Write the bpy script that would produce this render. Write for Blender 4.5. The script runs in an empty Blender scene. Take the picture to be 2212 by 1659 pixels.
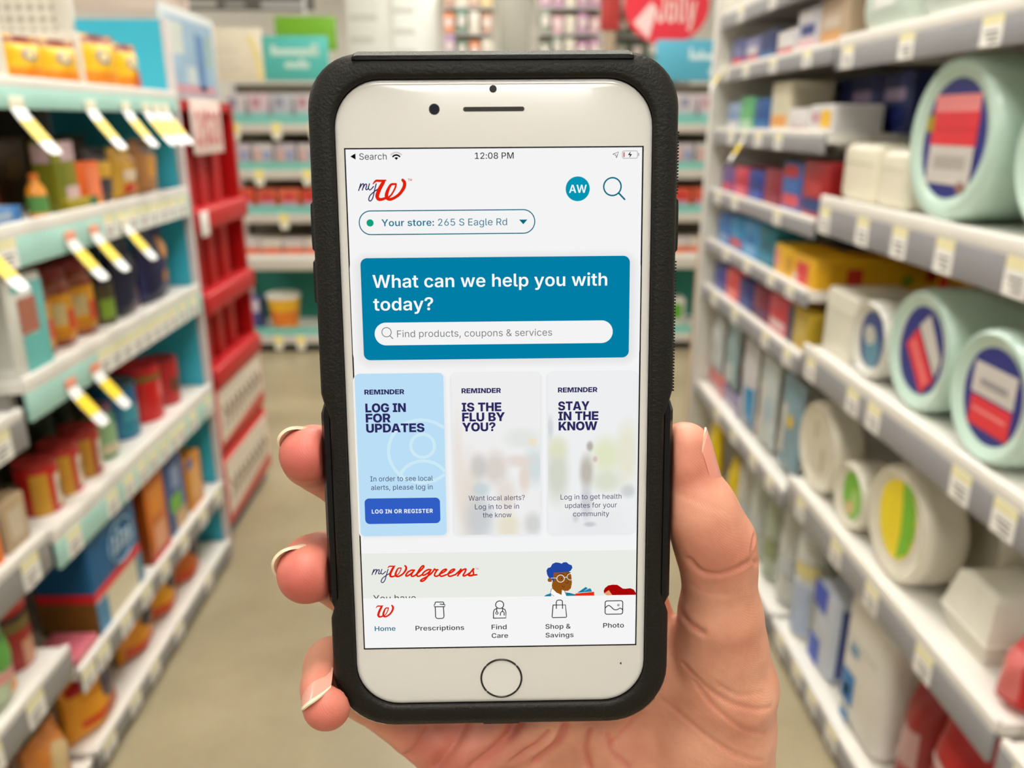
import bpy, bmesh, math, random, os
import numpy as np
from mathutils import Vector, Matrix

# ---------------------------------------------------------------- scene, camera, light, exposure
S = bpy.context.scene
C = S.collection
random.seed(7)

cam_data = bpy.data.cameras.new('camera')
cam_data.sensor_fit = 'HORIZONTAL'
cam_data.sensor_width = 36.0
cam_data.lens = 1745.0 / 2212.0 * 36.0          # phone camera, about 65 degrees wide
cam_data.clip_start = 0.01
cam_data.dof.use_dof = True
cam_data.dof.focus_distance = 0.1955
cam_data.dof.aperture_fstop = 12.6
cam = bpy.data.objects.new('camera', cam_data)
C.objects.link(cam)
cam.matrix_world = Matrix(((0.99971, 0.00741, -0.02280, 0.0),
                           (-0.02397, 0.30918, -0.95070, 0.0),
                           (0.0, 0.95097, 0.30927, 1.40),
                           (0, 0, 0, 1)))
S.camera = cam

S.view_settings.view_transform = 'Standard'
S.view_settings.look = 'None'
S.view_settings.gamma = 1.0
S.view_settings.use_curve_mapping = False
S.view_settings.exposure = 0.0
S.cycles.use_denoising = True
S.cycles.max_bounces = 8

world = bpy.data.worlds.new('store_surroundings')
S.world = world
world.use_nodes = True
wb = world.node_tree.nodes['Background']
wb.inputs[0].default_value = (1.0, 0.98, 0.95, 1)   # the rest of the lit sales floor
wb.inputs[1].default_value = 0.26
LAMP = 16.2                                            # fluorescent diffuser strength


# ---------------------------------------------------------------- small helpers
def lin(c):
    """#rrggbb or an sRGB 0-255 triple to a linear RGBA tuple"""
    if isinstance(c, str):
        c = c.lstrip('#')
        c = [int(c[i:i + 2], 16) for i in (0, 2, 4)]
    o = []
    for v in c[:3]:
        v = v / 255.0
        o.append(v / 12.92 if v <= 0.04045 else ((v + 0.055) / 1.055) ** 2.4)
    return (o[0], o[1], o[2], 1.0)


_mats = {}


def mat(col, rough=0.5, metal=0.0, vary=0.05, bump=0.0, bscale=200.0, spec=0.5, coat=0.0, trans=0.0):
    key = (str(col), rough, metal, vary, bump, bscale, spec, coat, trans)
    if key in _mats:
        return _mats[key]
    m = bpy.data.materials.new('surface')
    m.use_nodes = True
    nt = m.node_tree
    b = nt.nodes['Principled BSDF']
    base = lin(col)
    b.inputs['Roughness'].default_value = rough
    b.inputs['Metallic'].default_value = metal
    b.inputs['Specular IOR Level'].default_value = spec
    b.inputs['Coat Weight'].default_value = coat
    b.inputs['Transmission Weight'].default_value = trans
    b.inputs['Base Color'].default_value = base
    if vary or bump:
        tc = nt.nodes.new('ShaderNodeTexCoord')
        no = nt.nodes.new('ShaderNodeTexNoise')
        no.inputs['Scale'].default_value = 14.0 if not bump else bscale
        no.inputs['Detail'].default_value = 4
        nt.links.new(tc.outputs['Object'], no.inputs['Vector'])
        if vary:
            mx = nt.nodes.new('ShaderNodeMix')
            mx.data_type = 'RGBA'
            mx.inputs[6].default_value = tuple(v * (1 - vary) for v in base[:3]) + (1,)
            mx.inputs[7].default_value = tuple(min(1, v * (1 + vary)) for v in base[:3]) + (1,)
            nt.links.new(no.outputs['Fac'], mx.inputs[0])
            nt.links.new(mx.outputs[2], b.inputs['Base Color'])
        if bump:
            bp = nt.nodes.new('ShaderNodeBump')
            bp.inputs['Strength'].default_value = bump
            bp.inputs['Distance'].default_value = 0.0004
            nt.links.new(no.outputs['Fac'], bp.inputs['Height'])
            nt.links.new(bp.outputs['Normal'], b.inputs['Normal'])
    _mats[key] = m
    return m


def glow(col, k=1.0):
    key = ('glow', str(col), k)
    if key in _mats:
        return _mats[key]
    m = bpy.data.materials.new('lit_pixels')
    m.use_nodes = True
    nt = m.node_tree
    nt.nodes.remove(nt.nodes['Principled BSDF'])
    e = nt.nodes.new('ShaderNodeEmission')
    e.inputs[0].default_value = lin(col)
    e.inputs[1].default_value = k
    nt.links.new(e.outputs[0], nt.nodes['Material Output'].inputs[0])
    _mats[key] = m
    return m


class MB:
    """collects faces; build() links them as one mesh object"""

    def __init__(s):
        s.v, s.f, s.m, s.sm, s.mats = [], [], [], [], []

    def mi(s, m):
        if m not in s.mats:
            s.mats.append(m)
        return s.mats.index(m)

    def add(s, vs, fs, m, smooth=False):
        n = len(s.v)
        k = s.mi(m)
        s.v += [tuple(p) for p in vs]
        for f in fs:
            s.f.append(tuple(i + n for i in f))
            s.m.append(k)
            s.sm.append(smooth)
        return s

    def box(s, x0, x1, y0, y1, z0, z1, m, bev=0.0):
        if bev <= 0:
            vs = [(x, y, z) for z in (z0, z1) for y in (y0, y1) for x in (x0, x1)]
            return s.add(vs, [(0, 2, 3, 1), (4, 5, 7, 6), (0, 1, 5, 4), (2, 6, 7, 3), (0, 4, 6, 2), (1, 3, 7, 5)], m)
        bm = bmesh.new()
        bmesh.ops.create_cube(bm, size=1.0)
        for v in bm.verts:
            v.co = Vector(((x0 + x1) / 2 + v.co.x * (x1 - x0), (y0 + y1) / 2 + v.co.y * (y1 - y0), (z0 + z1) / 2 + v.co.z * (z1 - z0)))
        bmesh.ops.bevel(bm, geom=list(bm.edges), offset=bev, segments=2, profile=0.5, affect='EDGES')
        return s.bm(bm, m, True)

    def bm(s, bm, m, smooth=False):
        bm.verts.ensure_lookup_table()
        bm.verts.index_update()
        s.add([v.co[:] for v in bm.verts], [[v.index for v in f.verts] for f in bm.faces], m, smooth)
        bm.free()
        return s

    def lathe(s, prof, m, n=28, M=None, caps=True, smooth=True, squash=1.0):
        """prof: (radius, height) list spun about z"""
        vs, fs = [], []
        for r, h in prof:
            for i in range(n):
                a = 2 * math.pi * i / n
                vs.append(Vector((r * math.cos(a), r * math.sin(a) * squash, h)))
        for j in range(len(prof) - 1):
            for i in range(n):
                k = (i + 1) % n
                fs.append((j * n + i, j * n + k, (j + 1) * n + k, (j + 1) * n + i))
        if caps:
            fs.append(tuple(range(n - 1, -1, -1)))
            fs.append(tuple(range((len(prof) - 1) * n, len(prof) * n)))
        if M is not None:
            vs = [M @ v for v in vs]
        return s.add(vs, fs, m, smooth)

    def tube(s, pts, r, m, n=8):
        vs, fs = [], []
        pts = [Vector(p) for p in pts]
        for i, p in enumerate(pts):
            t = (pts[min(i + 1, len(pts) - 1)] - pts[max(i - 1, 0)]).normalized()
            a = t.orthogonal().normalized()
            b = t.cross(a)
            rr = r[i] if isinstance(r, (list, tuple)) else r
            for k in range(n):
                w = 2 * math.pi * k / n
                vs.append(p + (a * math.cos(w) + b * math.sin(w)) * rr)
        for j in range(len(pts) - 1):
            for k in range(n):
                q = (k + 1) % n
                fs.append((j * n + k, j * n + q, (j + 1) * n + q, (j + 1) * n + k))
        fs.append(tuple(range(n - 1, -1, -1)))
        fs.append(tuple(range((len(pts) - 1) * n, len(pts) * n)))
        return s.add(vs, fs, m, True)

    def slab(s, outline, y0, y1, m):
        """(x, z) outline pushed from y0 to y1"""
        n = len(outline)
        vs = [(x, y0, z) for x, z in outline] + [(x, y1, z) for x, z in outline]
        fs = [tuple(range(n)), tuple(range(2 * n - 1, n - 1, -1))]
        fs += [(i, i + n, (i + 1) % n + n, (i + 1) % n) for i in range(n)]
        return s.add(vs, fs, m)

    def patch(s, face, w, d, h, p, m, off=0.0004):
        """a printed area on a box face: F front (y=0), L / R sides, T top; p in fractions of the face"""
        a, b, c, e = p
        if face == 'F':
            q = [(-w / 2 + a * w, -off, b * h), (-w / 2 + c * w, -off, b * h), (-w / 2 + c * w, -off, e * h), (-w / 2 + a * w, -off, e * h)]
        elif face == 'R':
            q = [(w / 2 + off, a * d, b * h), (w / 2 + off, c * d, b * h), (w / 2 + off, c * d, e * h), (w / 2 + off, a * d, e * h)]
        elif face == 'L':
            q = [(-w / 2 - off, c * d, b * h), (-w / 2 - off, a * d, b * h), (-w / 2 - off, a * d, e * h), (-w / 2 - off, c * d, e * h)]
        else:
            q = [(-w / 2 + a * w, b * d, h + off), (-w / 2 + c * w, b * d, h + off), (-w / 2 + c * w, e * d, h + off), (-w / 2 + a * w, e * d, h + off)]
        return s.add(q, [(0, 1, 2, 3)], m)

    def disc(s, cx, cz, rx, rz, m, y=-0.0004, n=24):
        return s.add([(cx + rx * math.cos(2 * math.pi * i / n), y, cz + rz * math.sin(2 * math.pi * i / n)) for i in range(n)], [tuple(range(n))], m)

    def build(s, name, parent=None, loc=None, rotz=0.0):
        me = bpy.data.meshes.new(name)
        me.from_pydata(s.v, [], s.f)
        for m in s.mats:
            me.materials.append(m)
        me.polygons.foreach_set('material_index', s.m)
        me.polygons.foreach_set('use_smooth', s.sm)
        me.update()
        if any(s.sm):
            me.set_sharp_from_angle(angle=math.radians(50))
        o = bpy.data.objects.new(name, me)
        C.objects.link(o)
        if parent is not None:
            o.parent = parent
        if loc is not None:
            o.location = loc
        if rotz:
            o.rotation_euler = (0, 0, rotz)
        return o


def tag(o, label, cat, group=None):
    o['label'] = label
    o['category'] = cat
    if group:
        o['group'] = group
    return o


def thing(name, label, cat, loc=(0, 0, 0), rotz=0.0, group=None):
    o = bpy.data.objects.new(name, None)
    o.empty_display_size = 0.05
    C.objects.link(o)
    o.location = loc
    o.rotation_euler = (0, 0, rotz)
    return tag(o, label, cat, group)


def struct(o):
    o['kind'] = 'structure'
    return o


HALF = math.pi / 2
ORD = ['first', 'second', 'third', 'fourth', 'fifth', 'sixth', 'seventh', 'eighth', 'ninth', 'tenth', 'eleventh', 'twelfth', 'thirteenth', 'fourteenth']

# ---------------------------------------------------------------- the setting
def noise_floor():
    m = bpy.data.materials.new('polished_concrete')
    m.use_nodes = True
    nt = m.node_tree
    b = nt.nodes['Principled BSDF']
    tc = nt.nodes.new('ShaderNodeTexCoord')
    n1 = nt.nodes.new('ShaderNodeTexNoise')
    n1.inputs['Scale'].default_value = 2.2
    n1.inputs['Detail'].default_value = 6
    n2 = nt.nodes.new('ShaderNodeTexNoise')
    n2.inputs['Scale'].default_value = 60
    r = nt.nodes.new('ShaderNodeValToRGB')
    r.color_ramp.elements[0].position = 0.3
    r.color_ramp.elements[0].color = lin((150, 137, 108))
    r.color_ramp.elements[1].position = 0.75
    r.color_ramp.elements[1].color = lin((184, 170, 138))
    mx = nt.nodes.new('ShaderNodeMix')
    mx.data_type = 'RGBA'
    mx.blend_type = 'MULTIPLY'
    mx.inputs[0].default_value = 0.18
    nt.links.new(tc.outputs['Object'], n1.inputs['Vector'])
    nt.links.new(tc.outputs['Object'], n2.inputs['Vector'])
    nt.links.new(n1.outputs['Fac'], r.inputs['Fac'])
    nt.links.new(r.outputs[0], mx.inputs[6])
    nt.links.new(n2.outputs['Color'], mx.inputs[7])
    nt.links.new(mx.outputs[2], b.inputs['Base Color'])
    b.inputs['Roughness'].default_value = 0.34
    return m


FL = MB().box(-6, 6, -4.5, 10, -0.1, 0.0, noise_floor())
struct(FL.build('floor'))
jm = MB()
jm.box(-0.9, 0.8, 1.98, 1.984, 0.0, 0.0006, mat((160, 148, 120), 0.6))
jm.box(-2.5, 2.5, 4.30, 4.304, 0.0, 0.0006, mat((160, 148, 120), 0.6))
struct(jm.build('trim_1'))
struct(MB().box(-6, 6, -4.5, 10, 3.3, 3.4, mat((225, 222, 212), 0.9)).build('ceiling'))
struct(MB().box(-6, 6, 9.9, 10.0, 0.0, 3.3, mat((236, 232, 222), 0.85)).build('wall_back'))

lamp_label = 'flat fluorescent ceiling light glowing over the aisles'
k = 0
proto_light = None
for yy in (-3.2, -1.6, 0.0, 1.6, 3.2, 4.8, 6.4, 8.0):
    for xx in (-4.5, 0.0, 4.5):
        if proto_light is None:
            t = thing('ceiling_light', lamp_label, 'ceiling light', (xx, yy, 3.3), 0, 'ceiling lights over the aisles')
            fr = MB()
            for a in ((-0.64, -0.6, -0.34, 0.34), (0.6, 0.64, -0.34, 0.34), (-0.6, 0.6, -0.34, -0.3), (-0.6, 0.6, 0.3, 0.34)):
                fr.box(*a, -0.05, 0.0, mat((235, 235, 230), 0.5))
            fr.build('frame', t)
            MB().box(-0.6, 0.6, -0.3, 0.3, -0.035, -0.02, glow((255, 252, 246), LAMP)).build('diffuser', t)
            proto_light = t
        else:
            r = proto_light.copy()
            C.objects.link(r)
            r.location = (xx, yy, 3.3)
            for ch in proto_light.children:
                c = ch.copy()
                C.objects.link(c)
                c.parent = r

# ---------------------------------------------------------------- shelving
WHITE = mat((236, 232, 223), 0.42)
CREAM = mat((228, 221, 206), 0.45)
GREYR = mat((138, 136, 134), 0.4)
LGREY = mat((200, 198, 194), 0.42)
TEALR = mat((172, 216, 204), 0.4)
YEL = mat((240, 232, 182), 0.5)
PAPER = mat((243, 240, 232), 0.55)


def price_label(parent, s, xf, y, z, w=0.056, h=0.045, yel=True):
    """a paper price label slid into a price rail; s = +1 rail faces +X, -1 rail faces -X"""
    m = MB()
    x0, x1 = (xf, xf + s * 0.0015)
    lo, hi = min(x0, x1), max(x0, x1)
    m.box(lo, hi, y - w / 2, y + w / 2, z, z + h * (0.70 if yel else 1), PAPER)
    if yel:
        m.box(lo, hi, y - w / 2, y + w / 2, z + h * 0.70, z + h, YEL)
    q = xf + s * 0.0019
    ink = mat((120, 118, 112), 0.6)
    for i in range(3):
        zz = z + h * (0.12 + 0.16 * i)
        m.add([(q, y - w * 0.36, zz), (q, y + w * (0.1 + 0.1 * i), zz), (q, y + w * (0.1 + 0.1 * i), zz + h * 0.07), (q, y - w * 0.36, zz + h * 0.07)], [(0, 1, 2, 3)], ink)
    m.build('price_label', parent)


def shelf(unit, s, xf, xb, y0, y1, zb, rail, railmat, lip, labels=(), yel=True):
    """board + sub-parts: price rail, labels.  zb bottom of the rail, rail / lip heights"""
    zt = zb + rail + lip
    b = MB()
    lo, hi = sorted((xf - s * 0.012, xb))
    b.box(lo, hi, y0, y1, zt - 0.03, zt - 0.008, WHITE)
    lo, hi = sorted((xf - s * 0.014, xf - s * 0.001))
    b.box(lo, hi, y0, y1, zb + rail, zt, WHITE, 0.002)
    for yy in (y0 + 0.02, y1 - 0.05):           # brackets under the board
        lo, hi = sorted((xf - s * 0.05, xb))
        b.box(lo, hi, yy, yy + 0.02, zb + 0.012, zt - 0.03, LGREY)
    o = b.build('shelf', unit)
    r = MB()
    lo, hi = sorted((xf - s * 0.01, xf))
    r.box(lo, hi, y0, y1, zb, zb + rail, railmat, 0.0015)
    r.build('price_rail', o)
    for y in labels:
        price_label(o, s, xf, y, zb + 0.002, 0.056, rail - 0.002, yel)
    return o


def bay(name, label, s, xf, xb, y0, y1, ztop, shelves, back, base=True):
    t = thing(name, label, 'shelving')
    m = MB()
    lo, hi = sorted((xb, xb - s * 0.02))
    m.box(lo, hi, y0, y1, 0.0, ztop, back)
    m.build('back_panel', t)
    for yy in (y0, y1 - 0.012):
        lo, hi = sorted((xb, xb + s * 0.03))
        MB().box(lo, hi, yy, yy + 0.012, 0, ztop, LGREY).build('upright', t)
    for a in shelves:
        shelf(t, s, xf, xb, y0 + 0.002, y1 - 0.002, *a)
    if base:
        m = MB()
        lo, hi = sorted((xf - s * 0.03, xb))
        m.box(lo, hi, y0, y1, 0.0, 0.022, mat((70, 66, 58), 0.6))
        m.build('kick_plate', t)
    return t


DARKB = mat((78, 70, 54), 0.7)
LX, LB = -0.88, -1.27
TE = 0.056
def ys(a, b, n):
    return [a + (b - a) * (i + 0.5) / n for i in range(n)]


bay('shelving_unit', 'white shelf bay with pale teal price rails beside the red stand', 1, LX, LB, 1.465, 2.42, 1.50, [
    (1.422, 0.038, TEALR, 0.020, (), True),
    (1.140, TE, TEALR, 0.026, [1.49, 1.90, 1.965, 2.03, 2.095, 2.16, 2.225, 2.29, 2.36]),
    (0.853, TE, TEALR, 0.030, [1.78, 1.84, 1.90, 1.96, 2.02, 2.08, 2.14, 2.20, 2.27, 2.35]),
    (0.534, TE, TEALR, 0.034, [1.53, 1.71, 1.80, 1.88, 1.95, 2.02, 2.09, 2.15, 2.24, 2.37]),
    (0.232, 0.046, GREYR, 0.014, [1.49, 1.56, 1.68, 1.80, 1.92, 2.06, 2.22, 2.36]),
    (0.024, 0.042, GREYR, 0.014, [1.52, 1.66, 1.78, 1.95, 2.2]),
], DARKB)
bay('shelving_unit', 'white shelf bay with grey price rails at the left edge', 1, LX, LB, 0.50, 1.445, 1.50, [
    (1.140, TE, GREYR, 0.02, [1.1, 1.3]),
    (0.815, TE, GREYR, 0.02, [1.36]),
    (0.556, 0.06, GREYR, 0.02, [1.20, 1.37]),
    (0.300, 0.056, GREYR, 0.016, [1.16, 1.30]),
    (0.024, 0.042, GREYR, 0.014, [1.2, 1.35]),
], DARKB)

# divider panel at the end of the teal bay and the pegboard above it
t = thing('end_panel', 'teal end panel with a pale front edge between shelf bay and red stand', 'panel', (0, 2.435, 0))
MB().box(-1.265, -0.905, -0.008, 0.008, 0.0, 1.47, mat((60, 182, 206), 0.45)).build('panel_board', t)
MB().box(-1.135, -0.905, -0.008, 0.008, 1.47, 1.665, mat((60, 186, 212), 0.45)).build('upper_board', t)
MB().box(-0.905, -0.885, -0.010, 0.010, 0.0, 1.67, mat((206, 200, 198), 0.4), 0.002).build('edge_strip', t)


def pegboard_material():
    m = bpy.data.materials.new('pegboard')
    m.use_nodes = True
    nt = m.node_tree
    b = nt.nodes['Principled BSDF']
    tc = nt.nodes.new('ShaderNodeTexCoord')
    sc = nt.nodes.new('ShaderNodeVectorMath')
    sc.operation = 'SCALE'
    sc.inputs['Scale'].default_value = 1 / 0.030
    fr = nt.nodes.new('ShaderNodeVectorMath')
    fr.operation = 'FRACTION'
    su = nt.nodes.new('ShaderNodeVectorMath')
    su.operation = 'SUBTRACT'
    su.inputs[1].default_value = (0.5, 0.5, 0.5)
    mu = nt.nodes.new('ShaderNodeVectorMath')
    mu.operation = 'MULTIPLY'
    mu.inputs[1].default_value = (1, 0, 1)
    le = nt.nodes.new('ShaderNodeVectorMath')
    le.operation = 'LENGTH'
    lt = nt.nodes.new('ShaderNodeMath')
    lt.operation = 'LESS_THAN'
    lt.inputs[1].default_value = 0.27
    mx = nt.nodes.new('ShaderNodeMix')
    mx.data_type = 'RGBA'
    mx.inputs[6].default_value = lin((232, 225, 208))
    mx.inputs[7].default_value = lin((168, 160, 142))
    nt.links.new(tc.outputs['Object'], sc.inputs[0])
    nt.links.new(sc.outputs[0], fr.inputs[0])
    nt.links.new(fr.outputs[0], su.inputs[0])
    nt.links.new(su.outputs[0], mu.inputs[0])
    nt.links.new(mu.outputs[0], le.inputs[0])
    nt.links.new(le.outputs['Value'], lt.inputs[0])
    nt.links.new(lt.outputs[0], mx.inputs[0])
    nt.links.new(mx.outputs[2], b.inputs['Base Color'])
    return m


t = thing('pegboard', 'white perforated pegboard standing above the yellow pouches', 'pegboard', (-1.72, 2.445, 1.53))
MB().box(-0.5, 0.53, -0.006, 0.006, -0.05, 0.7, pegboard_material()).build('board', t)
m = MB()
m.box(0.53, 0.575, -0.012, 0.012, -0.05, 0.7, CREAM, 0.002)
m.box(-0.5, 0.53, -0.014, 0.010, -0.05, 0.085, CREAM, 0.002)
m.build('frame', t)
t = thing('header_sign', 'pale pink header sign with a taupe wave, above the teal end panel', 'sign', (-1.30, 3.3, 1.84))
MB().box(-0.28, 0.18, -0.006, 0.006, -0.05, 0.4, mat((236, 224, 212), 0.5)).build('sign_board', t)
m = MB()
pts = [(-0.28 + 0.046 * i, 0.075 - 0.10 * (i / 10) ** 1.0 + 0.02 * math.sin(i)) for i in range(11)]
m.slab([(x, z) for x, z in pts] + [(x, z + 0.03) for x, z in reversed(pts)], -0.0075, -0.0065, mat((206, 190, 178), 0.5))
m.build('wave_print', t)

# red display stand
RED = mat((178, 3, 6), 0.45)
RED2 = mat((192, 26, 30), 0.4)
t = thing('display_stand', 'tall red floor display stand with bins at the aisle end', 'display stand', (-0.93, 2.80, 0.0))
m = MB()
m.box(-0.36, -0.10, -0.285, 0.285, 0.05, 1.45, RED)
m.box(-0.10, 0.0, -0.285, -0.262, 0.05, 1.45, RED)
m.box(-0.10, 0.0, 0.262, 0.285, 0.05, 1.45, RED)
m.box(-0.36, 0.0, -0.285, 0.285, 1.43, 1.46, RED)
m.build('cabinet', t)
for y in (-0.15, -0.02, 0.12):
    MB().box(-0.10, -0.022, y - 0.035, y + 0.035, 0.60, 1.43, RED, 0.012).build('column', t)
for z in (1.10, 0.835, 0.585):
    o = MB().box(-0.05, 0.022, -0.24, 0.285, z - 0.035, z + 0.035, RED2, 0.01).build('bin_front', t)
    if z > 1.0:
        MB().box(0.0225, 0.027, -0.235, -0.17, z - 0.045, z + 0.03, PAPER, 0.001).build('price_label', o)
for z0, z1 in ((0.33, 0.55), (0.06, 0.30)):
    p = MB().box(-0.06, 0.012, -0.262, 0.285, z0, z1, mat((214, 52, 48), 0.4), 0.004).build('lower_panel', t)
    p['label'] = 'white and red printed lower panel'
    q = MB()
    q.slab([(-0.24, z0 + 0.03), (0.27, z0 + 0.06), (0.27, z1 - 0.01), (-0.24, z1 - 0.01)], 0, 0.001, mat((226, 214, 196), 0.5))
    for i in range(9):
        yy = -0.2 + 0.05 * i
        q.tube([(yy, -0.0012, z0 + 0.07), (yy + 0.02, -0.0012, z0 + 0.12), (yy + 0.005, -0.0012, z0 + 0.15), (yy + 0.045, -0.0012, z0 + 0.11)], 0.005, mat((176, 160, 140), 0.5), 5)
    for i in range(len(q.v)):
        x, y, z = q.v[i]
        q.v[i] = (0.0135 - y, x, z)
    q.build('script_print', p)
m = MB()
m.box(-0.34, -0.01, -0.28, 0.28, 0.0, 0.05, mat((120, 120, 124), 0.5), 0.004)
m.build('base', t)
t = thing('price_sign', 'white price sign with red figures on top of the red stand', 'sign', (-0.925, 2.76, 1.30))
MB().box(0.0, 0.006, -0.13, 0.15, 0.0, 0.165, mat((236, 214, 204), 0.45), 0.002).build('sign_card', t)
PRICE_SIGN = t
t = thing('poster', 'pale blue framed poster standing on the red display stand', 'poster', (-0.95, 2.74, 1.462))
MB().box(0.0, 0.012, -0.22, 0.25, 0.0, 0.26, mat((206, 212, 210), 0.3), 0.003).build('frame', t)
m = MB()
m.box(0.012, 0.013, -0.195, 0.215, 0.015, 0.235, mat((150, 182, 204), 0.35, vary=0.35))
for y0, z0, y1, z1, c in ((-0.18, 0.13, -0.06, 0.22, (206, 214, 204)), (0.05, 0.03, 0.12, 0.20, (92, 132, 180)), (-0.05, 0.05, 0.03, 0.10, (200, 212, 210)), (0.13, 0.10, 0.2, 0.2, (150, 178, 176)), (-0.17, 0.02, 0.2, 0.045, (206, 150, 160))):
    m.box(0.013, 0.0136, y0, y1, z0, z1, mat(c, 0.4, vary=0.2))
m.build('print', t)

# right-hand aisle
RX, RB = 0.77, 1.25
RG = mat((148, 147, 150), 0.36)
RBK = mat((176, 172, 160), 0.6)
bay('shelving_unit', 'white shelf bay holding paper plates at the right', -1, RX, RB, 1.005, 1.925, 1.95, [
    (1.508, 0.046, RG, 0.024, [1.12, 1.33, 1.60, 1.86]),
    (1.150, 0.060, RG, 0.026, [1.06, 1.16, 1.36, 1.52, 1.68, 1.88]),
    (0.797, 0.056, RG, 0.024, [1.08, 1.20, 1.52, 1.62, 1.86]),
    (0.440, 0.056, RG, 0.024, [1.21, 1.42, 1.60, 1.82]),
    (0.022, 0.05, RG, 0.014, [1.25, 1.5, 1.62, 1.72, 1.85]),
], RBK)
bay('shelving_unit', 'white shelf bay of small cartons at the far right', -1, RX, RB, 1.945, 2.92, 1.95, [
    (1.690, 0.04, RG, 0.016, [2.4, 2.7]),
    (1.524, 0.036, RG, 0.012, [2.1, 2.35, 2.6, 2.82]),
    (1.326, 0.040, RG, 0.014, [2.25, 2.42, 2.7]),
    (1.130, 0.036, RG, 0.012, [2.2, 2.6, 2.8]),
    (0.960, 0.032, RG, 0.012, [2.05, 2.2, 2.42, 2.65]),
    (0.785, 0.042, RG, 0.014, [2.02, 2.2, 2.5, 2.75]),
    (0.410, 0.04, RG, 0.016, [2.05, 2.2, 2.4, 2.6]),
    (0.022, 0.05, RG, 0.014, [2.1, 2.25, 2.5]),
], RBK)
bay('shelving_unit', 'white shelf bay cut off at the bottom right corner', -1, RX, RB, 0.30, 0.99, 1.95, [
    (1.150, 0.060, RG, 0.026, [0.7]),
    (0.440, 0.05, RG, 0.014, [0.80, 0.92]),
    (0.022, 0.05, RG, 0.014, []),
], RBK)
t = thing('end_panel', 'white end panel with a wooden edge behind the far right cartons', 'panel', (0, 2.945, 0))
MB().box(0.775, 1.25, -0.012, 0.012, 0.0, 1.98, mat((222, 218, 206), 0.5)).build('panel_board', t)
MB().box(0.757, 0.775, -0.016, 0.016, 0.0, 1.98, mat((214, 210, 200), 0.4), 0.002).build('edge_strip', t)
MB().box(0.757, 0.78, 0.018, 0.034, 0.0, 1.0, mat((196, 148, 96), 0.5)).build('wooden_strip', t)

# far rack across the end of the aisle
t = thing('shelving_unit', 'long white rack with teal rails across the far end of the aisle', 'shelving', (0, 5.0, 0))
MB().box(-1.62, 1.75, 0.42, 0.44, 0.0, 1.62, mat((92, 84, 70), 0.75)).build('back_panel', t)
for x in (-1.62, -0.5, 0.62, 1.73):
    MB().box(x, x + 0.02, 0.38, 0.42, 0, 1.62, LGREY).build('upright', t)
MB().box(-1.62, 1.75, 0.02, 0.42, 0.0, 0.045, mat((40, 38, 34), 0.6)).build('kick_plate', t)
FT = mat((122, 196, 182), 0.45)
for zb, rail, lip, tm in ((1.335, 0.05, 0.045, FT), (1.070, 0.055, 0.045, FT), (0.812, 0.055, 0.05, FT), (0.525, 0.07, 0.03, PAPER), (0.055, 0.055, 0.05, FT)):
    o = MB().box(-1.62, 1.75, 0.005, 0.42, zb + rail, zb + rail + 0.018, WHITE).build('shelf', t)
    MB().box(-1.62, 1.75, -0.008, 0.004, zb, zb + rail, mat((206, 200, 188), 0.45), 0.002).build('price_rail', o)
    MB().box(-1.62, 1.75, -0.004, 0.0045, zb + rail, zb + rail + lip, tm).build('shelf_strip', o)
MB().box(-1.62, 1.75, 0.405, 0.418, 0.13, 0.50, mat((28, 120, 104), 0.6)).build('lower_backing', t)['label'] = 'dark green lower backing'

# signs above the far rack
def sign(name, label, x0, x1, z0, z1, y, col, prints=(), post=None):
    t = thing(name, label, 'sign', ((x0 + x1) / 2, y, z0))
    w, h = x1 - x0, z1 - z0
    MB().box(-w / 2, w / 2, 0, 0.012, 0, h, mat(col, 0.5), 0.002).build('sign_board', t)
    if prints:
        m = MB()
        for a, b, c, e, pc in prints:
            m.box(-w / 2 + a * w, -w / 2 + c * w, -0.0012, -0.0002, b * h, e * h, mat(pc, 0.5))
        m.build('print', t)
    if post:
        m = MB()
        for px in post:
            m.box(px - 0.008, px + 0.008, 0.013, 0.03, -post[px] if post[px] > 0 else 0, h if post[px] > 0 else h - post[px], LGREY)
        m.build('post', t)
    return t


word = [(0.12, 0.56, 0.86, 0.72, (196, 228, 214)), (0.12, 0.72, 0.2, 0.8, (196, 228, 214)), (0.74, 0.7, 0.84, 0.82, (196, 228, 214)), (0.32, 0.28, 0.7, 0.42, (196, 228, 214)), (0.55, 0.42, 0.62, 0.5, (196, 228, 214))]
sign('aisle_sign', 'teal sign with pale two-line lettering left above the far rack', -1.30, -0.93, 1.622, 1.86, 4.99, (84, 190, 180), word)
s1 = sign('aisle_sign', 'cream sign with a yellow curved edge beside the teal sign', -1.62, -1.305, 1.622, 1.90, 4.99, (236, 226, 202), [(0.15, 0.55, 0.55, 0.6, (214, 212, 196)), (0.12, 0.2, 0.6, 0.25, (220, 210, 196)), (0.12, 0.35, 0.5, 0.39, (220, 210, 196))])
m = MB()
arc = [(0.105 + 0.03 * math.sin(a * 1.7) , 0.0 + 0.235 * a) for a in [i / 10 for i in range(11)]]
arc = [(0.125 - 0.05 * (i / 10) ** 2, 0.24 * i / 10) for i in range(11)]
m.slab(arc + [(x + 0.03, z) for x, z in reversed(arc)], -0.0015, -0.0003, mat((246, 228, 150), 0.5))
m.build('curved_stripe', s1)
sign('aisle_sign', 'blue sign with white lettering at the right end of the far rack', 0.95, 1.32, 1.622, 1.845, 4.99, (88, 180, 208), [(0.52, 0.52, 0.9, 0.66, (214, 238, 242)), (0.52, 0.66, 0.57, 0.82, (214, 238, 242)), (0.68, 0.66, 0.73, 0.76, (214, 238, 242)), (0.84, 0.16, 0.97, 0.3, (204, 232, 240))])
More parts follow.
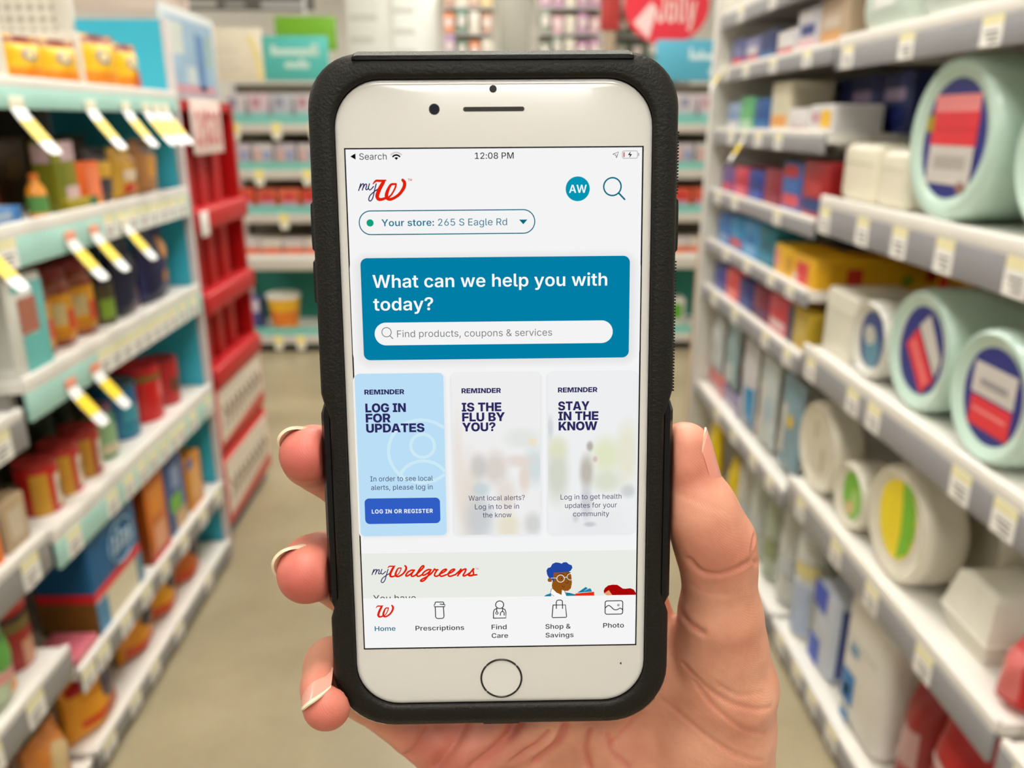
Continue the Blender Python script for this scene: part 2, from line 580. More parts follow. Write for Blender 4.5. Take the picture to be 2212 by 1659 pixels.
sign('hanging_sign', 'bright green hanging panel behind the teal sign', -1.37, -0.985, 1.83, 2.03, 5.6, (112, 172, 24), (), {0.0: -1.27})
sign('hanging_sign', 'dark grey hanging aisle sign with white lettering, top left', -2.3, -1.29, 2.17, 2.42, 6.5, (106, 104, 98), [(0.06, 0.1, 0.3, 0.24, (206, 204, 198)), (0.62, 0.06, 0.92, 0.24, (190, 190, 190)), (0.36, 0.1, 0.5, 0.2, (190, 190, 186))], {-0.3: -0.88, 0.3: -0.88})
gl = [(0.06, 0.1 + 0.16 * i, 0.7 - 0.1 * (i % 2), 0.14 + 0.16 * i, (206, 206, 190)) for i in range(5)]
sign('wall_panel', 'white standing panel with grey text lines, left above the phone', -1.22, -0.86, 1.4, 2.5, 7.5, (232, 234, 222), gl, {-0.1: 1.4, 0.1: 1.4})
sign('wall_panel', 'brighter white standing panel next to the text panel above the phone', -0.84, -0.46, 1.4, 2.5, 7.5, (246, 250, 240), [(0.04, 0.34 + 0.15 * i, 0.5, 0.38 + 0.15 * i, (214, 214, 204)) for i in range(4)], {-0.1: 1.4, 0.1: 1.4})
t = thing('promotion_sign', 'round red hanging sign lettered Jolly, top right', 'sign', (1.12, 5.6, 2.10))
bm = bmesh.new()
m = MB()
m.slab([(0.235 * math.cos(i * math.pi / 18) * 1.15, 0.23 * math.sin(i * math.pi / 18)) for i in range(36)], 0, 0.012, mat((232, 48, 66), 0.45))
bm.free()
m.build('sign_board', t)
m = MB()
m.add([(-0.21, -0.001, -0.10), (-0.11, -0.001, -0.20), (-0.06, -0.001, -0.02), (-0.10, -0.001, 0.02)], [(0, 1, 2, 3)], mat((246, 212, 206), 0.5))
m.build('ribbon_print', t)
m = MB()
for x in (-0.12, 0.12):
    m.tube([(x, 0.006, 0.2), (x, 0.006, 1.2)], 0.003, LGREY, 6)
m.build('hanger', t)
JOLLY = t

# distant racks of goods, seen as a strip above the phone
def far_goods(label, x0, x1, z0, z1, y, rackcol, n, cols, seed):
    rnd = random.Random(seed)
    t = thing('merchandise_rack', label, 'rack', ((x0 + x1) / 2, y, 0))
    w = x1 - x0
    m = MB()
    m.box(-w / 2, w / 2, 0.10, 0.14, 0, z1, mat(rackcol, 0.6))
    m.build('back_panel', t)
    for r in range(4):
        zz = z0 + (z1 - z0) * r / 4
        MB().box(-w / 2, w / 2, -0.12, 0.10, zz - 0.015, zz, LGREY).build('shelf', t)
    MB().box(-w / 2, w / 2, -0.12, 0.1, 0, 0.1, LGREY).build('base', t)
    g = []
    for r in range(4):
        zz = z0 + (z1 - z0) * r / 4
        for i in range(n):
            bw = w / n * 0.8
            hh = (z1 - z0) / 4 * rnd.uniform(0.6, 0.9)
            xc = (x0 + x1) / 2 - w / 2 + w * (i + 0.5) / n
            c = rnd.choice(cols)
            g.append((xc, zz, bw, hh, c, r, i))
    return g


fars = []
fars.append(('colourful rack above the phone', far_goods('rack of colourful goods left of the grey pillar, above the phone', -0.40, 0.02, 1.7, 2.5, 7.4, (208, 204, 180), 4, [(196, 150, 120), (120, 150, 130), (226, 200, 130), (190, 150, 190), (226, 220, 200), (230, 140, 90)], 3), 7.4))
fars.append(('pink rack above the phone', far_goods('rack of pink and white goods right of the grey pillar', 0.40, 0.92, 1.7, 2.5, 7.4, (196, 186, 170), 5, [(226, 180, 186), (200, 150, 180), (236, 226, 206), (150, 160, 140), (230, 224, 200)], 5), 7.4))
fars.append(('dim rack by the red sign', far_goods('rack of dim goods between red post and red sign', 1.05, 1.75, 1.7, 2.5, 7.6, (150, 144, 128), 5, [(170, 160, 146), (120, 120, 110), (200, 186, 176), (110, 136, 110)], 8), 7.6))
for nm, g, y in fars:
    for xc, zz, bw, hh, c, r, i in g:
        o = MB().box(-bw / 2, bw / 2, 0, 0.1, 0, hh, mat(c, 0.5, vary=0.2), 0.004)
        o.patch('F', bw, 0.1, hh, (0.15, 0.3, 0.85, 0.75), mat((226, 214, 204), 0.5))
        o = o.build('product_box', None, (xc, y - 0.11, zz + 0.0005))
        tag(o, f'blurred box on the {nm}, {ORD[3 - r]} row down, {ORD[i]} from left', 'box', 'far goods: ' + nm)
m = MB()
m.box(-0.13, 0.13, -0.13, 0.13, 0, 3.3, mat((176, 174, 160), 0.5), 0.01)
struct(m.build('trim_2', None, (0.21, 7.9, 0)))
t = thing('sign_post', 'dark red banner on a beige post, above the phone', 'banner', (0.99, 7.3, 0))
MB().box(-0.05, 0.05, -0.02, 0.02, 0, 2.6, mat((176, 156, 130), 0.5), 0.003).build('post', t)
MB().box(-0.08, 0.08, -0.03, -0.021, 2.12, 2.6, mat((190, 60, 56), 0.5), 0.002).build('banner', t)

# ---------------------------------------------------------------- goods on the shelves
def M_(c, rough=0.42, vary=0.12, **k):
    return mat(c, rough, vary=vary, **k)


def place(o, side, xf, y, z):
    o.location = (xf, y, z)
    o.rotation_euler = (0, 0, HALF if side == 'L' else -HALF if side == 'R' else 0)
    return o


def carton(label, side, xf, yc, z, w, d, h, col, prints=(), name='carton', cat='box', group=None, tilt=0, sidecol=None):
    t = thing(name, label, cat, group=group)
    place(t, side, xf, yc, z)
    if tilt:
        t.rotation_euler.z += tilt
    b = MB().box(-w / 2, w / 2, 0, d, 0, h, M_(col), 0.003)
    for f in ('L', 'R'):
        b.patch(f, w, d, h, (0.10, 0.12, 0.9, 0.88), M_(sidecol or tuple(int(v * 0.93) for v in col)))
    b.build('box_body', t)
    if prints:
        m = MB()
        for p in prints:
            m.patch(p[0], w, d, h, p[1:5], M_(p[5], 0.4), 0.0006 + 0.0003 * len(m.f))
        m.build('printed_label', t)
    return t


def can(label, side, xf, yc, z, r, h, col, lid, band=None, name='can', cat='can', prints=()):
    t = thing(name, label, cat)
    place(t, side, xf, yc, z)
    M = Matrix.Translation((0, r, 0))
    MB().lathe([(r * 0.95, 0), (r, 0.004), (r, h - 0.012), (r * 0.95, h - 0.006)], M_(col), 28, M).build('can_body', t)
    MB().lathe([(r * 0.97, h - 0.012), (r * 1.01, h - 0.010), (r * 1.01, h - 0.001), (r * 0.9, h)], M_(lid), 28, M).build('lid', t)
    m = MB()
    for z0, z1, a0, a1, c in (band or []):
        n = 14
        vs = []
        for i in range(n + 1):
            a = -HALF + math.radians(a0 + (a1 - a0) * i / n)
            for zz in (z0, z1):
                vs.append((r * 1.006 * math.cos(a), r + r * 1.006 * math.sin(a), zz * h))
        m.add(vs, [(2 * i, 2 * i + 2, 2 * i + 3, 2 * i + 1) for i in range(n)], M_(c), True)
    if m.f:
        m.build('printed_label', t)
    return t


def jar(label, side, xf, yc, z, r, h, body, lid, lab, name='jar', cat='jar'):
    t = thing(name, label, cat)
    place(t, side, xf, yc, z)
    M = Matrix.Translation((0, r, 0))
    MB().lathe([(r * 0.9, 0), (r, 0.006), (r, h * 0.72), (r * 0.92, h * 0.80), (r * 0.78, h * 0.84), (r * 0.78, h * 0.86)], M_(body, 0.25, coat=0.4), 26, M).build('jar_body', t)
    MB().lathe([(r * 0.86, h * 0.85), (r * 0.88, h * 0.86), (r * 0.88, h * 0.99), (r * 0.8, h)], M_(lid, 0.35), 26, M).build('lid', t)
    m = MB()
    m.lathe([(r * 1.008, h * 0.1), (r * 1.008, h * 0.66)], M_(lab[0]), 26, M, caps=False)
    for z0, z1, a0, a1, c in lab[1:]:
        n = 10
        vs = []
        for i in range(n + 1):
            a = -HALF + math.radians(a0 + (a1 - a0) * i / n)
            for zz in (z0, z1):
                vs.append((r * 1.016 * math.cos(a), r + r * 1.016 * math.sin(a), zz * h))
        m.add(vs, [(2 * i, 2 * i + 2, 2 * i + 3, 2 * i + 1) for i in range(n)], M_(c), True)
    m.build('printed_label', t)
    return t


def bottle(label, side, xf, yc, z, r, h, body, cap, lab):
    t = thing('bottle', label, 'bottle')
    place(t, side, xf, yc, z)
    M = Matrix.Translation((0, r, 0))
    MB().lathe([(r * 0.9, 0), (r, 0.005), (r, h * 0.55), (r * 0.8, h * 0.7), (r * 0.4, h * 0.82), (r * 0.36, h * 0.9)], M_(body, 0.2, coat=0.5), 22, M).build('bottle_body', t)
    MB().lathe([(r * 0.44, h * 0.88), (r * 0.44, h * 0.99), (r * 0.38, h)], M_(cap), 18, M).build('cap', t)
    MB().lathe([(r * 1.01, h * 0.1), (r * 1.01, h * 0.5)], M_(lab), 22, M, caps=False).build('printed_label', t)
    return t


def pouch(label, side, xf, yc, z, w, h, d, col, prints=(), name='pouch', cat='bag', crimp=None, tilt=0.0):
    """a filled bag: bulged front and back, flat crimped seal at the top"""
    t = thing(name, label, cat)
    place(t, side, xf, yc, z)
    if tilt:
        t.rotation_euler.z += tilt
    nx, nz = 12, 14

    def prof(u, v):
        b = (1 - abs(2 * u - 1) ** 3.0) * min(1, (v / 0.14) ** 0.6 if v < 0.14 else 1) * (1 if v < 0.6 else max(0.0, 1 - ((v - 0.6) / 0.34) ** 2))
        return d / 2 * b + 0.001
    vs, fs = [], []
    for sgn in (-1, 1):
        for j in range(nz + 1):
            for i in range(nx + 1):
                u, v = i / nx, j / nz
                wob = 0.003 * math.sin(9 * u + 7 * v * sgn)
                vs.append((w * (u - 0.5) * (1 - 0.05 * math.sin(math.pi * v)), d / 2 + sgn * (prof(u, v) + wob * min(1, 4 * u * (1 - u))), h * v))
    n1 = (nx + 1) * (nz + 1)
    for k in (0, 1):
        for j in range(nz):
            for i in range(nx):
                a = k * n1 + j * (nx + 1) + i
                q = (a, a + 1, a + nx + 2, a + nx + 1)
                fs.append(q if k == 0 else q[::-1])
    for j in range(nz):
        a, b = j * (nx + 1), j * (nx + 1) + nx
        fs.append((a, a + nx + 1, a + nx + 1 + n1, a + n1))
        fs.append((b, b + n1, b + nx + 1 + n1, b + nx + 1))
    for i in range(nx):
        fs.append((i, i + n1, i + 1 + n1, i + 1))
        e = nz * (nx + 1) + i
        fs.append((e, e + 1, e + 1 + n1, e + n1))
    m = MB().add(vs, fs, M_(col, 0.42, 0.15, coat=0.05), True)
    m.build('bag_body', t)
    m = MB()
    m.box(-w * 0.49, w * 0.49, d / 2 - 0.0022, d / 2 + 0.0022, h * 0.95, h * 1.0, M_(crimp or tuple(int(v * 0.8) for v in col)))
    m.build('seal', t)
    if prints:
        m = MB()
        for kind, u0, v0, u1, v1, c in prints:
            n = 8
            pv = []
            for j in range(n + 1):
                for i in range(n + 1):
                    a, b = i / n, j / n
                    if kind == 'o':
                        x, y2 = 2 * a - 1, 2 * b - 1
                        sx = x * math.sqrt(max(0, 1 - y2 * y2 / 2))
                        sy = y2 * math.sqrt(max(0, 1 - x * x / 2))
                        a, b = (sx + 1) / 2, (sy + 1) / 2
                    u, v = u0 + (u1 - u0) * a, v0 + (v1 - v0) * b
                    wob = 0.003 * math.sin(9 * u - 7 * v)
                    pv.append((w * (u - 0.5) * (1 - 0.05 * math.sin(math.pi * v)), d / 2 - prof(u, v) - wob * min(1, 4 * u * (1 - u)) - 0.0012 - 0.0006 * (len(m.f) // 64), h * v))
            m.add(pv, [(j * (n + 1) + i, j * (n + 1) + i + 1, (j + 1) * (n + 1) + i + 1, (j + 1) * (n + 1) + i) for j in range(n) for i in range(n)], M_(c, 0.35), True)
        m.build('printed_label', t)
    return t


MINT = (196, 222, 206)


def plate_pack(label, side, xf, yc, z, r, depth, wrap, spec, name='plate_pack', lean=0.0, fluted=False):
    """a wrapped stack of plates standing on its rim, its face towards the aisle"""
    t = thing(name, label, 'paper plates')
    place(t, side, xf, yc, z)
    M = Matrix.Translation((0, 0, r)) @ Matrix.Rotation(-HALF, 4, 'X')
    shell = M_(wrap, 0.24, 0.06, coat=0.5)
    prof = [(r * 0.01, 0.010), (r * 0.70, 0.010), (r * 0.78, 0.006), (r * 0.90, 0.0), (r * 0.955, 0.004), (r * 0.985, 0.014), (r, 0.03)]
    if fluted:
        k = 0.034
        while k < depth - 0.012:
            prof += [(r * 0.985, k), (r, k + 0.004)]
            k += 0.009
    prof += [(r, depth - 0.02), (r * 0.97, depth - 0.006), (r * 0.9, depth)]
    MB().lathe(prof, shell, 44, M).build('wrapped_stack', t)
    m = MB()
    for k, s in enumerate(spec):
        yoff = 0.0096 - 0.0004 * k
        kind = s[0]
        if kind == 'o':
            m.disc(s[1] * r, r + s[2] * r, s[3] * r, s[4] * r, M_(s[5], 0.35), yoff, 32)
        else:
            a, b, c, e = s[1] * r, r + s[2] * r, s[3] * r, r + s[4] * r
            m.add([(a, yoff, b), (c, yoff, b), (c, yoff, e), (a, yoff, e)], [(0, 1, 2, 3)], M_(s[5], 0.35))
    if m.f:
        m.build('printed_label', t)
    return t


def rounded_pack(label, side, xf, yc, z, w, d, h, col, name='napkin_pack', cat='pack', rad=0.02, prints=()):
    t = thing(name, label, cat)
    place(t, side, xf, yc, z)
    bm = bmesh.new()
    bmesh.ops.create_cube(bm, size=1.0)
    for v in bm.verts:
        v.co = Vector((v.co.x * w, d / 2 + v.co.y * d, h / 2 + v.co.z * h))
    bmesh.ops.bevel(bm, geom=list(bm.edges), offset=rad, segments=4, profile=0.5, affect='EDGES')
    MB().bm(bm, M_(col, 0.35, 0.06, coat=0.2), True).build('pack_body', t)
    m = MB()
    m.box(-w * 0.5 + rad, w * 0.5 - rad, -0.0012, -0.0002, h * 0.66, h * 0.685, M_(tuple(int(v * 0.9) for v in col)))
    m.build('wrapper_fold', t)
    if prints:
        m = MB()
        for p in prints:
            m.patch(p[0], w, d, h, p[1:5], M_(p[5], 0.4), 0.0015)
        m.build('printed_label', t)
    return t


def cup_sleeve(label, side, xf, yc, z, r, h, col, bands):
    t = thing('cup_sleeve', label, 'cups')
    place(t, side, xf, yc, z)
    M = Matrix.Translation((0, r, 0))
    prof = [(r * 0.86, 0)]
    k = 0.0
    n = int(h / 0.013)
    for i in range(n):
        zz = h * (i + 0.5) / n
        prof += [(r * 0.90, zz - h / n * 0.3), (r, zz), (r * 0.90, zz + h / n * 0.3)]
    prof.append((r * 0.7, h))
    MB().lathe(prof, M_(col, 0.35, coat=0.2), 26, M).build('stacked_cups', t)
    m = MB()
    for z0, z1, a0, a1, c in bands:
        nn = 14
        vs = []
        for i in range(nn + 1):
            a = -HALF + math.radians(a0 + (a1 - a0) * i / nn)
            for zz in (z0, z1):
                vs.append((r * 1.015 * math.cos(a), r + r * 1.015 * math.sin(a), zz * h))
        m.add(vs, [(2 * i, 2 * i + 2, 2 * i + 3, 2 * i + 1) for i in range(nn)], M_(c, 0.35), True)
    m.build('printed_label', t)
    return t


def shelf_tag(label, s, xf, y, z, w=0.048, drop=0.076, out=0.060, head=None, group='dangling shelf tags'):
    """a bent plastic price flag clipped to a rail: clear-white neck, yellow middle, white tip"""
    t = thing('shelf_tag', label, 'price tag', (xf, y, z), 0, group)
    n = 14
    pts = []
    for i in range(n + 1):
        u = i / n
        pts.append((s * (0.0025 + out * (u ** 1.15)), -drop * (u ** 0.9) + 0.012 * (1 - u)))

    def strip(a, b, m, mm, lift=0.0):
        vs, fs = [], []
        for i in range(a, b + 1):
            x, zz = pts[i]
            ww = w / 2 * (1 if i < n - 1 else 0.96 if i < n else 0.72)
            for sg, dz in ((-1, 0), (1, 0), (1, -0.0012), (-1, -0.0012)):
                vs.append((x + s * lift, sg * ww, zz + dz + lift))
        q = b - a
        for i in range(q):
            for k in range(4):
                k2 = (k + 1) % 4
                fs.append((4 * i + k, 4 * i + k2, 4 * i + 4 + k2, 4 * i + 4 + k))
        fs += [(3, 2, 1, 0), (4 * q, 4 * q + 1, 4 * q + 2, 4 * q + 3)]
        m.add(vs, fs, mm)
    m = MB()
    strip(0, n, m, mat((240, 240, 236), 0.3))
    m.build('plastic_flag', t)
    m = MB()
    strip(4, 10, m, mat((250, 218, 40), 0.4), 0.0008)
    m.build('yellow_band', t)
    m = MB()
    m.box(min(s * 0.002, s * 0.0045), max(s * 0.002, s * 0.0045), -w / 2, w / 2, 0.004, 0.026, mat(head or (240, 236, 210), 0.4), 0.001)
    m.build('clip', t)
    return t


Y = (240, 196, 16)
# --- left bay, top shelf
pz = 1.4725
for lab, y, w, h in (('yellow snack pouch with a round badge, leftmost under the pegboard', 1.735, 0.105, 0.072),
                     ('yellow snack pouch with a round badge, just left of the white upright', 1.872, 0.125, 0.076),
                     ('tall yellow snack pouch right of the white upright', 2.06, 0.135, 0.098),
                     ('yellow and red snack pouch next to the bright teal panel', 2.215, 0.095, 0.092)):
    pouch(lab, 'L', -0.91, y, pz, w, h * 1.22, 0.05, (248, 190, 6),
          [('r', 0.1, 0.10, 0.9, 0.32, (232, 136, 10)), ('r', 0.05, 0.84, 0.95, 0.95, (130, 36, 10)), ('o', 0.34, 0.46, 0.64, 0.72, (150, 140, 150)), ('o', 0.41, 0.52, 0.57, 0.66, (240, 220, 140))] + ([('r', 0.62, 0.05, 0.95, 0.45, (206, 60, 20))] if y > 2.1 else []),
          crimp=(150, 60, 20), tilt=-0.30)
t = thing('display_rack', 'white wire display rack holding the yellow pouches', 'rack', (-0.92, 1.95, pz))
MB().box(-0.20, 0.01, 0.0, 0.012, 0.0, 0.115, CREAM, 0.002).build('upright', t)
MB().box(-0.20, 0.01, -0.31, -0.298, 0.0, 0.115, CREAM, 0.002).build('upright', t)

# --- left bay, second shelf
z2 = 1.2145
jar('large dark red jar with a green lid at the left edge of the second shelf', 'L', -0.965, 1.625, z2, 0.052, 0.135, (160, 40, 18), (50, 84, 36), [(122, 30, 12), (0.3, 0.5, -40, 40, (90, 24, 12))])
bottle('small bottle with orange neck and green label before the dark red jar', 'L', -0.905, 1.70, z2, 0.020, 0.085, (232, 150, 40), (226, 120, 40), (86, 140, 70))
carton('flat blue tray of goods lying at the shelf front, left edge', 'L', -0.90, 1.535, z2, 0.12, 0.055, 0.034, (38, 118, 186), [('F', 0.1, 0.3, 0.7, 0.8, (150, 170, 190)), ('T', 0.1, 0.1, 0.9, 0.9, (150, 160, 170))], 'tray', 'tray')
carton('olive green and pink packet standing beside the dark red jar', 'L', -0.915, 1.815, z2, 0.085, 0.05, 0.145, (132, 132, 24), [('F', 0.30, 0.72, 1, 1, (206, 176, 180)), ('F', 0.35, 0.1, 1, 0.36, (214, 186, 184)), ('L', 0.2, 0.7, 0.9, 0.95, (206, 176, 180)), ('F', 0.0, 0.36, 0.4, 0.72, (110, 116, 10))], 'packet', 'packet')
carton('low mustard tin with a green corner below the olive packet', 'L', -0.897, 1.835, z2, 0.13, 0.02, 0.026, (156, 142, 16), [('F', 0.72, 0.0, 1, 1, (40, 110, 70))], 'tin', 'tin')
carton('bright orange box on the second shelf', 'L', -0.92, 1.925, z2, 0.105, 0.07, 0.098, (240, 104, 16), [('F', 0.35, 0.1, 0.95, 0.9, (250, 134, 84)), ('F', 0.1, 0.0, 0.9, 0.14, (232, 160, 20))])
pouch('dark and gold snack bag behind the orange box', 'L', -0.93, 2.035, z2, 0.11, 0.125, 0.06, (60, 54, 60), [('r', 0.2, 0.45, 0.9, 0.75, (206, 160, 40)), ('o', 0.4, 0.2, 0.8, 0.42, (66, 74, 100))], 'snack_bag')
pouch('gold snack bag with a white and red corner, right of the orange box', 'L', -0.915, 2.14, z2, 0.125, 0.125, 0.06, (216, 166, 50), [('r', 0.2, 0.35, 0.85, 0.55, (226, 206, 180)), ('o', 0.15, 0.08, 0.6, 0.3, (214, 66, 40)), ('r', 0.5, 0.6, 0.9, 0.8, (170, 110, 40))], 'snack_bag')
pouch('tan snack bag against the teal panel on the second shelf', 'L', -0.92, 2.285, z2, 0.13, 0.14, 0.06, (186, 130, 70), [('r', 0.3, 0.3, 0.8, 0.7, (222, 160, 60)), ('r', 0.2, 0.75, 0.8, 0.9, (120, 80, 40))], 'snack_bag')
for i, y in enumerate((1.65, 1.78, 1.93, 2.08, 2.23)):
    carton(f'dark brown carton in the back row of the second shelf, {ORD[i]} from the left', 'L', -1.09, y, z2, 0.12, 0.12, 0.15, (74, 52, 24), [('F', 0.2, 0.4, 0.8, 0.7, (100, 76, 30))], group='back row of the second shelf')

# --- left bay, third shelf
z3 = 0.9315
NUT = (196, 110, 14)
for lab, y, r, h in (('orange labelled jar with dark red lid beside the white and teal carton', 1.668, 0.037, 0.170),
                     ('orange labelled jar with dark red lid, middle of the three', 1.757, 0.043, 0.172),
                     ('orange labelled jar with dark red lid, rightmost of the three', 1.855, 0.047, 0.172)):
    jar(lab, 'L', -0.925, y, z3, r, h, (150, 64, 10), (126, 24, 18), [(224, 156, 22), (0.28, 0.55, -70, -20, (206, 186, 130)), (0.2, 0.45, -18, 22, (212, 66, 16)), (0.3, 0.55, 26, 70, (214, 196, 140)), (0.12, 0.2, -80, 80, (206, 130, 10))])
for i, y in enumerate((1.68, 1.79)):
    jar(f'orange labelled jar in the second row of the third shelf, {ORD[i]} from the left', 'L', -1.04, y, z3, 0.046, 0.172, (140, 60, 10), (110, 22, 18), [(190, 120, 20)])
can('short dark can with a green label right of the orange labelled jars', 'L', -0.92, 1.947, z3, 0.036, 0.105, (70, 60, 30), (40, 36, 44), [(0.15, 0.6, -60, 10, (120, 150, 40)), (0.2, 0.7, 15, 70, (96, 60, 70))])
pouch('dark navy bag with a small pink spot on the third shelf', 'L', -0.915, 2.055, z3, 0.12, 0.185, 0.06, (30, 32, 58), [('o', 0.66, 0.22, 0.92, 0.36, (190, 120, 150)), ('r', 0.2, 0.5, 0.7, 0.7, (22, 22, 44)), ('o', 0.6, 0.05, 0.85, 0.15, (176, 90, 110))], 'snack_bag')
pouch('navy bag with orange emblems beside the teal panel', 'L', -0.91, 2.235, z3, 0.19, 0.198, 0.06, (34, 38, 82), [('o', 0.5, 0.55, 0.72, 0.85, (214, 150, 80)), ('o', 0.45, 0.22, 0.7, 0.42, (196, 130, 60)), ('r', 0.1, 0.1, 0.35, 0.9, (26, 28, 60))], 'snack_bag')
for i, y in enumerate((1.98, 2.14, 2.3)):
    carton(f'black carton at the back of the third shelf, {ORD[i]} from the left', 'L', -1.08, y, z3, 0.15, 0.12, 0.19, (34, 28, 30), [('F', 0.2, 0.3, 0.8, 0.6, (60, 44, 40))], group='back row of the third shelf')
carton('tall white and teal carton with a brown heart picture, at the left edge', 'L', -0.897, 1.545, z3, 0.125, 0.06, 0.19, (222, 222, 212), [
    ('F', 0.25, 0.0, 1.0, 0.40, (104, 190, 184)), ('F', 0.7, 0.4, 1.0, 0.92, (110, 190, 186)), ('F', 0.15, 0.85, 0.7, 0.93, (110, 190, 186)), ('F', 0.25, 0.42, 0.75, 0.78, (176, 110, 88))])
bottle('dark bottle at the left end of the third shelf, behind the white carton', 'L', -1.0, 1.54, z3, 0.035, 0.18, (60, 20, 8), (50, 20, 12), (90, 40, 14))

# --- left bay, fourth shelf
z4 = 0.6165
for lab, y, c in (('red and white soup can with a round green crest, leftmost', 1.575, (196, 20, 20)), ('red and cream can second from the left on the fourth shelf', 1.67, (190, 40, 34)), ('red and tan can left of the green topped jar', 1.765, (176, 50, 40))):
    can(lab, 'L', -0.92, y, z4, 0.041, 0.115, c, (150, 30, 26), [(0.1, 0.72, -10, 62, (222, 206, 180)), (0.3, 0.55, 4, 46, (60, 110, 60)), (0.0, 0.8, -80, -30, (206, 150, 40))])
jar('green jar with a mauve lid on the fourth shelf', 'L', -0.925, 1.86, z4, 0.040, 0.135, (70, 140, 80), (126, 84, 110), [(150, 190, 140), (0.1, 0.3, -60, 60, (206, 196, 160))])
can('tall blue can on the fourth shelf', 'L', -0.93, 2.0, z4, 0.052, 0.150, (30, 110, 160), (60, 90, 110), [(0.3, 0.6, -50, 20, (60, 150, 170)), (0.1, 0.25, -60, 60, (30, 130, 150))])
can('large red can with a red lid on the fourth shelf', 'L', -0.92, 2.135, z4, 0.060, 0.155, (214, 12, 14), (206, 24, 40), [(0.42, 0.7, -10, 50, (236, 110, 110)), (0.74, 0.84, -80, 80, (120, 110, 40))])
can('smaller red can with a dark label beside the teal panel', 'L', -0.92, 2.265, z4, 0.048, 0.135, (186, 30, 34), (170, 26, 30), [(0.3, 0.6, -40, 40, (110, 60, 40))])
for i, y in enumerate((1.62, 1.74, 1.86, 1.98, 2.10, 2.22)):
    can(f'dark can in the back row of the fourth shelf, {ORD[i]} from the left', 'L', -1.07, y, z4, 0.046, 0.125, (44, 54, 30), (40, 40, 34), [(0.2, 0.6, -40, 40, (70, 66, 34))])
carton('tan carton with a clear window at the left edge of the lower shelf', 'L', -0.905, 1.395, 0.6285, 0.075, 0.09, 0.10, (186, 160, 124), [('F', 0.2, 0.2, 0.8, 0.8, (206, 190, 164)), ('L', 0.2, 0.5, 0.8, 0.9, (90, 130, 96))])
carton('blue and orange carton cut off by the left edge', 'L', -0.905, 1.31, 0.6285, 0.06, 0.09, 0.15, (54, 70, 150), [('F', 0, 0, 1, 0.5, (232, 120, 30)), ('L', 0, 0, 1, 0.5, (232, 120, 30))])

# --- left bay, fifth shelf
z5 = 0.2845
t = carton('big blue carton with a white script circle and red band', 'L', -0.897, 1.715, z5, 0.24, 0.13, 0.235, (8, 92, 142), [
    ('F', 0, 0.36, 1, 0.46, (226, 40, 56)), ('F', 0, 0, 1, 0.36, (216, 206, 176)), ('F', 0.0, 0.0, 0.22, 0.34, (60, 130, 170)), ('F', 0.86, 0.0, 1.0, 0.36, (90, 130, 150)),
    ('L', 0, 0.36, 1, 0.46, (206, 30, 40)), ('L', 0, 0, 1, 0.36, (112, 76, 20))], sidecol=(8, 84, 130))
m = MB()
cx, cz = 0.03, 0.165
m.tube([(cx + 0.062 * math.cos(a), -0.004, cz + 0.052 * math.sin(a)) for a in [i * math.pi / 12 for i in range(25)]], 0.0022, M_((150, 190, 210)), 6)
for i, (a, b) in enumerate(((-0.04, 0.02), (-0.015, 0.03), (0.01, 0.012), (0.03, 0.014))):
    m.tube([(cx + a, -0.004, cz - 0.02), (cx + a + 0.012, -0.004, cz + b), (cx + a + 0.004, -0.004, cz + b * 0.9), (cx + a + 0.006, -0.004, cz - 0.015), (cx + a + 0.022, -0.004, cz - 0.012)], 0.0026, M_((190, 212, 224)), 6)
m.build('script_print', t)
carton('orange carton with a pink base on the fifth shelf', 'L', -0.90, 1.965, z5, 0.125, 0.14, 0.225, (206, 108, 14), [('F', 0.25, 0.1, 0.8, 0.42, (226, 160, 120)), ('F', 0.0, 0.0, 1, 0.08, (206, 50, 70)), ('F', 0.2, 0.55, 0.8, 0.9, (226, 140, 30)), ('L', 0, 0, 1, 1, (150, 66, 6))])
carton('blue carton with a green patch on the fifth shelf', 'L', -0.905, 2.115, z5, 0.125, 0.12, 0.215, (70, 96, 150), [('F', 0.1, 0.28, 0.7, 0.52, (110, 180, 40)), ('F', 0.3, 0.6, 0.7, 0.9, (140, 160, 196)), ('F', 0.3, 0.02, 0.9, 0.26, (206, 170, 120))])
carton('narrow orange carton beside the teal panel on the fifth shelf', 'L', -0.905, 2.26, z5, 0.11, 0.12, 0.165, (214, 140, 40), [('F', 0.2, 0.2, 0.8, 0.8, (226, 170, 100)), ('F', 0, 0.8, 0.4, 1.0, (70, 90, 150))])
carton('flat pink carton lying at the front left of the fifth shelf', 'L', -0.897, 1.53, z5, 0.10, 0.10, 0.022, (206, 104, 118), [('F', 0.1, 0.2, 0.9, 0.8, (220, 130, 140))])
can('large red and brown can with a dark lid, lower left', 'L', -0.93, 1.395, 0.3645, 0.050, 0.120, (166, 34, 26), (40, 34, 22), [(0.05, 0.5, -20, 60, (206, 150, 120)), (0.72, 0.9, -80, 80, (126, 110, 50))])
can('red can stacked on the large brown can, lower left', 'L', -0.93, 1.395, 0.4850, 0.050, 0.052, (176, 20, 18), (150, 16, 16), [(0.1, 0.6, -60, 60, (196, 40, 34))])
pouch('green and white bag with orange fruit prints at the left edge', 'L', -0.90, 1.27, 0.3645, 0.10, 0.165, 0.06, (190, 206, 170), [('o', 0.5, 0.1, 0.95, 0.32, (236, 150, 20)), ('r', 0.3, 0.5, 0.9, 0.85, (96, 160, 70)), ('r', 0.2, 0.36, 0.8, 0.48, (214, 150, 140))], 'snack_bag')

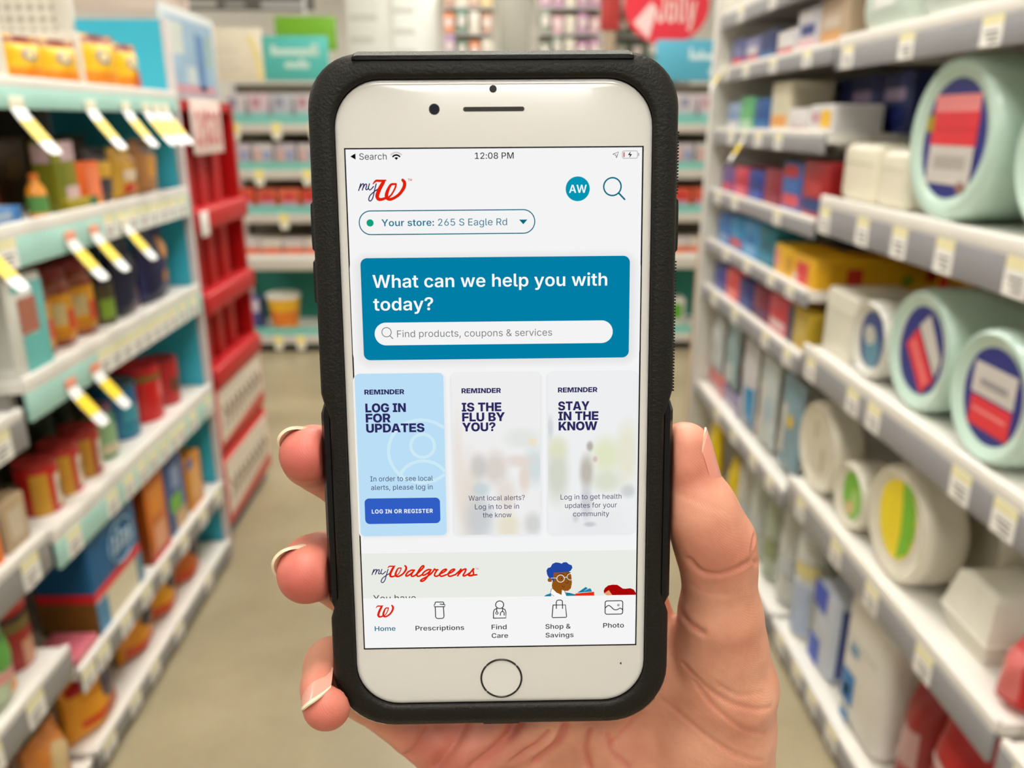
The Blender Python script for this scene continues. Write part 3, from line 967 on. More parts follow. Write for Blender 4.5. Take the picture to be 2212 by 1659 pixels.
# --- left bay, bottom deck
z6 = 0.0725
OR = (232, 150, 20)
for lab, y, w, h, cc in (('yellow and orange bag lying on the bottom shelf, left of three', 1.845, 0.17, 0.155, OR),
                         ('yellow bag with a dark oval logo, middle of three on the bottom shelf', 2.015, 0.15, 0.165, (236, 166, 24)),
                         ('orange bag with a dark label by the end of the bottom shelf', 2.20, 0.17, 0.160, (206, 106, 30))):
    pouch(lab, 'L', -0.915, y, z6, w, h, 0.09, cc, [('o', 0.35, 0.45, 0.85, 0.75, (70, 60, 66)), ('r', 0.05, 0.12, 0.95, 0.28, (206, 70, 20)), ('r', 0.05, 0.02, 0.9, 0.12, (170, 90, 16))], 'snack_bag', crimp=(190, 40, 20))
pouch('large yellow and red bag with a dark oval logo, bottom left', 'L', -0.90, 1.575, z6, 0.19, 0.150, 0.10, (236, 158, 22), [('o', 0.42, 0.4, 0.86, 0.78, (86, 70, 76)), ('r', 0.05, 0.80, 0.92, 0.93, (196, 24, 20)), ('r', 0.1, 0.24, 0.9, 0.34, (206, 30, 24)), ('r', 0.55, 0.04, 0.92, 0.24, (196, 110, 40))], 'snack_bag', crimp=(190, 30, 20))
pouch('orange bag with a cream oval at the bottom edge, left', 'L', -0.90, 1.375, z6, 0.12, 0.14, 0.08, (214, 130, 50), [('o', 0.25, 0.3, 0.75, 0.8, (206, 180, 130)), ('r', 0.1, 0.05, 0.9, 0.2, (206, 150, 70))], 'snack_bag')
jar('glass jar of brown spread behind the orange bag, bottom left', 'L', -1.0, 1.36, z6, 0.045, 0.14, (120, 84, 60), (206, 196, 186), [(176, 140, 110)])

# --- dangling tags
nm = ['leftmost', 'second', 'third', 'fourth', 'fifth', 'rightmost']
for i, y in enumerate((1.60, 1.89, 2.07, 2.19, 2.255, 2.315)):
    shelf_tag(f'yellow and white shelf tag hanging from the top teal rail, {nm[i]} from left' if 0 < i < 5 else f'yellow and white shelf tag hanging from the top teal rail, {nm[i]}', 1, LX, y, 1.418)
for i, y in enumerate((1.712, 1.818, 1.975)):
    shelf_tag(f'yellow and white shelf tag hanging from the second teal rail, {["leftmost, with orange clip", "middle, with orange clip", "rightmost"][i]}', 1, LX, y, 1.158, 0.042, 0.075, head=(246, 170, 140) if i < 2 else None)
for i, y in enumerate((1.615, 1.725)):
    shelf_tag(f'yellow and white shelf tag hanging from the third teal rail, {["left one", "right one"][i]}', 1, LX, y, 0.868, 0.042, 0.075, head=(246, 160, 130))
shelf_tag('yellow and white shelf tag before the white and teal carton', 1, LX, 1.415, 1.19, 0.040, 0.07)

# --- right bay, top shelf
rz = 1.5705
rounded_pack('silvery green wrapped bundle, left one on the top right shelf', 'R', 0.80, 1.79, rz, 0.24, 0.20, 0.20, (200, 214, 200), 'plate_bundle', 'pack', 0.05, [('F', 0.35, 0.25, 0.75, 0.7, (226, 228, 220))])
rounded_pack('silvery green wrapped bundle with white label, right one on the top right shelf', 'R', 0.80, 1.535, rz, 0.24, 0.20, 0.20, (204, 216, 204), 'plate_bundle', 'pack', 0.05, [('F', 0.3, 0.2, 0.7, 0.8, (236, 236, 228))])
rounded_pack('plain white carton at the top right corner', 'R', 0.80, 1.25, rz, 0.30, 0.24, 0.20, (226, 222, 206), 'napkin_pack', 'pack', 0.012)

# --- right bay, plate shelf
rz = 1.2285
rounded_pack('white napkin pack left of the big plate pack, further one', 'R', 0.81, 1.828, rz, 0.175, 0.16, 0.125, (230, 224, 200))
rounded_pack('white napkin pack beside the big plate pack, nearer one', 'R', 0.81, 1.668, rz, 0.125, 0.16, 0.118, (228, 222, 200))
NAVY, LR, LW = (40, 46, 128), (226, 48, 60), (206, 200, 192)
labelA = [('o', 0, 0, 0.86, 0.87, (206, 206, 196)), ('o', 0.02, -0.02, 0.70, 0.82, NAVY), ('r', -0.50, 0.30, 0.50, 0.52, (240, 140, 140)), ('r', -0.50, -0.08, 0.52, 0.32, LR), ('r', -0.46, 0.10, 0.48, 0.13, (206, 30, 44)), ('r', -0.64, 0.08, -0.46, 0.28, (170, 146, 20)), ('r', -0.47, -0.54, 0.52, -0.08, LW), ('r', -0.34, -0.36, 0.38, -0.20, (176, 168, 160)), ('o', 0.36, -0.56, 0.1, 0.07, (150, 110, 100))]
plate_pack('big mint wrapped plate pack with navy, red and white label, upper right', 'R', 0.795, 1.455, rz, 0.142, 0.16, MINT, labelA)
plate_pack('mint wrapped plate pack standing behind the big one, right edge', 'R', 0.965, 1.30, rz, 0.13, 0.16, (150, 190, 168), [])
plate_pack('mint wrapped plate pack cut off by the right edge on the upper shelf', 'R', 0.80, 1.145, rz, 0.130, 0.16, MINT, labelA)
for i, y in enumerate((1.985, 2.165, 2.345)):
    carton(f'navy blue carton behind the low white cartons, {ORD[2 - i]} from the left', 'R', 0.945, y, 1.3725, 0.17, 0.24, 0.135, (22, 36, 96), [('F', 0.2, 0.55, 0.8, 0.75, (150, 130, 160)), ('F', 0.25, 0.2, 0.7, 0.35, (40, 56, 130))], group='navy cartons behind the napkins')

# --- right bay, middle shelf with three plate packs
rz = 0.8695
rounded_pack('square white napkin block at the left end of the middle shelf', 'R', 0.81, 1.828, rz, 0.165, 0.17, 0.155, (226, 222, 204), 'napkin_pack', 'pack', 0.01)
BL = (70, 90, 140)
plate_pack('small white plate pack with a blue oval label', 'R', 0.80, 1.655, rz, 0.086, 0.14, (214, 212, 200), [('o', 0, 0, 0.62, 0.80, (60, 74, 130)), ('o', 0.05, -0.25, 0.4, 0.45, (90, 140, 160)), ('o', -0.1, 0.1, 0.3, 0.25, (190, 190, 176))])
labelB = [('o', 0, 0, 0.84, 0.84, (206, 206, 196)), ('o', 0, -0.02, 0.66, 0.74, NAVY), ('p', 0, 0, 0, 0, LR)]
t = plate_pack('mint wrapped plate pack with a slanted red and white label, middle shelf', 'R', 0.80, 1.455, rz, 0.118, 0.17, MINT, [('o', 0, 0, 0.84, 0.84, (206, 206, 196)), ('o', 0, -0.02, 0.66, 0.74, NAVY)])
m = MB()
R_ = 0.118
for k, (q, c) in enumerate((([(-0.45, 0.0), (-0.15, 0.34), (0.5, -0.36), (0.18, -0.66)], LR), ([(-0.12, 0.38), (0.15, 0.62), (0.62, 0.0), (0.52, -0.3)], LW), ([(-0.30, 0.06), (-0.2, 0.16), (0.36, -0.42), (0.26, -0.52)], (240, 120, 120)))):
    m.add([(x * R_, 0.0078 - 0.0004 * k, R_ + z * R_) for x, z in q], [(3, 2, 1, 0)], M_(c, 0.35))
m.build('slanted_label', t)
plate_pack('mint wrapped plate pack cut off by the right edge, middle shelf', 'R', 0.785, 1.20, rz, 0.112, 0.17, MINT, [('o', 0, 0, 0.84, 0.84, (206, 206, 196)), ('o', 0.0, 0, 0.68, 0.76, NAVY), ('r', -0.5, -0.05, 0.5, 0.42, LW), ('r', -0.46, -0.52, 0.5, -0.08, LR), ('r', -0.4, -0.3, 0.4, -0.24, (240, 130, 130)), ('r', -0.3, 0.12, 0.34, 0.2, (150, 146, 150))])
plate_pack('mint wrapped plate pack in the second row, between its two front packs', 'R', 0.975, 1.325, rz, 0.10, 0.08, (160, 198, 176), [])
# a narrow step shelf at the back carries the yellow cartons
t = thing('step_shelf', 'narrow grey step shelf carrying the yellow cartons', 'shelf', (1.06, 1.465, 0.975))
MB().box(0, 0.16, -0.44, 0.44, -0.012, 0.0, LGREY).build('shelf_board', t)
MB().box(-0.006, 0.0, -0.44, 0.44, -0.030, 0.002, RG, 0.001).build('front_lip', t)
for i, y in enumerate((1.83, 1.66, 1.49, 1.32, 1.15)):
    carton(f'yellow carton with red and green print on the step shelf, {ORD[i]} from the left', 'R', 1.07, y, 0.9755, 0.155, 0.12, 0.085, (226, 172, 10), [('F', 0.08, 0.2, 0.35, 0.85, (206, 40, 30)), ('F', 0.55, 0.1, 0.75, 0.4, (110, 140, 30)), ('F', 0.4, 0.55, 0.92, 0.8, (180, 110, 10))], group='yellow cartons on the step shelf')

# --- right bay, lower shelf
rz = 0.5125
CR = (222, 216, 196)
plate_pack('plain cream plate stack at the left end of the lower shelf', 'R', 0.80, 1.845, rz, 0.118, 0.08, CR, [('o', 0, 0, 0.7, 0.78, (214, 208, 186)), ('r', -0.3, 0.1, -0.18, 0.5, (176, 170, 140)), ('r', 0.14, -0.5, 0.3, 0.0, (176, 170, 140))], fluted=True)
plate_pack('small cream plate stack with a green leaf label', 'R', 0.80, 1.645, rz, 0.080, 0.09, CR, [('o', 0.05, 0.06, 0.58, 0.76, (112, 186, 40)), ('o', 0.2, -0.1, 0.22, 0.4, (170, 206, 110)), ('o', -0.05, -0.4, 0.2, 0.2, (226, 180, 130))], fluted=True)
t = plate_pack('large cream plate stack with a yellow and green oval label', 'R', 0.80, 1.435, rz, 0.122, 0.09, CR, [('o', 0, 0, 0.78, 0.82, (226, 220, 204)), ('o', -0.06, 0.08, 0.60, 0.74, (250, 222, 6))], fluted=True)
m = MB()
R_ = 0.122
q = [(-0.04, 0.80), (0.24, 0.74), (0.46, 0.42), (0.52, 0.02), (0.40, -0.36), (0.08, -0.62), (0.12, -0.1), (0.06, 0.36)]
m.add([(x * R_, 0.0082, R_ + z * R_) for x, z in q], [tuple(range(len(q) - 1, -1, -1))], M_((116, 190, 22), 0.35))
m.build('green_print', t)
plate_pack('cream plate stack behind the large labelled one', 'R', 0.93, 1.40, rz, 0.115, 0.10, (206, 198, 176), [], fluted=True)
t = thing('foam_box', 'white foam clamshell box leaning on the lower right shelf', 'box')
place(t, 'R', 0.80, 1.20, rz)
m = MB().lathe([(0.075, 0.0), (0.098, 0.045), (0.102, 0.048)], M_((226, 222, 206), 0.6), 4, Matrix.Translation((0, 0.09, 0)) @ Matrix.Rotation(math.pi / 4, 4, 'Z'), smooth=False)
m.build('tray_half', t)
m = MB().lathe([(0.102, 0.049), (0.098, 0.052), (0.078, 0.125), (0.06, 0.130)], M_((230, 226, 210), 0.6), 4, Matrix.Translation((0, 0.09, 0)) @ Matrix.Rotation(math.pi / 4, 4, 'Z'), smooth=False)
m.build('lid_half', t)
t = thing('foam_box', 'second white foam clamshell box behind the first', 'box')
place(t, 'R', 0.97, 1.16, rz)
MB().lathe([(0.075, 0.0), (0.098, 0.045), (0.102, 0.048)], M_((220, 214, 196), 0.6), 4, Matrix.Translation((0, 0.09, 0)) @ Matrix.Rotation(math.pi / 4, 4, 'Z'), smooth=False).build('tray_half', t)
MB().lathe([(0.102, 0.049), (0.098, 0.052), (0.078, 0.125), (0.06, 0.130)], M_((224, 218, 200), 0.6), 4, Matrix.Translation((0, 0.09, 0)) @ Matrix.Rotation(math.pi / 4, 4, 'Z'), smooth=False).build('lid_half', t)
pouch('red bag of cups on the lower shelf at the right edge', 'R', 0.80, 1.045, rz, 0.075, 0.13, 0.10, (196, 24, 26), [('r', 0.2, 0.2, 0.8, 0.8, (214, 110, 106))], 'cup_bag')

# --- right bay, bottom deck
rz = 0.0785
cup_sleeve('tall sleeve of white cups with a blue label on the bottom shelf', 'R', 0.80, 1.86, rz, 0.050, 0.30, (214, 214, 204), [(0.05, 0.62, -85, -45, (36, 110, 180)), (0.10, 0.25, -45, -5, (40, 120, 150)), (0.05, 0.55, -45, 60, (176, 190, 214)), (0.62, 0.75, -80, 80, (226, 214, 150))])
rounded_pack('blue and white cup pack right of the tall cup sleeve', 'R', 0.81, 1.70, rz, 0.13, 0.15, 0.24, (196, 204, 218), 'cup_pack', 'pack', 0.025, [('F', 0.02, 0.70, 0.60, 0.98, (44, 80, 200)), ('F', 0.02, 0.05, 0.5, 0.35, (50, 86, 196)), ('R', 0.1, 0.1, 0.9, 0.9, (60, 80, 150))])
rounded_pack('large white wrapped pack with a blue logo on the bottom shelf', 'R', 0.80, 1.475, rz, 0.20, 0.20, 0.335, (226, 222, 212), 'napkin_pack', 'pack', 0.035, [('F', 0.16, 0.18, 0.44, 0.42, (30, 124, 196)), ('F', 0.22, 0.22, 0.34, 0.32, (206, 220, 226)), ('F', 0.24, 0.56, 0.44, 0.64, (120, 160, 190)), ('F', 0.2, 0.04, 0.4, 0.12, (70, 140, 196))])
pouch('red bag with white lettering on the bottom shelf, nearer one', 'R', 0.80, 1.14, rz, 0.19, 0.33, 0.12, (176, 16, 20), [('r', 0.15, 0.3, 0.85, 0.55, (214, 196, 190)), ('r', 0.2, 0.62, 0.6, 0.66, (206, 180, 176))], 'cup_bag')
pouch('dull red bag behind the white pack on the bottom shelf', 'R', 0.82, 1.30, rz, 0.11, 0.30, 0.10, (150, 40, 40), [('r', 0.2, 0.3, 0.8, 0.6, (190, 150, 146))], 'cup_bag')
carton('dark maroon carton below the shelf end, bottom right corner', 'R', 0.80, 0.90, 0.505, 0.13, 0.16, 0.085, (206, 190, 160), [('F', 0.1, 0.2, 0.9, 0.8, (120, 30, 30))])

# --- far right bay
def row(side, xf, z, y0, y1, names, d=0.12, gap=0.006):
    n = len(names)
    w = abs(y1 - y0) / n
    for i, (lab, h, c, pr, *dd) in enumerate(names):
        y = y0 + (y1 - y0) * (i + 0.5) / n
        carton(lab, side, xf, y, z, w - gap, dd[0] if dd else d, h, c, pr)


def P(*c):
    o = []
    for i, q in enumerate(c):
        o.append(('F', 0.08 + 0.1 * (i % 2), 0.1 + 0.3 * i, 0.9 - 0.06 * i, 0.34 + 0.3 * i, q))
    return o


B1, B2, RD, WH = (40, 60, 130), (20, 80, 150), (206, 50, 60), (216, 212, 210)
row('R', 0.80, 1.5645, 2.88, 1.97, [
    ('blue carton with a red spot at the far end of the upper carton shelf', 0.088, (90, 96, 150), P(RD, (120, 130, 170))),
    ('pale blue and red carton second from the far end, upper carton shelf', 0.080, (130, 130, 170), P((200, 90, 100), WH)),
    ('navy carton in the middle of the upper carton shelf', 0.085, (30, 44, 100), P((60, 110, 160), (30, 50, 110))),
    ('white carton with a red square on the upper carton shelf', 0.070, WH, P(RD, (226, 222, 220))),
    ('white and navy carton at the near end of the upper carton shelf', 0.105, (206, 206, 216), P((226, 190, 190), (56, 66, 130), (226, 220, 226))),
    ('brown edged carton beside the silvery bundles', 0.11, (196, 170, 140), P((214, 160, 100), (206, 190, 170)))])
row('R', 0.80, 1.3725, 2.88, 1.97, [
    ('pale blue carton at the far end of the second carton shelf', 0.085, (150, 170, 200), P(WH, (120, 150, 190))),
    ('green carton on the second carton shelf', 0.100, (90, 170, 110), P((170, 206, 170), (110, 186, 120))),
    ('deep blue carton right of the green one', 0.092, (20, 84, 150), P((40, 110, 170), (20, 70, 140))),
    ('tall cream carton with an orange figure on the second carton shelf', 0.130, (226, 218, 190), P((226, 160, 80), (214, 210, 180))),
    ('low white carton with grey print on the second carton shelf', 0.060, WH, P((200, 180, 180))),
    ('white carton with a yellow star at the near end of the second carton shelf', 0.066, WH, [('F', 0.5, 0.2, 0.9, 0.8, (240, 190, 30)), ('F', 0.1, 0.4, 0.45, 0.7, (206, 150, 160))])])
row('R', 0.80, 1.1705, 2.88, 1.97, [
    ('purple and red carton at the far end of the third carton shelf', 0.085, (110, 80, 140), P((206, 60, 90))),
    ('red carton second from the far end, third carton shelf', 0.090, (206, 60, 84), P((226, 110, 130), (180, 40, 60))),
    ('blue carton in the middle of the third carton shelf', 0.088, (36, 60, 150), P((60, 90, 180), (30, 50, 120))),
    ('maroon carton on the third carton shelf', 0.10, (140, 30, 50), P((150, 50, 70))),
    ('blue and red carton near the shelf end, third carton shelf', 0.125, (60, 100, 170), P((214, 80, 90), (60, 110, 180), (190, 30, 40))),
    ('red topped carton with a dark blue base beside the napkin packs', 0.135, (170, 24, 30), P((24, 60, 120), (190, 60, 60)))])
row('R', 0.80, 0.9965, 2.88, 1.97, [
    ('blue carton at the far end of the fourth carton shelf', 0.10, (60, 110, 180), P((140, 170, 206), (40, 120, 190))),
    ('sky blue carton with a red dot on the fourth carton shelf', 0.105, (40, 136, 190), P((206, 80, 90), (60, 150, 200))),
    ('light blue carton on the fourth carton shelf', 0.108, (70, 150, 206), P((120, 180, 220), (30, 110, 180))),
    ('teal carton on the fourth carton shelf', 0.11, (20, 120, 140), P((40, 140, 170), (20, 100, 120))),
    ('yellow carton with a pink patch on the fourth carton shelf', 0.080, (240, 190, 20), [('R', 0.3, 0.1, 0.45, 0.6, (206, 60, 30)), ('F', 0.0, 0.2, 0.3, 0.8, (232, 150, 130)), ('F', 0.6, 0.2, 0.95, 0.7, (206, 150, 20))]),
    ('yellow carton with a red tomato print at the near end', 0.076, (236, 180, 20), [('F', 0.15, 0.05, 0.7, 0.75, (222, 60, 70)), ('F', 0.0, 0.0, 0.2, 0.3, (226, 220, 206)), ('R', 0.2, 0.1, 0.3, 0.7, (196, 50, 30)), ('R', 0.55, 0.15, 0.62, 0.5, (120, 140, 30)), ('R', 0.7, 0.3, 0.8, 0.8, (190, 60, 30))], 0.40)])
row('R', 0.80, 0.8335, 2.88, 1.97, [
    ('dark blue carton at the far end of the fifth carton shelf', 0.085, (60, 70, 150), P((110, 110, 180))),
    ('salmon red carton on the fifth carton shelf', 0.095, (226, 90, 90), P((240, 140, 130), (206, 60, 60))),
    ('navy carton right of the salmon one', 0.088, (36, 50, 120), P((60, 80, 150))),
    ('maroon carton on the fifth carton shelf', 0.095, (130, 30, 60), P((90, 40, 90))),
    ('red carton with white print on the fifth carton shelf', 0.10, (206, 70, 80), P((226, 190, 190), (206, 50, 60))),
    ('ochre carton with a dark stripe at the near end of the fifth carton shelf', 0.10, (196, 164, 40), [('F', 0.0, 0.0, 0.3, 1, (50, 60, 90)), ('F', 0.4, 0.3, 0.9, 0.8, (206, 180, 90))])])
# hanging bags under the fifth shelf
def hang_bag(label, xf, y, z, w, h, col, prints):
    t = pouch(label, 'R', xf, y, z, w, h, 0.03, col, prints, 'cutlery_bag')
    m = MB()
    m.tube([(0, 0.015, h * 0.97), (0, 0.06, h * 0.985), (0, 0.30, h * 0.985)], 0.0025, LGREY, 6)
    m.build('peg_hook', t)
    return t


CLR = (196, 206, 204)
hang_bag('clear bag of cutlery with grey card, far end', 0.80, 2.80, 0.535, 0.13, 0.20, (190, 198, 196), [('r', 0.2, 0.5, 0.8, 0.8, (206, 210, 210))])
hang_bag('clear bag with dark teal shade behind, second from the far end', 0.80, 2.62, 0.535, 0.13, 0.22, (150, 176, 178), [('r', 0.2, 0.1, 0.8, 0.4, (196, 206, 206))])
hang_bag('white and bright blue cutlery bag', 0.80, 2.42, 0.475, 0.15, 0.27, (206, 206, 206), [('r', 0.55, 0.02, 0.95, 0.48, (40, 140, 196)), ('r', 0.05, 0.05, 0.3, 0.5, (90, 140, 190))])
hang_bag('pale blue cutlery bag with white spoons', 0.80, 2.24, 0.475, 0.15, 0.27, CLR, [('r', 0.2, 0.1, 0.5, 0.7, (226, 218, 206)), ('o', 0.6, 0.3, 0.9, 0.6, (176, 196, 206))])
hang_bag('blue grey cutlery bag beside the plain plate stack', 0.80, 2.05, 0.475, 0.16, 0.27, (130, 160, 172), [('r', 0.2, 0.2, 0.5, 0.7, (206, 206, 196)), ('o', 0.6, 0.5, 0.8, 0.65, (220, 190, 60))])
row('R', 0.81, 0.4585, 2.88, 2.50, [
    ('small red and white carton at the far end of the low shelf', 0.07, (206, 120, 120), P(WH)),
    ('small mauve carton on the low shelf at the far end', 0.06, (150, 140, 170), P(WH))])
for i, (lab, y, z, h, c) in enumerate((('upper yellow card pack at the far end of the right aisle', 2.72, 0.268, 0.13, (236, 206, 20)), ('lower yellow card pack near the thumb', 2.56, 0.086, 0.20, (240, 210, 20)), ('mauve card pack between the two yellow ones', 2.66, 0.086, 0.16, (170, 150, 180)))):
    pouch(lab, 'R', 0.79 + 0.03 * i, y, z if i else 0.086, 0.10, h if i else 0.31, 0.05, c, [('r', 0.15, 0.1, 0.85, 0.45, (226, 214, 190) if i != 2 else (206, 190, 206))], 'card_pack')
for i, (y, c, h) in enumerate(((2.42, (206, 204, 190), 0.24), (2.28, (196, 200, 186), 0.28), (2.14, (176, 184, 160), 0.26), (2.01, (206, 206, 196), 0.3))):
    cup_sleeve(['whitish cup sleeve on the bottom shelf beside the thumb knuckle', 'second whitish cup sleeve on the bottom shelf, near the thumb', 'olive tinted cup sleeve on the bottom shelf', 'white cup sleeve next to the tall blue labelled one'][i], 'R', 0.81, y, 0.086, 0.048, h, c, [(0.3, 0.5, -60, 60, (150, 160, 120) if i == 2 else (200, 206, 206))])
for i, y in enumerate((2.55, 2.85)):
    shelf_tag(f'yellow shelf tag on the far right shelf edge, {["nearer one", "farther one"][i]}', -1, RX, y, (1.345, 1.56)[i], 0.03, 0.06, 0.04, group='dangling tags on the right')

# --- goods on the far rack (turned to the camera)
def fbox(label, x, z, w, h, c, prints=(), d=0.16, name='carton', group=None):
    return carton(label, 'F', 0.0, 0.0, 0.0, w, d, h, c, prints, name, 'box', group)


def far_row(z, h, cols, name, xs, w, pr):
    for i, x in enumerate(xs):
        c = cols[i % len(cols)]
        side = 'left' if x < 0 else 'right'
        n = i if x < 0 else i - sum(1 for q in xs if q < 0)
        o = carton(f'{name}, {ORD[n]} from left, {side} of phone', 'F', 0, 0, 0, w, 0.16, h, c, pr(i), group=name)
        o.rotation_euler = (0, 0, 0)
        o.location = (x, 5.03, z)


XS = [-1.50, -1.365, -1.23, -1.095, -0.96, 1.02, 1.155, 1.29]
far_row(1.4035, 0.15, [(206, 196, 198), (214, 190, 196), (190, 190, 196)], 'pinkish carton on the top far shelf', XS, 0.12, lambda i: [('F', 0.0, 0.0, 1, 0.32, (150, 196, 196)), ('F', 0.2, 0.5, 0.6, 0.85, (190, 140, 150) if i % 2 else (150, 150, 170))])
far_row(1.1435, 0.13, [(196, 186, 192), (206, 200, 196)], 'pale carton on the second far shelf', XS, 0.12, lambda i: [('F', 0.1, 0.2, 0.4, 0.8, (214, 170, 160)), ('F', 0.5, 0.3, 0.9, 0.7, (150, 156, 190))])
far_row(0.8855, 0.125, [(222, 84, 44), (214, 96, 60), (226, 110, 70)], 'orange red carton on the third far shelf', XS, 0.12, lambda i: [('F', 0.1, 0.08, 0.9, 0.4, (196, 160, 190)), ('F', 0.2, 0.5, 0.8, 0.8, (206, 50, 50))])
far_row(0.6135, 0.10, [(206, 196, 190), (214, 204, 190)], 'orange banded white carton on the fourth far shelf', XS, 0.128, lambda i: [('F', 0.0, 0.05, 1, 0.42, (236, 100, 40))])
for z, h, c, pr in ((1.4035, 0.15, (206, 194, 198), ('F', 0, 0, 1, 0.3, (150, 196, 196))), (1.1435, 0.13, (200, 194, 194), ('F', 0.2, 0.3, 0.8, 0.7, (206, 170, 170))), (0.8855, 0.125, (220, 92, 54), ('F', 0.1, 0.1, 0.9, 0.4, (196, 160, 190))), (0.6135, 0.10, (210, 200, 190), ('F', 0, 0.05, 1, 0.42, (236, 100, 40)))):
    first = None
    for x in (-0.72, -0.48, -0.24, 0.0, 0.24, 0.48, 0.72):
        if first is None:
            first = carton('carton pack on the far rack, out of sight behind the phone', 'F', 0, 0, 0, 0.21, 0.16, h, c, [pr], 'carton', 'box', 'far cartons behind the phone')
            o = first
        else:
            o = first.copy()
            C.objects.link(o)
            for ch in first.children:
                q = ch.copy()
                C.objects.link(q)
                q.parent = o
        o.location = (x, 5.03, z)
t = thing('bucket', 'yellow and orange tapered bucket on the bottom far shelf', 'bucket', (-1.345, 5.14, 0.1285))
MB().lathe([(0.075, 0), (0.08, 0.004), (0.102, 0.20)], M_((246, 186, 40)), 28).build('bucket_body', t)
MB().lathe([(0.108, 0.198), (0.108, 0.222), (0.09, 0.228)], M_((226, 222, 206)), 28).build('lid', t)
m = MB()
vs = []
for i in range(15):
    a = -HALF + math.radians(-75 + 150 * i / 14)
    for zz in (0.02, 0.12):
        r = 0.0795 + 0.024 * zz / 0.2
        vs.append((r * math.cos(a), r * math.sin(a), zz))
m.add(vs, [(2 * i, 2 * i + 2, 2 * i + 3, 2 * i + 1) for i in range(14)], M_((236, 130, 40)), True)
m.build('printed_label', t)
carton('navy and white carton left of the yellow bucket', 'F', 0, 0, 0, 0.10, 0.16, 0.20, (70, 80, 140), [('F', 0, 0.6, 1, 1, (206, 196, 210))]).location = (-1.53, 5.05, 0.1285)
carton('green topped carton on the bottom far shelf right of the phone', 'F', 0, 0, 0, 0.16, 0.16, 0.19, (206, 204, 190), [('F', 0.2, 0.35, 0.9, 0.85, (90, 160, 40))]).location = (1.15, 5.05, 0.1285)
FTG = []
for z, xs in ((1.372, (-1.50, -1.26, -1.04)), (1.108, (-1.385, -1.10, -0.97)), (0.85, (-1.26, -1.0)), (0.09, (-1.36, -1.22, -1.06))):
    for i, x in enumerate(xs):
        zn = {1.372: 'top', 1.108: 'second', 0.85: 'third', 0.09: 'bottom'}[z]
        t = thing('shelf_tag', f'yellow and white tag hanging from the {zn} rail of the far rack, {ORD[i]} from left', 'price tag', (x, 4.991, z), 0, 'tags on the far rack')
        m = MB()
        m.slab([(-0.03, 0.02), (0.03, 0.02), (0.028, -0.05), (0.018, -0.075), (-0.018, -0.075), (-0.028, -0.05)], -0.0015, 0.0, mat((236, 232, 210), 0.4))
        m.build('plastic_flag', t)
        MB().box(-0.02, 0.02, -0.0024, -0.0016, -0.03, 0.015, mat((244, 226, 110), 0.4)).build('yellow_band', t)

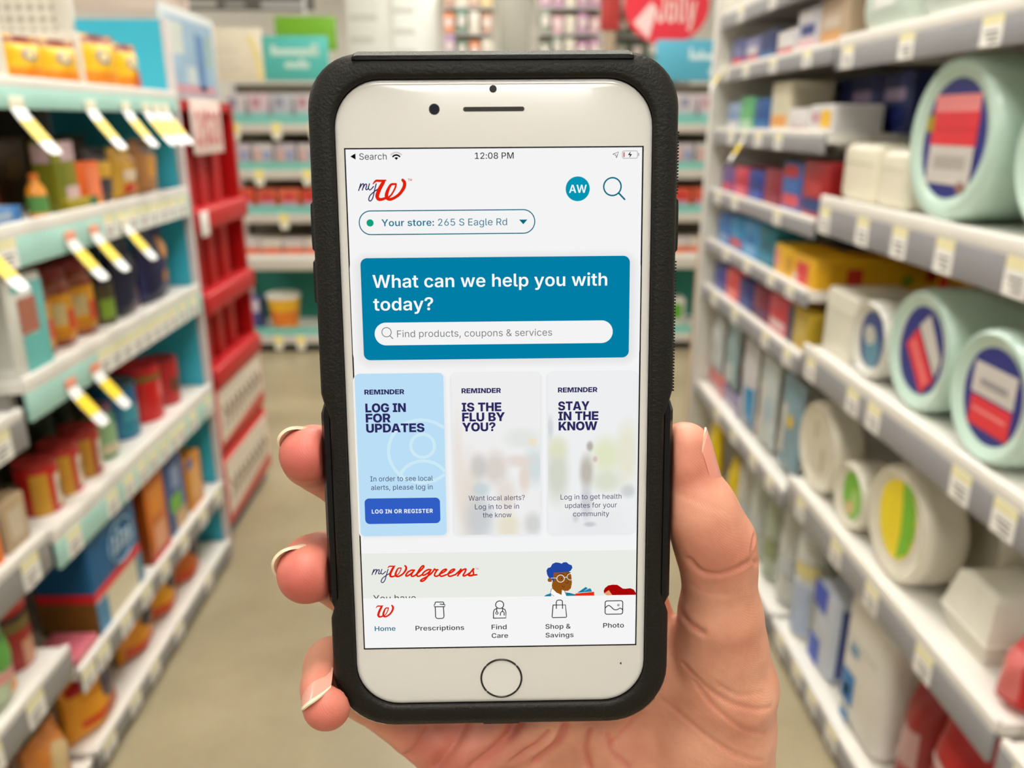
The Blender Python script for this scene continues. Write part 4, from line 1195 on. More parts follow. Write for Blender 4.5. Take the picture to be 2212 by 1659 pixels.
# ---------------------------------------------------------------- lettering
GLYPHS = {
 400: {
  ' ': (275, []),
  '&': (660, [[290,-10,216.5,-10,110.5,44,52.5,137,52,194,52.5,244,92.5,314,162.5,376,207,408,318,490,331.5,500,363.5,528,386.5,567,386,593,386.5,628,338.5,674,298,674,270.5,674,226.5,652,203.5,611,203,584,203.5,556,228.5,505,272.5,450,300,416,644,0,535,0,252,339,212.5,388,149.5,464,112.5,539,112,584,112.5,633,158.5,709,240.5,752,295,752,351.5,752,432.5,708,476.5,636,476,592,476.5,558,450.5,500,406.5,450,377,429,228,318,182.5,284,144.5,226,144,192,144.5,155,180.5,100,242.5,68,284,68,328.5,68,410.5,105,475.5,173,513.5,269,513,329,600,329,600.5,255,566.5,160,522.5,105,508,91,490,68,453.5,29,344.5,-10]]),
  ',': (275, [[54,-180,98,104,201,104,123,-180]]),
  '2': (664, [[94,0,94,68,342,337,384.5,382,438.5,450,466.5,512,466,546,466.5,585,430.5,642,366.5,672,326,672,284.5,672,222.5,638,188.5,576,188,534,96,534,96.5,600,158.5,700,262.5,755,329,755,396.5,755,498.5,700,556.5,606,556,547,556.5,506,528.5,430,454.5,333,388,263,226,90,226,84,569,84,569,0]]),
  '5': (664, [[323,-10,258.5,-10,154.5,42,92.5,131,89,188,181,188,184.5,155,223.5,103,286.5,74,323,74,368.5,74,438.5,116,478.5,190,478,236,478.5,284,436.5,360,364.5,404,317,404,282.5,404,212.5,382,190,365,100,376,144,745,536,745,536,662,224,662,199,444,203,444,226.5,463,296.5,488,334,488,386.5,488,472.5,450,536.5,383,572.5,292,572,238,572.5,166,507.5,54,395.5,-10]]),
  '6': (664, [[332,-10,263.5,-10,156.5,53,95.5,164,95,236,95.5,290,141.5,408,201,496,370,745,472,745,223,382,214,382,224.5,402,262.5,437,314.5,458,344,458,412.5,458,512.5,401,568.5,298,568,229,568.5,160,507.5,52,400.5,-10],[332,72,375.5,72,440.5,112,478.5,184,478,229,478.5,276,440.5,346,375.5,386,332,386,289.5,386,222.5,347,185.5,277,185,231,185.5,184,222.5,112,289.5,72]]),
  '?': (524, [[192,224,192,230,192.5,298,218.5,373,268.5,416,302,437,336.5,457,380.5,518,380,562,380.5,597,348.5,648,293.5,676,259,676,230.5,676,175.5,651,139.5,599,136,558,41,558,44.5,620,103.5,708,200.5,755,259,755,324.5,755,420.5,704,472.5,616,472,558,472.5,498,420.5,412,371,382,339.5,363,300.5,326,282.5,274,282,230,282,224],[238,-6,210.5,-6,170.5,33,170,60,170.5,88,210.5,128,238,128,266.5,128,305.5,88,305,60,305.5,33,266.5,-6]]),
  'E': (616, [[90,0,90,745,544,745,544,661,185,661,185,418,520,418,520,334,185,334,185,84,548,84,548,0]]),
  'F': (604, [[90,0,90,745,540,745,540,661,185,661,185,406,506,406,506,322,185,322,185,0]]),
  'H': (761, [[90,0,90,745,185,745,185,423,576,423,576,745,671,745,671,0,576,0,576,339,185,339,185,0]]),
  'I': (452, [[46,0,46,84,178,84,178,661,46,661,46,745,406,745,406,661,274,661,274,84,406,84,406,0]]),
  'L': (579, [[90,0,90,745,185,745,185,84,530,84,530,0]]),
  'M': (925, [[90,0,90,745,225,745,408,275,415.5,258,432.5,209,450.5,151,467.5,94,474,69,452,69,460.5,92,476.5,148,495.5,207,512.5,258,518,275,700,745,835,745,835,0,742,0,742,426,742.5,448,742.5,508,744.5,572,745.5,640,746,671,754,671,743.5,636,720.5,565,697.5,498,677.5,444,670,426,504,0,421,0,252,426,245.5,443,226.5,496,204.5,562,180.5,634,167,671,176,671,177.5,643,178.5,578,180.5,512,180.5,450,180,426,180,0]]),
  'R': (659, [[90,0,90,745,345,745,432.5,745,544.5,686,599.5,582,599,515,599.5,448,544.5,346,432.5,289,346,289,143,289,143,374,341,374,400.5,374,472.5,408,504.5,472,504,515,504.5,560,472.5,625,400.5,662,340,662,185,662,185,0],[518,0,338,336,445,336,628,0]]),
  'S': (657, [[328,-13,248.5,-13,130.5,39,62.5,132,58,195,156,195,160.5,153,208.5,98,285.5,72,328,72,379.5,72,460.5,105,506.5,165,506,204,506.5,240,466.5,286,399.5,314,359,326,269,351,179.5,376,79.5,472,79,546,79.5,608,147.5,703,263.5,755,335,755,408.5,755,522.5,703,587.5,614,589,557,496,557,490.5,612,398.5,671,332,671,284.5,671,212.5,640,172.5,585,172,550,172.5,511,220.5,464,286.5,437,314,430,388,409,418.5,401,490.5,373,556.5,326,599.5,255,599,203,599.5,142,536.5,44,414.5,-13]]),
  'T': (661, [[49,661,49,745,612,745,612,661,378,661,378,0,284,0,284,661]]),
  'W': (1009, [[229,0,26,745,123,745,241,288,250.5,252,268.5,176,284.5,98,290,58,279,58,286.5,98,302.5,176,320.5,252,330,288,450,745,558,745,678,288,688.5,252,706.5,176,722.5,98,730,58,717,58,724.5,98,740.5,176,758.5,252,768,288,885,745,983,745,779,0,668,0,540,472,528.5,518,505.5,626,494,698,514,698,503.5,630,482.5,525,468,472,340,0]]),
  'Y': (695, [[300,0,300,305,26,745,136,745,284,504,308.5,464,347.5,390,368,334,330,334,350.5,392,389.5,466,412,504,560,745,669,745,395,305,395,0]]),
  'a': (575, [[236,-13,182.5,-13,96.5,27,45.5,104,45,159,45.5,207,83.5,267,146.5,302,224.5,318,262,324,312.5,330,376.5,337,406.5,354,406,374,406,378,406.5,412,380.5,461,328.5,487,289,487,249.5,487,192.5,462,156.5,424,148,405,61,434,82.5,484,156.5,542,244.5,566,286,566,314.5,566,386.5,552,452.5,512,496.5,434,496,368,496,0,408,0,408,76,402,76,392.5,56,350.5,15,283.5,-13],[251,66,301.5,66,370.5,106,406.5,168,406,202,406,280,400.5,273,364.5,262,316.5,254,272.5,249,258,248,226.5,244,170.5,224,136.5,186,136,154,136.5,126,166.5,86,218.5,66]]),
  'b': (627, [[338,-12,286.5,-12,220.5,24,186.5,71,176,86,166,86,166,0,79,0,79,745,169,745,169,470,176,470,186.5,484,220.5,530,284.5,566,338,566,408.5,566,514.5,496,575.5,366,575,278,575.5,189,515.5,59,408.5,-12],[325,68,378.5,68,448.5,125,484.5,220,484,279,484.5,337,448.5,430,378.5,486,325,486,274.5,486,204.5,434,168.5,341,168,279,168.5,217,204.5,122,274.5,68]]),
  'c': (585, [[306,-12,230.5,-12,116.5,60,52.5,190,52,276,52.5,364,116.5,494,230.5,566,306,566,347.5,566,419.5,545,478.5,506,522.5,448,533,412,446,387,440.5,408,416.5,444,380.5,471,334.5,486,306,486,250.5,486,178.5,427,144.5,332,144,276,144.5,221,178.5,126,250.5,68,306,68,334.5,68,382.5,84,418.5,111,443.5,149,449,172,535,147,524.5,110,480.5,51,420.5,10,348.5,-12]]),
  'd': (627, [[288,-12,219.5,-12,112.5,59,52.5,189,52,278,52.5,366,112.5,496,220.5,566,289,566,344.5,566,408.5,530,442.5,484,451,470,458,470,458,745,548,745,548,0,461,0,461,86,451,86,442.5,71,406.5,24,342.5,-12],[302,68,353.5,68,423.5,122,459.5,217,459,279,459.5,341,424.5,434,354.5,486,302,486,249.5,486,178.5,430,144.5,337,144,279,144.5,220,179.5,125,250.5,68]]),
  'e': (597, [[314,-12,233.5,-12,116.5,60,52.5,189,52,275,52.5,361,114.5,492,228.5,566,304,566,348.5,566,434.5,536,505.5,471,547.5,364,547,286,547,249,113,249,113,325,498,325,456,297,456.5,352,422.5,438,354.5,486,304,486,253.5,486,181.5,436,143.5,357,143,312,143,261,143.5,199,186.5,112,264.5,68,314,68,348.5,68,402.5,87,440.5,126,451,154,538,130,525.5,88,463.5,24,372.5,-12]]),
  'f': (379, [[339,559,339,482,10,482,10,559],[120,0,120,634,120.5,682,166.5,747,238.5,780,279,780,311.5,780,353.5,770,363,765,338,688,331.5,690,308.5,696,290,696,248.5,696,210.5,654,210,614,210,0]]),
  'g': (628, [[306,-221,244.5,-221,153.5,-190,93.5,-138,76,-107,148,-60,160.5,-76,196.5,-115,256.5,-142,306,-142,372.5,-142,459.5,-78,459,-10,459,102,450,102,441.5,86,406.5,42,342.5,9,288,9,221.5,9,114.5,72,52.5,194,52,282,52.5,368,113.5,496,220.5,566,290,566,344.5,566,408.5,530,444.5,484,453,470,462,470,462,559,549,559,549,-14,549.5,-86,484.5,-178,374.5,-221],[303,89,354.5,89,424.5,136,460.5,223,460,284,460.5,344,424.5,434,354.5,486,303,486,250.5,486,179.5,431,144.5,340,144,284,144.5,226,180.5,138,250.5,89]]),
  'h': (606, [[169,335,169,0,79,0,79,745,169,745,169,424,154,424,179.5,501,274.5,566,337,566,394.5,566,479.5,520,526.5,426,526,355,526,0,436,0,436,348,436.5,412,368.5,485,310,485,270.5,485,206.5,450,169.5,383]]),
  'i': (248, [[79,0,79,559,169,559,169,0],[124,650,99.5,650,62.5,686,62,710,62.5,735,99.5,770,124,770,150.5,770,188.5,735,188,710,188.5,686,150.5,650]]),
  'k': (562, [[164,201,164,312,180,312,419,559,530,559,272,294,262,294],[79,0,79,745,169,745,169,0],[432,0,218,274,282,337,548,0]]),
  'l': (282, [[204,-4,142.5,-4,79.5,64,79,124,79,745,169,745,169,146,169.5,108,188.5,76,216,76,230.5,76,245.5,78,252,80,270,4,258.5,1,222.5,-4]]),
  'm': (897, [[79,0,79,559,166,559,167,434,160,434,172.5,480,221.5,539,288.5,569,324,569,384.5,569,460.5,494,471,433,459,433,469.5,475,522.5,536,598.5,569,642,569,690.5,569,770.5,527,818.5,442,818,377,818,0,728,0,728,374,728.5,435,660.5,487,615,487,578.5,487,523.5,456,494.5,400,494,365,494,0,404,0,404,384,404.5,430,342.5,487,294,487,262.5,487,204.5,456,169.5,396,169,352,169,0]]),
  'n': (605, [[169,335,169,0,79,0,79,559,166,559,166,424,154,424,179.5,501,274.5,566,337,566,394.5,566,478.5,520,526.5,426,526,355,526,0,436,0,436,348,436.5,412,368.5,485,310,485,270.5,485,206.5,450,169.5,383]]),
  'o': (614, [[306,-12,230.5,-12,116.5,60,52.5,190,52,276,52.5,364,116.5,494,230.5,566,306,566,383.5,566,498.5,494,562.5,364,562,276,562.5,190,498.5,60,383.5,-12],[306,68,363.5,68,436.5,126,471.5,221,471,276,471.5,332,436.5,427,363.5,486,306,486,250.5,486,178.5,427,144.5,332,144,276,144.5,221,178.5,126,250.5,68]]),
  'p': (627, [[79,-209,79,559,166,559,166,470,176,470,186.5,484,220.5,530,284.5,566,338,566,408.5,566,514.5,496,575.5,366,575,278,575.5,189,515.5,59,408.5,-12,338,-12,286.5,-12,220.5,24,186.5,71,176,86,169,86,169,-209],[325,68,378.5,68,448.5,125,484.5,220,484,279,484.5,337,448.5,430,378.5,486,325,486,274.5,486,204.5,434,168.5,341,168,279,168.5,217,204.5,122,274.5,68]]),
  'r': (386, [[79,0,79,559,166,559,166,473,172,473,188.5,516,267.5,567,317,567,327.5,567,354.5,566,362,566,362,475,358.5,476,326.5,480,308,480,268.5,480,205.5,446,169.5,388,169,350,169,0]]),
  's': (540, [[269,-12,212.5,-12,122.5,22,64.5,88,54,136,140,156,152.5,110,218.5,67,268,67,326.5,67,396.5,117,396,152,396.5,180,356.5,219,314,228,221,250,145.5,268,71.5,344,71,403,71.5,451,125.5,524,218.5,566,278,566,336.5,566,416.5,532,466.5,471,479,432,398,410,386.5,440,332.5,490,278,490,228.5,490,162.5,444,162,408,162.5,378,207.5,340,256,328,340,308,416.5,290,490.5,215,490,158,490.5,108,434.5,32,334.5,-12]]),
  't': (335, [[299,559,299,482,10,482,10,559],[94,692,184,692,184,145,184.5,108,214.5,73,250,73,258.5,73,285.5,77,296,79,314,3,300.5,-2,265.5,-7,248,-7,175.5,-7,94.5,70,94,138]]),
  'u': (606, [[268,-7,212.5,-7,126.5,40,79.5,134,79,204,79,559,169,559,169,212,169.5,147,237.5,74,296,74,336.5,74,399.5,109,436.5,176,436,224,436,559,526,559,526,0,440,0,440,136,452,136,426.5,57,330.5,-7]]),
  'v': (576, [[240,0,27,559,126,559,244,228,264.5,176,290.5,74,304,26,272,26,286.5,74,312.5,176,331,228,450,559,548,559,335,0]]),
  'w': (838, [[204,0,35,559,130,559,198,315,212.5,265,244.5,138,260,58,244,58,260.5,135,290.5,262,305,315,372,559,468,559,534,315,548.5,264,578.5,137,594,58,578,58,594.5,136,625.5,262,640,315,708,559,803,559,634,0,544,0,472,253,460.5,292,440.5,372,420.5,456,409,499,429,499,419.5,456,398.5,372,378.5,290,366,253,294,0]]),
  'y': (576, [[70,-202,93,-124,102,-127,130.5,-134,175.5,-128,211.5,-90,224,-50,240,-3,27,559,126,559,244,228,264.5,176,290.5,74,304,26,271,26,286.5,74,312.5,176,330,228,450,559,548,559,303,-84,286.5,-128,238.5,-186,176.5,-213,136,-213,112.5,-213,77.5,-206]]),
 },
 500: {
  ' ': (275, []),
  '0': (663, [[332,-10,245.5,-10,125.5,80,63.5,251,63,372,63.5,493,126.5,664,245.5,755,332,755,418.5,755,538.5,664,601.5,493,601,372,601.5,251,539.5,80,419.5,-10],[332,88,383.5,88,453.5,153,490.5,281,490,372,490.5,464,453.5,592,383.5,658,332,658,280.5,658,210.5,592,174.5,464,174,372,174.5,281,210.5,153,280.5,88]]),
  '1': (663, [[105,0,105,95,579,95,579,0],[416,745,416,0,303,0,303,642,298,642,121,512,121,627,284,745]]),
  '2': (663, [[87,0,87,82,340,344,379.5,385,431.5,448,458.5,506,458,539,458.5,576,423.5,630,364.5,659,326,659,286.5,659,227.5,627,195.5,568,195,528,86,528,86.5,596,149.5,698,258.5,755,328,755,399.5,755,506.5,699,567.5,604,567,543,567.5,502,537.5,424,460.5,326,391,256,245,103,245,97,579,97,579,0]]),
  '8': (663, [[331,-10,253.5,-10,133.5,44,65.5,138,65,199,65.5,246,105.5,325,173.5,379,216,386,216,390,160.5,404,92.5,497,92,556,92.5,614,154.5,703,262.5,755,331,755,400.5,755,507.5,703,570.5,613,570,556,570.5,497,502.5,404,447,390,447,386,489.5,379,557.5,325,597.5,246,597,199,597.5,138,529.5,44,409.5,-10],[331,83,377.5,83,444.5,114,481.5,169,481,206,481.5,245,442.5,304,374.5,338,331,338,288.5,338,220.5,304,181.5,245,181,206,181.5,169,217.5,114,285.5,83],[331,428,368.5,428,425.5,458,459.5,511,459,546,459.5,581,426.5,633,369.5,661,331,661,293.5,661,235.5,633,204.5,581,204,546,204.5,511,236.5,458,294.5,428]]),
  ':': (275, [[139,-7,108.5,-7,65.5,35,65,66,65.5,97,108.5,140,139,140,170.5,140,213.5,97,213,66,213.5,35,170.5,-7],[139,386,108.5,386,65.5,429,65,459,65.5,490,108.5,533,139,533,170.5,533,213.5,490,213,459,213.5,429,170.5,386]]),
  'H': (762, [[82,0,82,745,197,745,197,430,566,430,566,745,680,745,680,0,566,0,566,332,197,332,197,0]]),
  'M': (935, [[82,0,82,745,251,745,413,318,420.5,299,437.5,240,456.5,172,474.5,106,480,80,456,80,463.5,105,480.5,170,499.5,239,516.5,298,523,318,684,745,852,745,852,0,739,0,739,401,739.5,424,740.5,488,742.5,559,743.5,633,744,666,752,666,742.5,629,719.5,552,696.5,480,675.5,420,668,401,516,0,418,0,264,401,257.5,420,237.5,479,214.5,550,190.5,628,178,666,188,666,189.5,635,191.5,564,192.5,491,193.5,425,193,401,193,0]]),
  'P': (657, [[82,0,82,745,349,745,436.5,745,550.5,681,607.5,572,607,503,607.5,434,550.5,325,435.5,261,348,261,166,261,166,357,337,357,392.5,357,460.5,395,492.5,461,492,503,492.5,545,460.5,610,392.5,647,337,647,197,647,197,0]]),
 },
 600: {
  ' ': (275, []),
  '$': (664, [[301,-105,301,850,368,850,368,-105],[335,-12,248.5,-12,119.5,44,47.5,149,45,224,176,224,179.5,184,221.5,129,291.5,102,335,102,379.5,102,447.5,129,486.5,177,486,209,486.5,238,453.5,276,393.5,303,350,313,266,335,169.5,359,64.5,457,64,535,64.5,602,135.5,701,258.5,755,337,755,417.5,755,537.5,700,605.5,601,606,536,478,536,473.5,586,396.5,642,335,642,293.5,642,232.5,617,199.5,572,199,543,199.5,513,235.5,474,293.5,449,327,441,398,423,443.5,413,523.5,378,584.5,328,618.5,257,618,210,618.5,144,551.5,44,424.5,-12]]),
  '&': (672, [[287,-11,211.5,-11,101.5,44,42.5,138,42,196,42.5,241,77.5,309,142.5,368,187,400,320,491,335.5,502,362.5,528,378.5,560,378,579,378.5,608,337.5,647,301,647,277.5,647,241.5,628,221.5,594,221,570,221.5,546,245.5,498,288.5,444,317,409,667,0,526,0,236,332,200.5,375,140.5,450,105.5,527,105,572,105.5,624,153.5,706,241.5,753,300,753,358.5,753,442.5,708,488.5,631,488,583,488.5,550,464.5,490,420.5,438,389,416,239,306,203.5,279,169.5,231,169,200,169.5,169,200.5,122,254.5,96,289,96,330.5,96,409.5,133,473.5,201,510.5,294,510,350,622,350,622.5,283,593.5,180,544.5,107,515,84,484,60,445.5,24,339.5,-11]]),
  '/': (382, [[368,780,128,-112,14,-112,254,780]]),
  '0': (662, [[331,-10,241.5,-10,116.5,81,52.5,252,52,372,52.5,492,117.5,664,241.5,755,331,755,421.5,755,546.5,664,610.5,492,610,372,610.5,252,546.5,81,422.5,-10],[331,101,380.5,101,446.5,163,480.5,284,480,372,480.5,461,446.5,582,380.5,645,331,645,282.5,645,216.5,582,182.5,461,182,372,182.5,284,216.5,163,282.5,101]]),
  '2': (662, [[77,0,77,97,338,348,375.5,384,426.5,442,452.5,497,452,530,452.5,566,420.5,618,364.5,647,327,647,288.5,647,231.5,615,200.5,556,200,516,74,516,74.5,588,139.5,696,253.5,755,328,755,403.5,755,516.5,699,580.5,600,580,536,580.5,493,547.5,412,469.5,317,400,252,261,116,261,111,589,111,589,0]]),
  ':': (275, [[139,-9,105.5,-9,59.5,37,59,71,59.5,104,105.5,150,139,150,172.5,150,218.5,104,218,71,218.5,37,172.5,-9],[139,370,105.5,370,59.5,415,59,449,59.5,482,105.5,528,139,528,172.5,528,218.5,482,218,449,218.5,415,172.5,370]]),
  '?': (559, [[197,224,197,242,197.5,304,222.5,375,268.5,418,302,438,337.5,460,379.5,516,379,553,379.5,582,352.5,625,305.5,648,275,648,246.5,648,197.5,624,167.5,576,165,541,38,541,39.5,610,103.5,706,209.5,755,275,755,345.5,755,451.5,706,511.5,617,511,556,511.5,495,454.5,408,404,377,374.5,358,335.5,323,316.5,277,316,240,316,224],[258,-9,223.5,-9,177.5,36,177,70,177.5,104,223.5,149,258,149,293.5,149,338.5,104,338,70,338.5,36,293.5,-9]]),
  'A': (737, [[21,0,282,745,451,745,717,0,570,0,438,388,419.5,448,377.5,597,351,694,381,694,355.5,597,314.5,447,295,388,166,0],[174,183,174,291,564,291,564,183]]),
  'C': (752, [[391,-10,292.5,-10,137.5,81,48.5,253,48,372,48.5,492,138.5,664,293.5,755,391,755,453.5,755,560.5,720,643.5,653,698.5,556,707,495,572,495,566.5,529,534.5,581,486.5,617,427.5,636,393,636,330.5,636,235.5,574,182.5,456,182,372,182.5,288,236.5,170,331.5,109,393,109,427.5,109,486.5,128,534.5,164,566.5,216,573,249,707,249,699.5,194,648.5,100,565.5,29,457.5,-10]]),
  'F': (599, [[72,0,72,745,554,745,554,632,205,632,205,413,523,413,523,302,205,302,205,0]]),
  'H': (756, [[72,0,72,745,205,745,205,437,551,437,551,745,685,745,685,0,551,0,551,324,205,324,205,0]]),
  'M': (935, [[72,0,72,745,271,745,413,359,420.5,337,439.5,271,459.5,196,477.5,125,482,98,454,98,460.5,124,478.5,195,498.5,271,516.5,337,524,359,664,745,863,745,863,0,731,0,731,377,731.5,401,732.5,468,734.5,545,736.5,623,736,658,747,658,737.5,619,713.5,538,690.5,462,670.5,398,662,377,524,0,412,0,271,377,264.5,398,243.5,461,220.5,536,196.5,618,184,658,197,658,198.5,625,200.5,548,202.5,470,203.5,402,203,377,203,0]]),
  'P': (656, [[72,0,72,745,352,745,437.5,745,554.5,682,615.5,572,615,500,615.5,428,554.5,318,435.5,256,350,256,159,256,159,366,335,366,384.5,366,449.5,400,480.5,461,480,500,480.5,540,449.5,600,384.5,633,334,633,205,633,205,0]]),
  'S': (664, [[335,-12,248.5,-12,119.5,44,47.5,149,45,224,176,224,179.5,184,221.5,129,291.5,102,335,102,379.5,102,447.5,129,486.5,177,486,209,486.5,238,453.5,276,393.5,303,350,313,266,335,169.5,359,64.5,457,64,535,64.5,602,135.5,701,258.5,755,337,755,417.5,755,537.5,700,605.5,601,606,536,478,536,473.5,586,396.5,642,335,642,293.5,642,232.5,617,199.5,572,199,543,199.5,513,235.5,474,293.5,449,327,441,398,423,443.5,413,523.5,378,584.5,328,618.5,257,618,210,618.5,144,551.5,44,424.5,-12]]),
  'T': (669, [[37,632,37,745,631,745,631,632,401,632,401,0,268,0,268,632]]),
  'W': (1036, [[222,0,21,745,163,745,261,347,271.5,304,288.5,212,305.5,118,313,73,291,73,299.5,118,316.5,212,335.5,304,346,347,447,745,588,745,689,347,700.5,304,719.5,212,737.5,118,745,73,722,73,730.5,118,746.5,212,765.5,304,775,347,872,745,1015,745,813,0,661,0,551,416,537.5,471,514.5,599,501,672,534,672,520.5,601,499.5,475,484,416,374,0]]),
  'Y': (722, [[296,0,296,288,21,745,176,745,309,511,330.5,475,364.5,406,381,360,346,360,363.5,407,396.5,476,416,511,547,745,701,745,429,288,429,0]]),
  'a': (580, [[223,-11,170.5,-11,86.5,27,37.5,101,37,156,37.5,202,72.5,263,132.5,300,208.5,319,249,323,298.5,329,358.5,337,386.5,354,386,373,386,376,386.5,402,363.5,440,320.5,460,288,460,256.5,460,209.5,440,179.5,408,174,388,53,408,67.5,458,133.5,525,230.5,560,288,560,331.5,560,411.5,540,476.5,496,514.5,423,514,371,514,0,390,0,390,77,386,77,373.5,53,330.5,13,267.5,-11],[256,85,297.5,85,355.5,116,386.5,169,386,199,386,264,380.5,259,351.5,250,315.5,243,279.5,238,265,236,236.5,232,189.5,214,162.5,182,162,157,162.5,134,186.5,102,229.5,85]]),
  'c': (588, [[307,-11,226.5,-11,107.5,60,42.5,189,42,274,42.5,360,107.5,488,226.5,560,307,560,354.5,560,435.5,535,498.5,488,539.5,421,547,379,425,359,420.5,381,400.5,416,370.5,441,331.5,455,308,455,263.5,455,203.5,408,173.5,326,173,274,173.5,222,203.5,141,263.5,94,308,94,332.5,94,371.5,108,401.5,134,421.5,170,426,193,548,173,541.5,131,499.5,63,436.5,14,354.5,-11]]),
  'd': (631, [[272,-10,205.5,-10,101.5,58,42.5,186,42,275,42.5,366,102.5,493,206.5,560,271,560,318.5,560,380.5,530,420.5,485,431,464,436,464,436,745,565,745,565,0,438,0,438,87,431,87,420.5,64,380.5,20,317.5,-10],[306,96,348.5,96,408.5,141,439.5,222,439,276,439.5,330,408.5,409,348.5,453,306,453,263.5,453,204.5,408,173.5,328,173,276,173.5,223,204.5,142,263.5,96]]),
  'e': (597, [[310,-11,227.5,-11,106.5,59,42.5,187,42,273,42.5,358,106.5,487,224.5,560,302,560,355.5,560,447.5,526,518.5,456,557.5,351,557,280,557,241,100,241,100,329,493,329,433,303,433.5,350,403.5,420,345.5,459,303,459,261.5,459,201.5,419,169.5,352,169,310,169,250,169.5,199,205.5,127,269.5,90,312,90,341.5,90,388.5,107,422.5,140,430,163,549,144,537.5,98,471.5,28,372.5,-11]]),
  'g': (632, [[307,-220,239.5,-220,139.5,-184,77.5,-122,64,-82,177,-51,185.5,-69,217.5,-101,268.5,-121,307,-121,367.5,-121,438.5,-63,438,-3,438,97,429,97,418.5,74,379.5,32,317.5,6,271,6,206.5,6,102.5,68,42.5,190,42,278,42.5,367,102.5,493,207.5,560,272,560,318.5,560,381.5,530,422.5,485,433,463,439,463,439,552,566,552,566,2,566.5,-74,498.5,-173,381.5,-220],[306,109,349.5,109,408.5,150,440.5,226,440,279,440.5,332,408.5,410,349.5,454,306,454,263.5,454,204.5,409,173.5,331,173,279,173.5,227,204.5,150,264.5,109]]),
  'h': (618, [[195,321,195,0,66,0,66,745,194,745,194,415,177,415,201.5,487,293.5,560,361,560,418.5,560,504.5,511,552.5,417,552,350,552,0,422,0,422,330,422.5,386,365.5,449,314,449,280.5,449,226.5,420,195.5,363]]),
  'i': (261, [[66,0,66,552,195,552,195,0],[131,631,99.5,631,55.5,673,55,702,55.5,732,99.5,774,131,774,162.5,774,207.5,732,207,702,207.5,673,162.5,631]]),
  'l': (296, [[220,-3,140.5,-3,66.5,67,66,137,66,745,195,745,195,157,195.5,127,214.5,101,239,101,250.5,101,264.5,103,269,104,286,6,275.5,3,240.5,-3]]),
  'm': (915, [[66,0,66,552,188,552,192,422,182,422,195.5,470,246.5,531,313.5,561,350,561,410.5,561,488.5,487,502,417,486,417,498.5,464,552.5,529,628.5,561,671,561,722.5,561,802.5,518,849.5,433,849,371,849,0,720,0,720,351,720.5,403,663.5,451,622,451,591.5,451,545.5,424,520.5,377,520,345,520,0,394,0,394,357,394.5,400,341.5,451,300,451,271.5,451,224.5,425,195.5,374,195,337,195,0]]),
  'n': (618, [[195,321,195,0,66,0,66,552,189,552,191,415,177,415,201.5,487,293.5,560,361,560,418.5,560,504.5,511,552.5,417,552,350,552,0,422,0,422,330,422.5,386,365.5,449,314,449,280.5,449,226.5,420,195.5,363]]),
  'o': (615, [[307,-11,227.5,-11,107.5,60,42.5,189,42,274,42.5,360,107.5,489,227.5,560,307,560,388.5,560,507.5,489,573.5,360,573,274,573.5,189,507.5,60,388.5,-11],[307,94,352.5,94,412.5,141,442.5,223,442,274,442.5,326,412.5,407,352.5,455,307,455,263.5,455,203.5,407,173.5,326,173,274,173.5,223,203.5,141,263.5,94]]),
  'p': (631, [[66,-209,66,552,193,552,193,464,199,464,211.5,485,250.5,530,313.5,560,360,560,425.5,560,529.5,493,589.5,366,589,275,589.5,186,530.5,58,426.5,-10,359,-10,314.5,-10,251.5,20,211.5,64,200,86,195,86,195,-209],[325,96,368.5,96,427.5,142,457.5,223,457,276,457.5,328,427.5,408,368.5,453,325,453,283.5,453,223.5,409,192.5,330,192,276,192.5,222,223.5,141,283.5,96]]),
  'r': (397, [[66,0,66,552,191,552,191,460,196,460,211.5,508,283.5,559,332,559,343.5,559,369.5,557,378,556,378,438,370.5,440,335.5,444,317,444,282.5,444,227.5,414,195.5,359,195,322,195,0]]),
  's': (552, [[277,-12,212.5,-12,112.5,26,50.5,99,41,151,163,168,173.5,128,231.5,87,278,87,326.5,87,381.5,125,381,153,381.5,177,344.5,208,306,216,212,236,134.5,253,56.5,331,56,392,56.5,443,112.5,518,212.5,560,278,560,342.5,560,435.5,523,491.5,455,500,409,384,391,376.5,422,325.5,464,280,464,239.5,464,185.5,427,185,399,185.5,375,222.5,343,262,334,357,315,437.5,298,513.5,224,513,165,513.5,112,453.5,33,346.5,-12]]),
  't': (361, [[329,552,329,450,10,450,10,552],[92,688,221,688,221,156,221.5,126,246.5,99,276,99,286.5,99,316.5,103,325,104,341,4,321.5,-2,277.5,-6,256,-6,176.5,-6,92.5,71,92,143]]),
  'u': (618, [[257,-8,200.5,-8,114.5,41,66.5,135,66,202,66,552,195,552,195,222,195.5,166,253.5,103,304,103,338.5,103,392.5,132,422.5,190,422,231,422,552,552,552,552,0,428,0,427,137,440,137,416.5,65,324.5,-8]]),
  'v': (590, [[223,0,17,552,155,552,256,255,273.5,203,299.5,100,313,47,281,47,294.5,100,320.5,203,337,255,437,552,573,552,367,0]]),
  'w': (850, [[185,0,19,552,155,552,210,337,223.5,283,253.5,156,266,82,249,82,263.5,155,294.5,282,308,337,364,552,487,552,542,337,555.5,282,586.5,156,600,82,583,82,596.5,155,625.5,282,638,337,693,552,831,552,664,0,533,0,468,226,458.5,260,439.5,337,422.5,416,412,453,437,453,428.5,416,410.5,337,391.5,260,381,226,316,0]]),
  'y': (592, [[64,-202,88,-100,113,-103,140.5,-109,181.5,-101,209.5,-69,216,-40,227,-1,17,552,155,552,256,255,273.5,203,297.5,100,311,47,277,47,290.5,100,317.5,203,335,255,438,552,574,552,335,-75,319.5,-119,269.5,-180,198.5,-212,150,-212,124.5,-212,78.5,-206]]),
 },
 700: {
  ' ': (275, []),
  'E': (622, [[67,0,67,745,566,745,566,618,220,618,220,439,540,439,540,314,220,314,220,127,567,127,567,0]]),
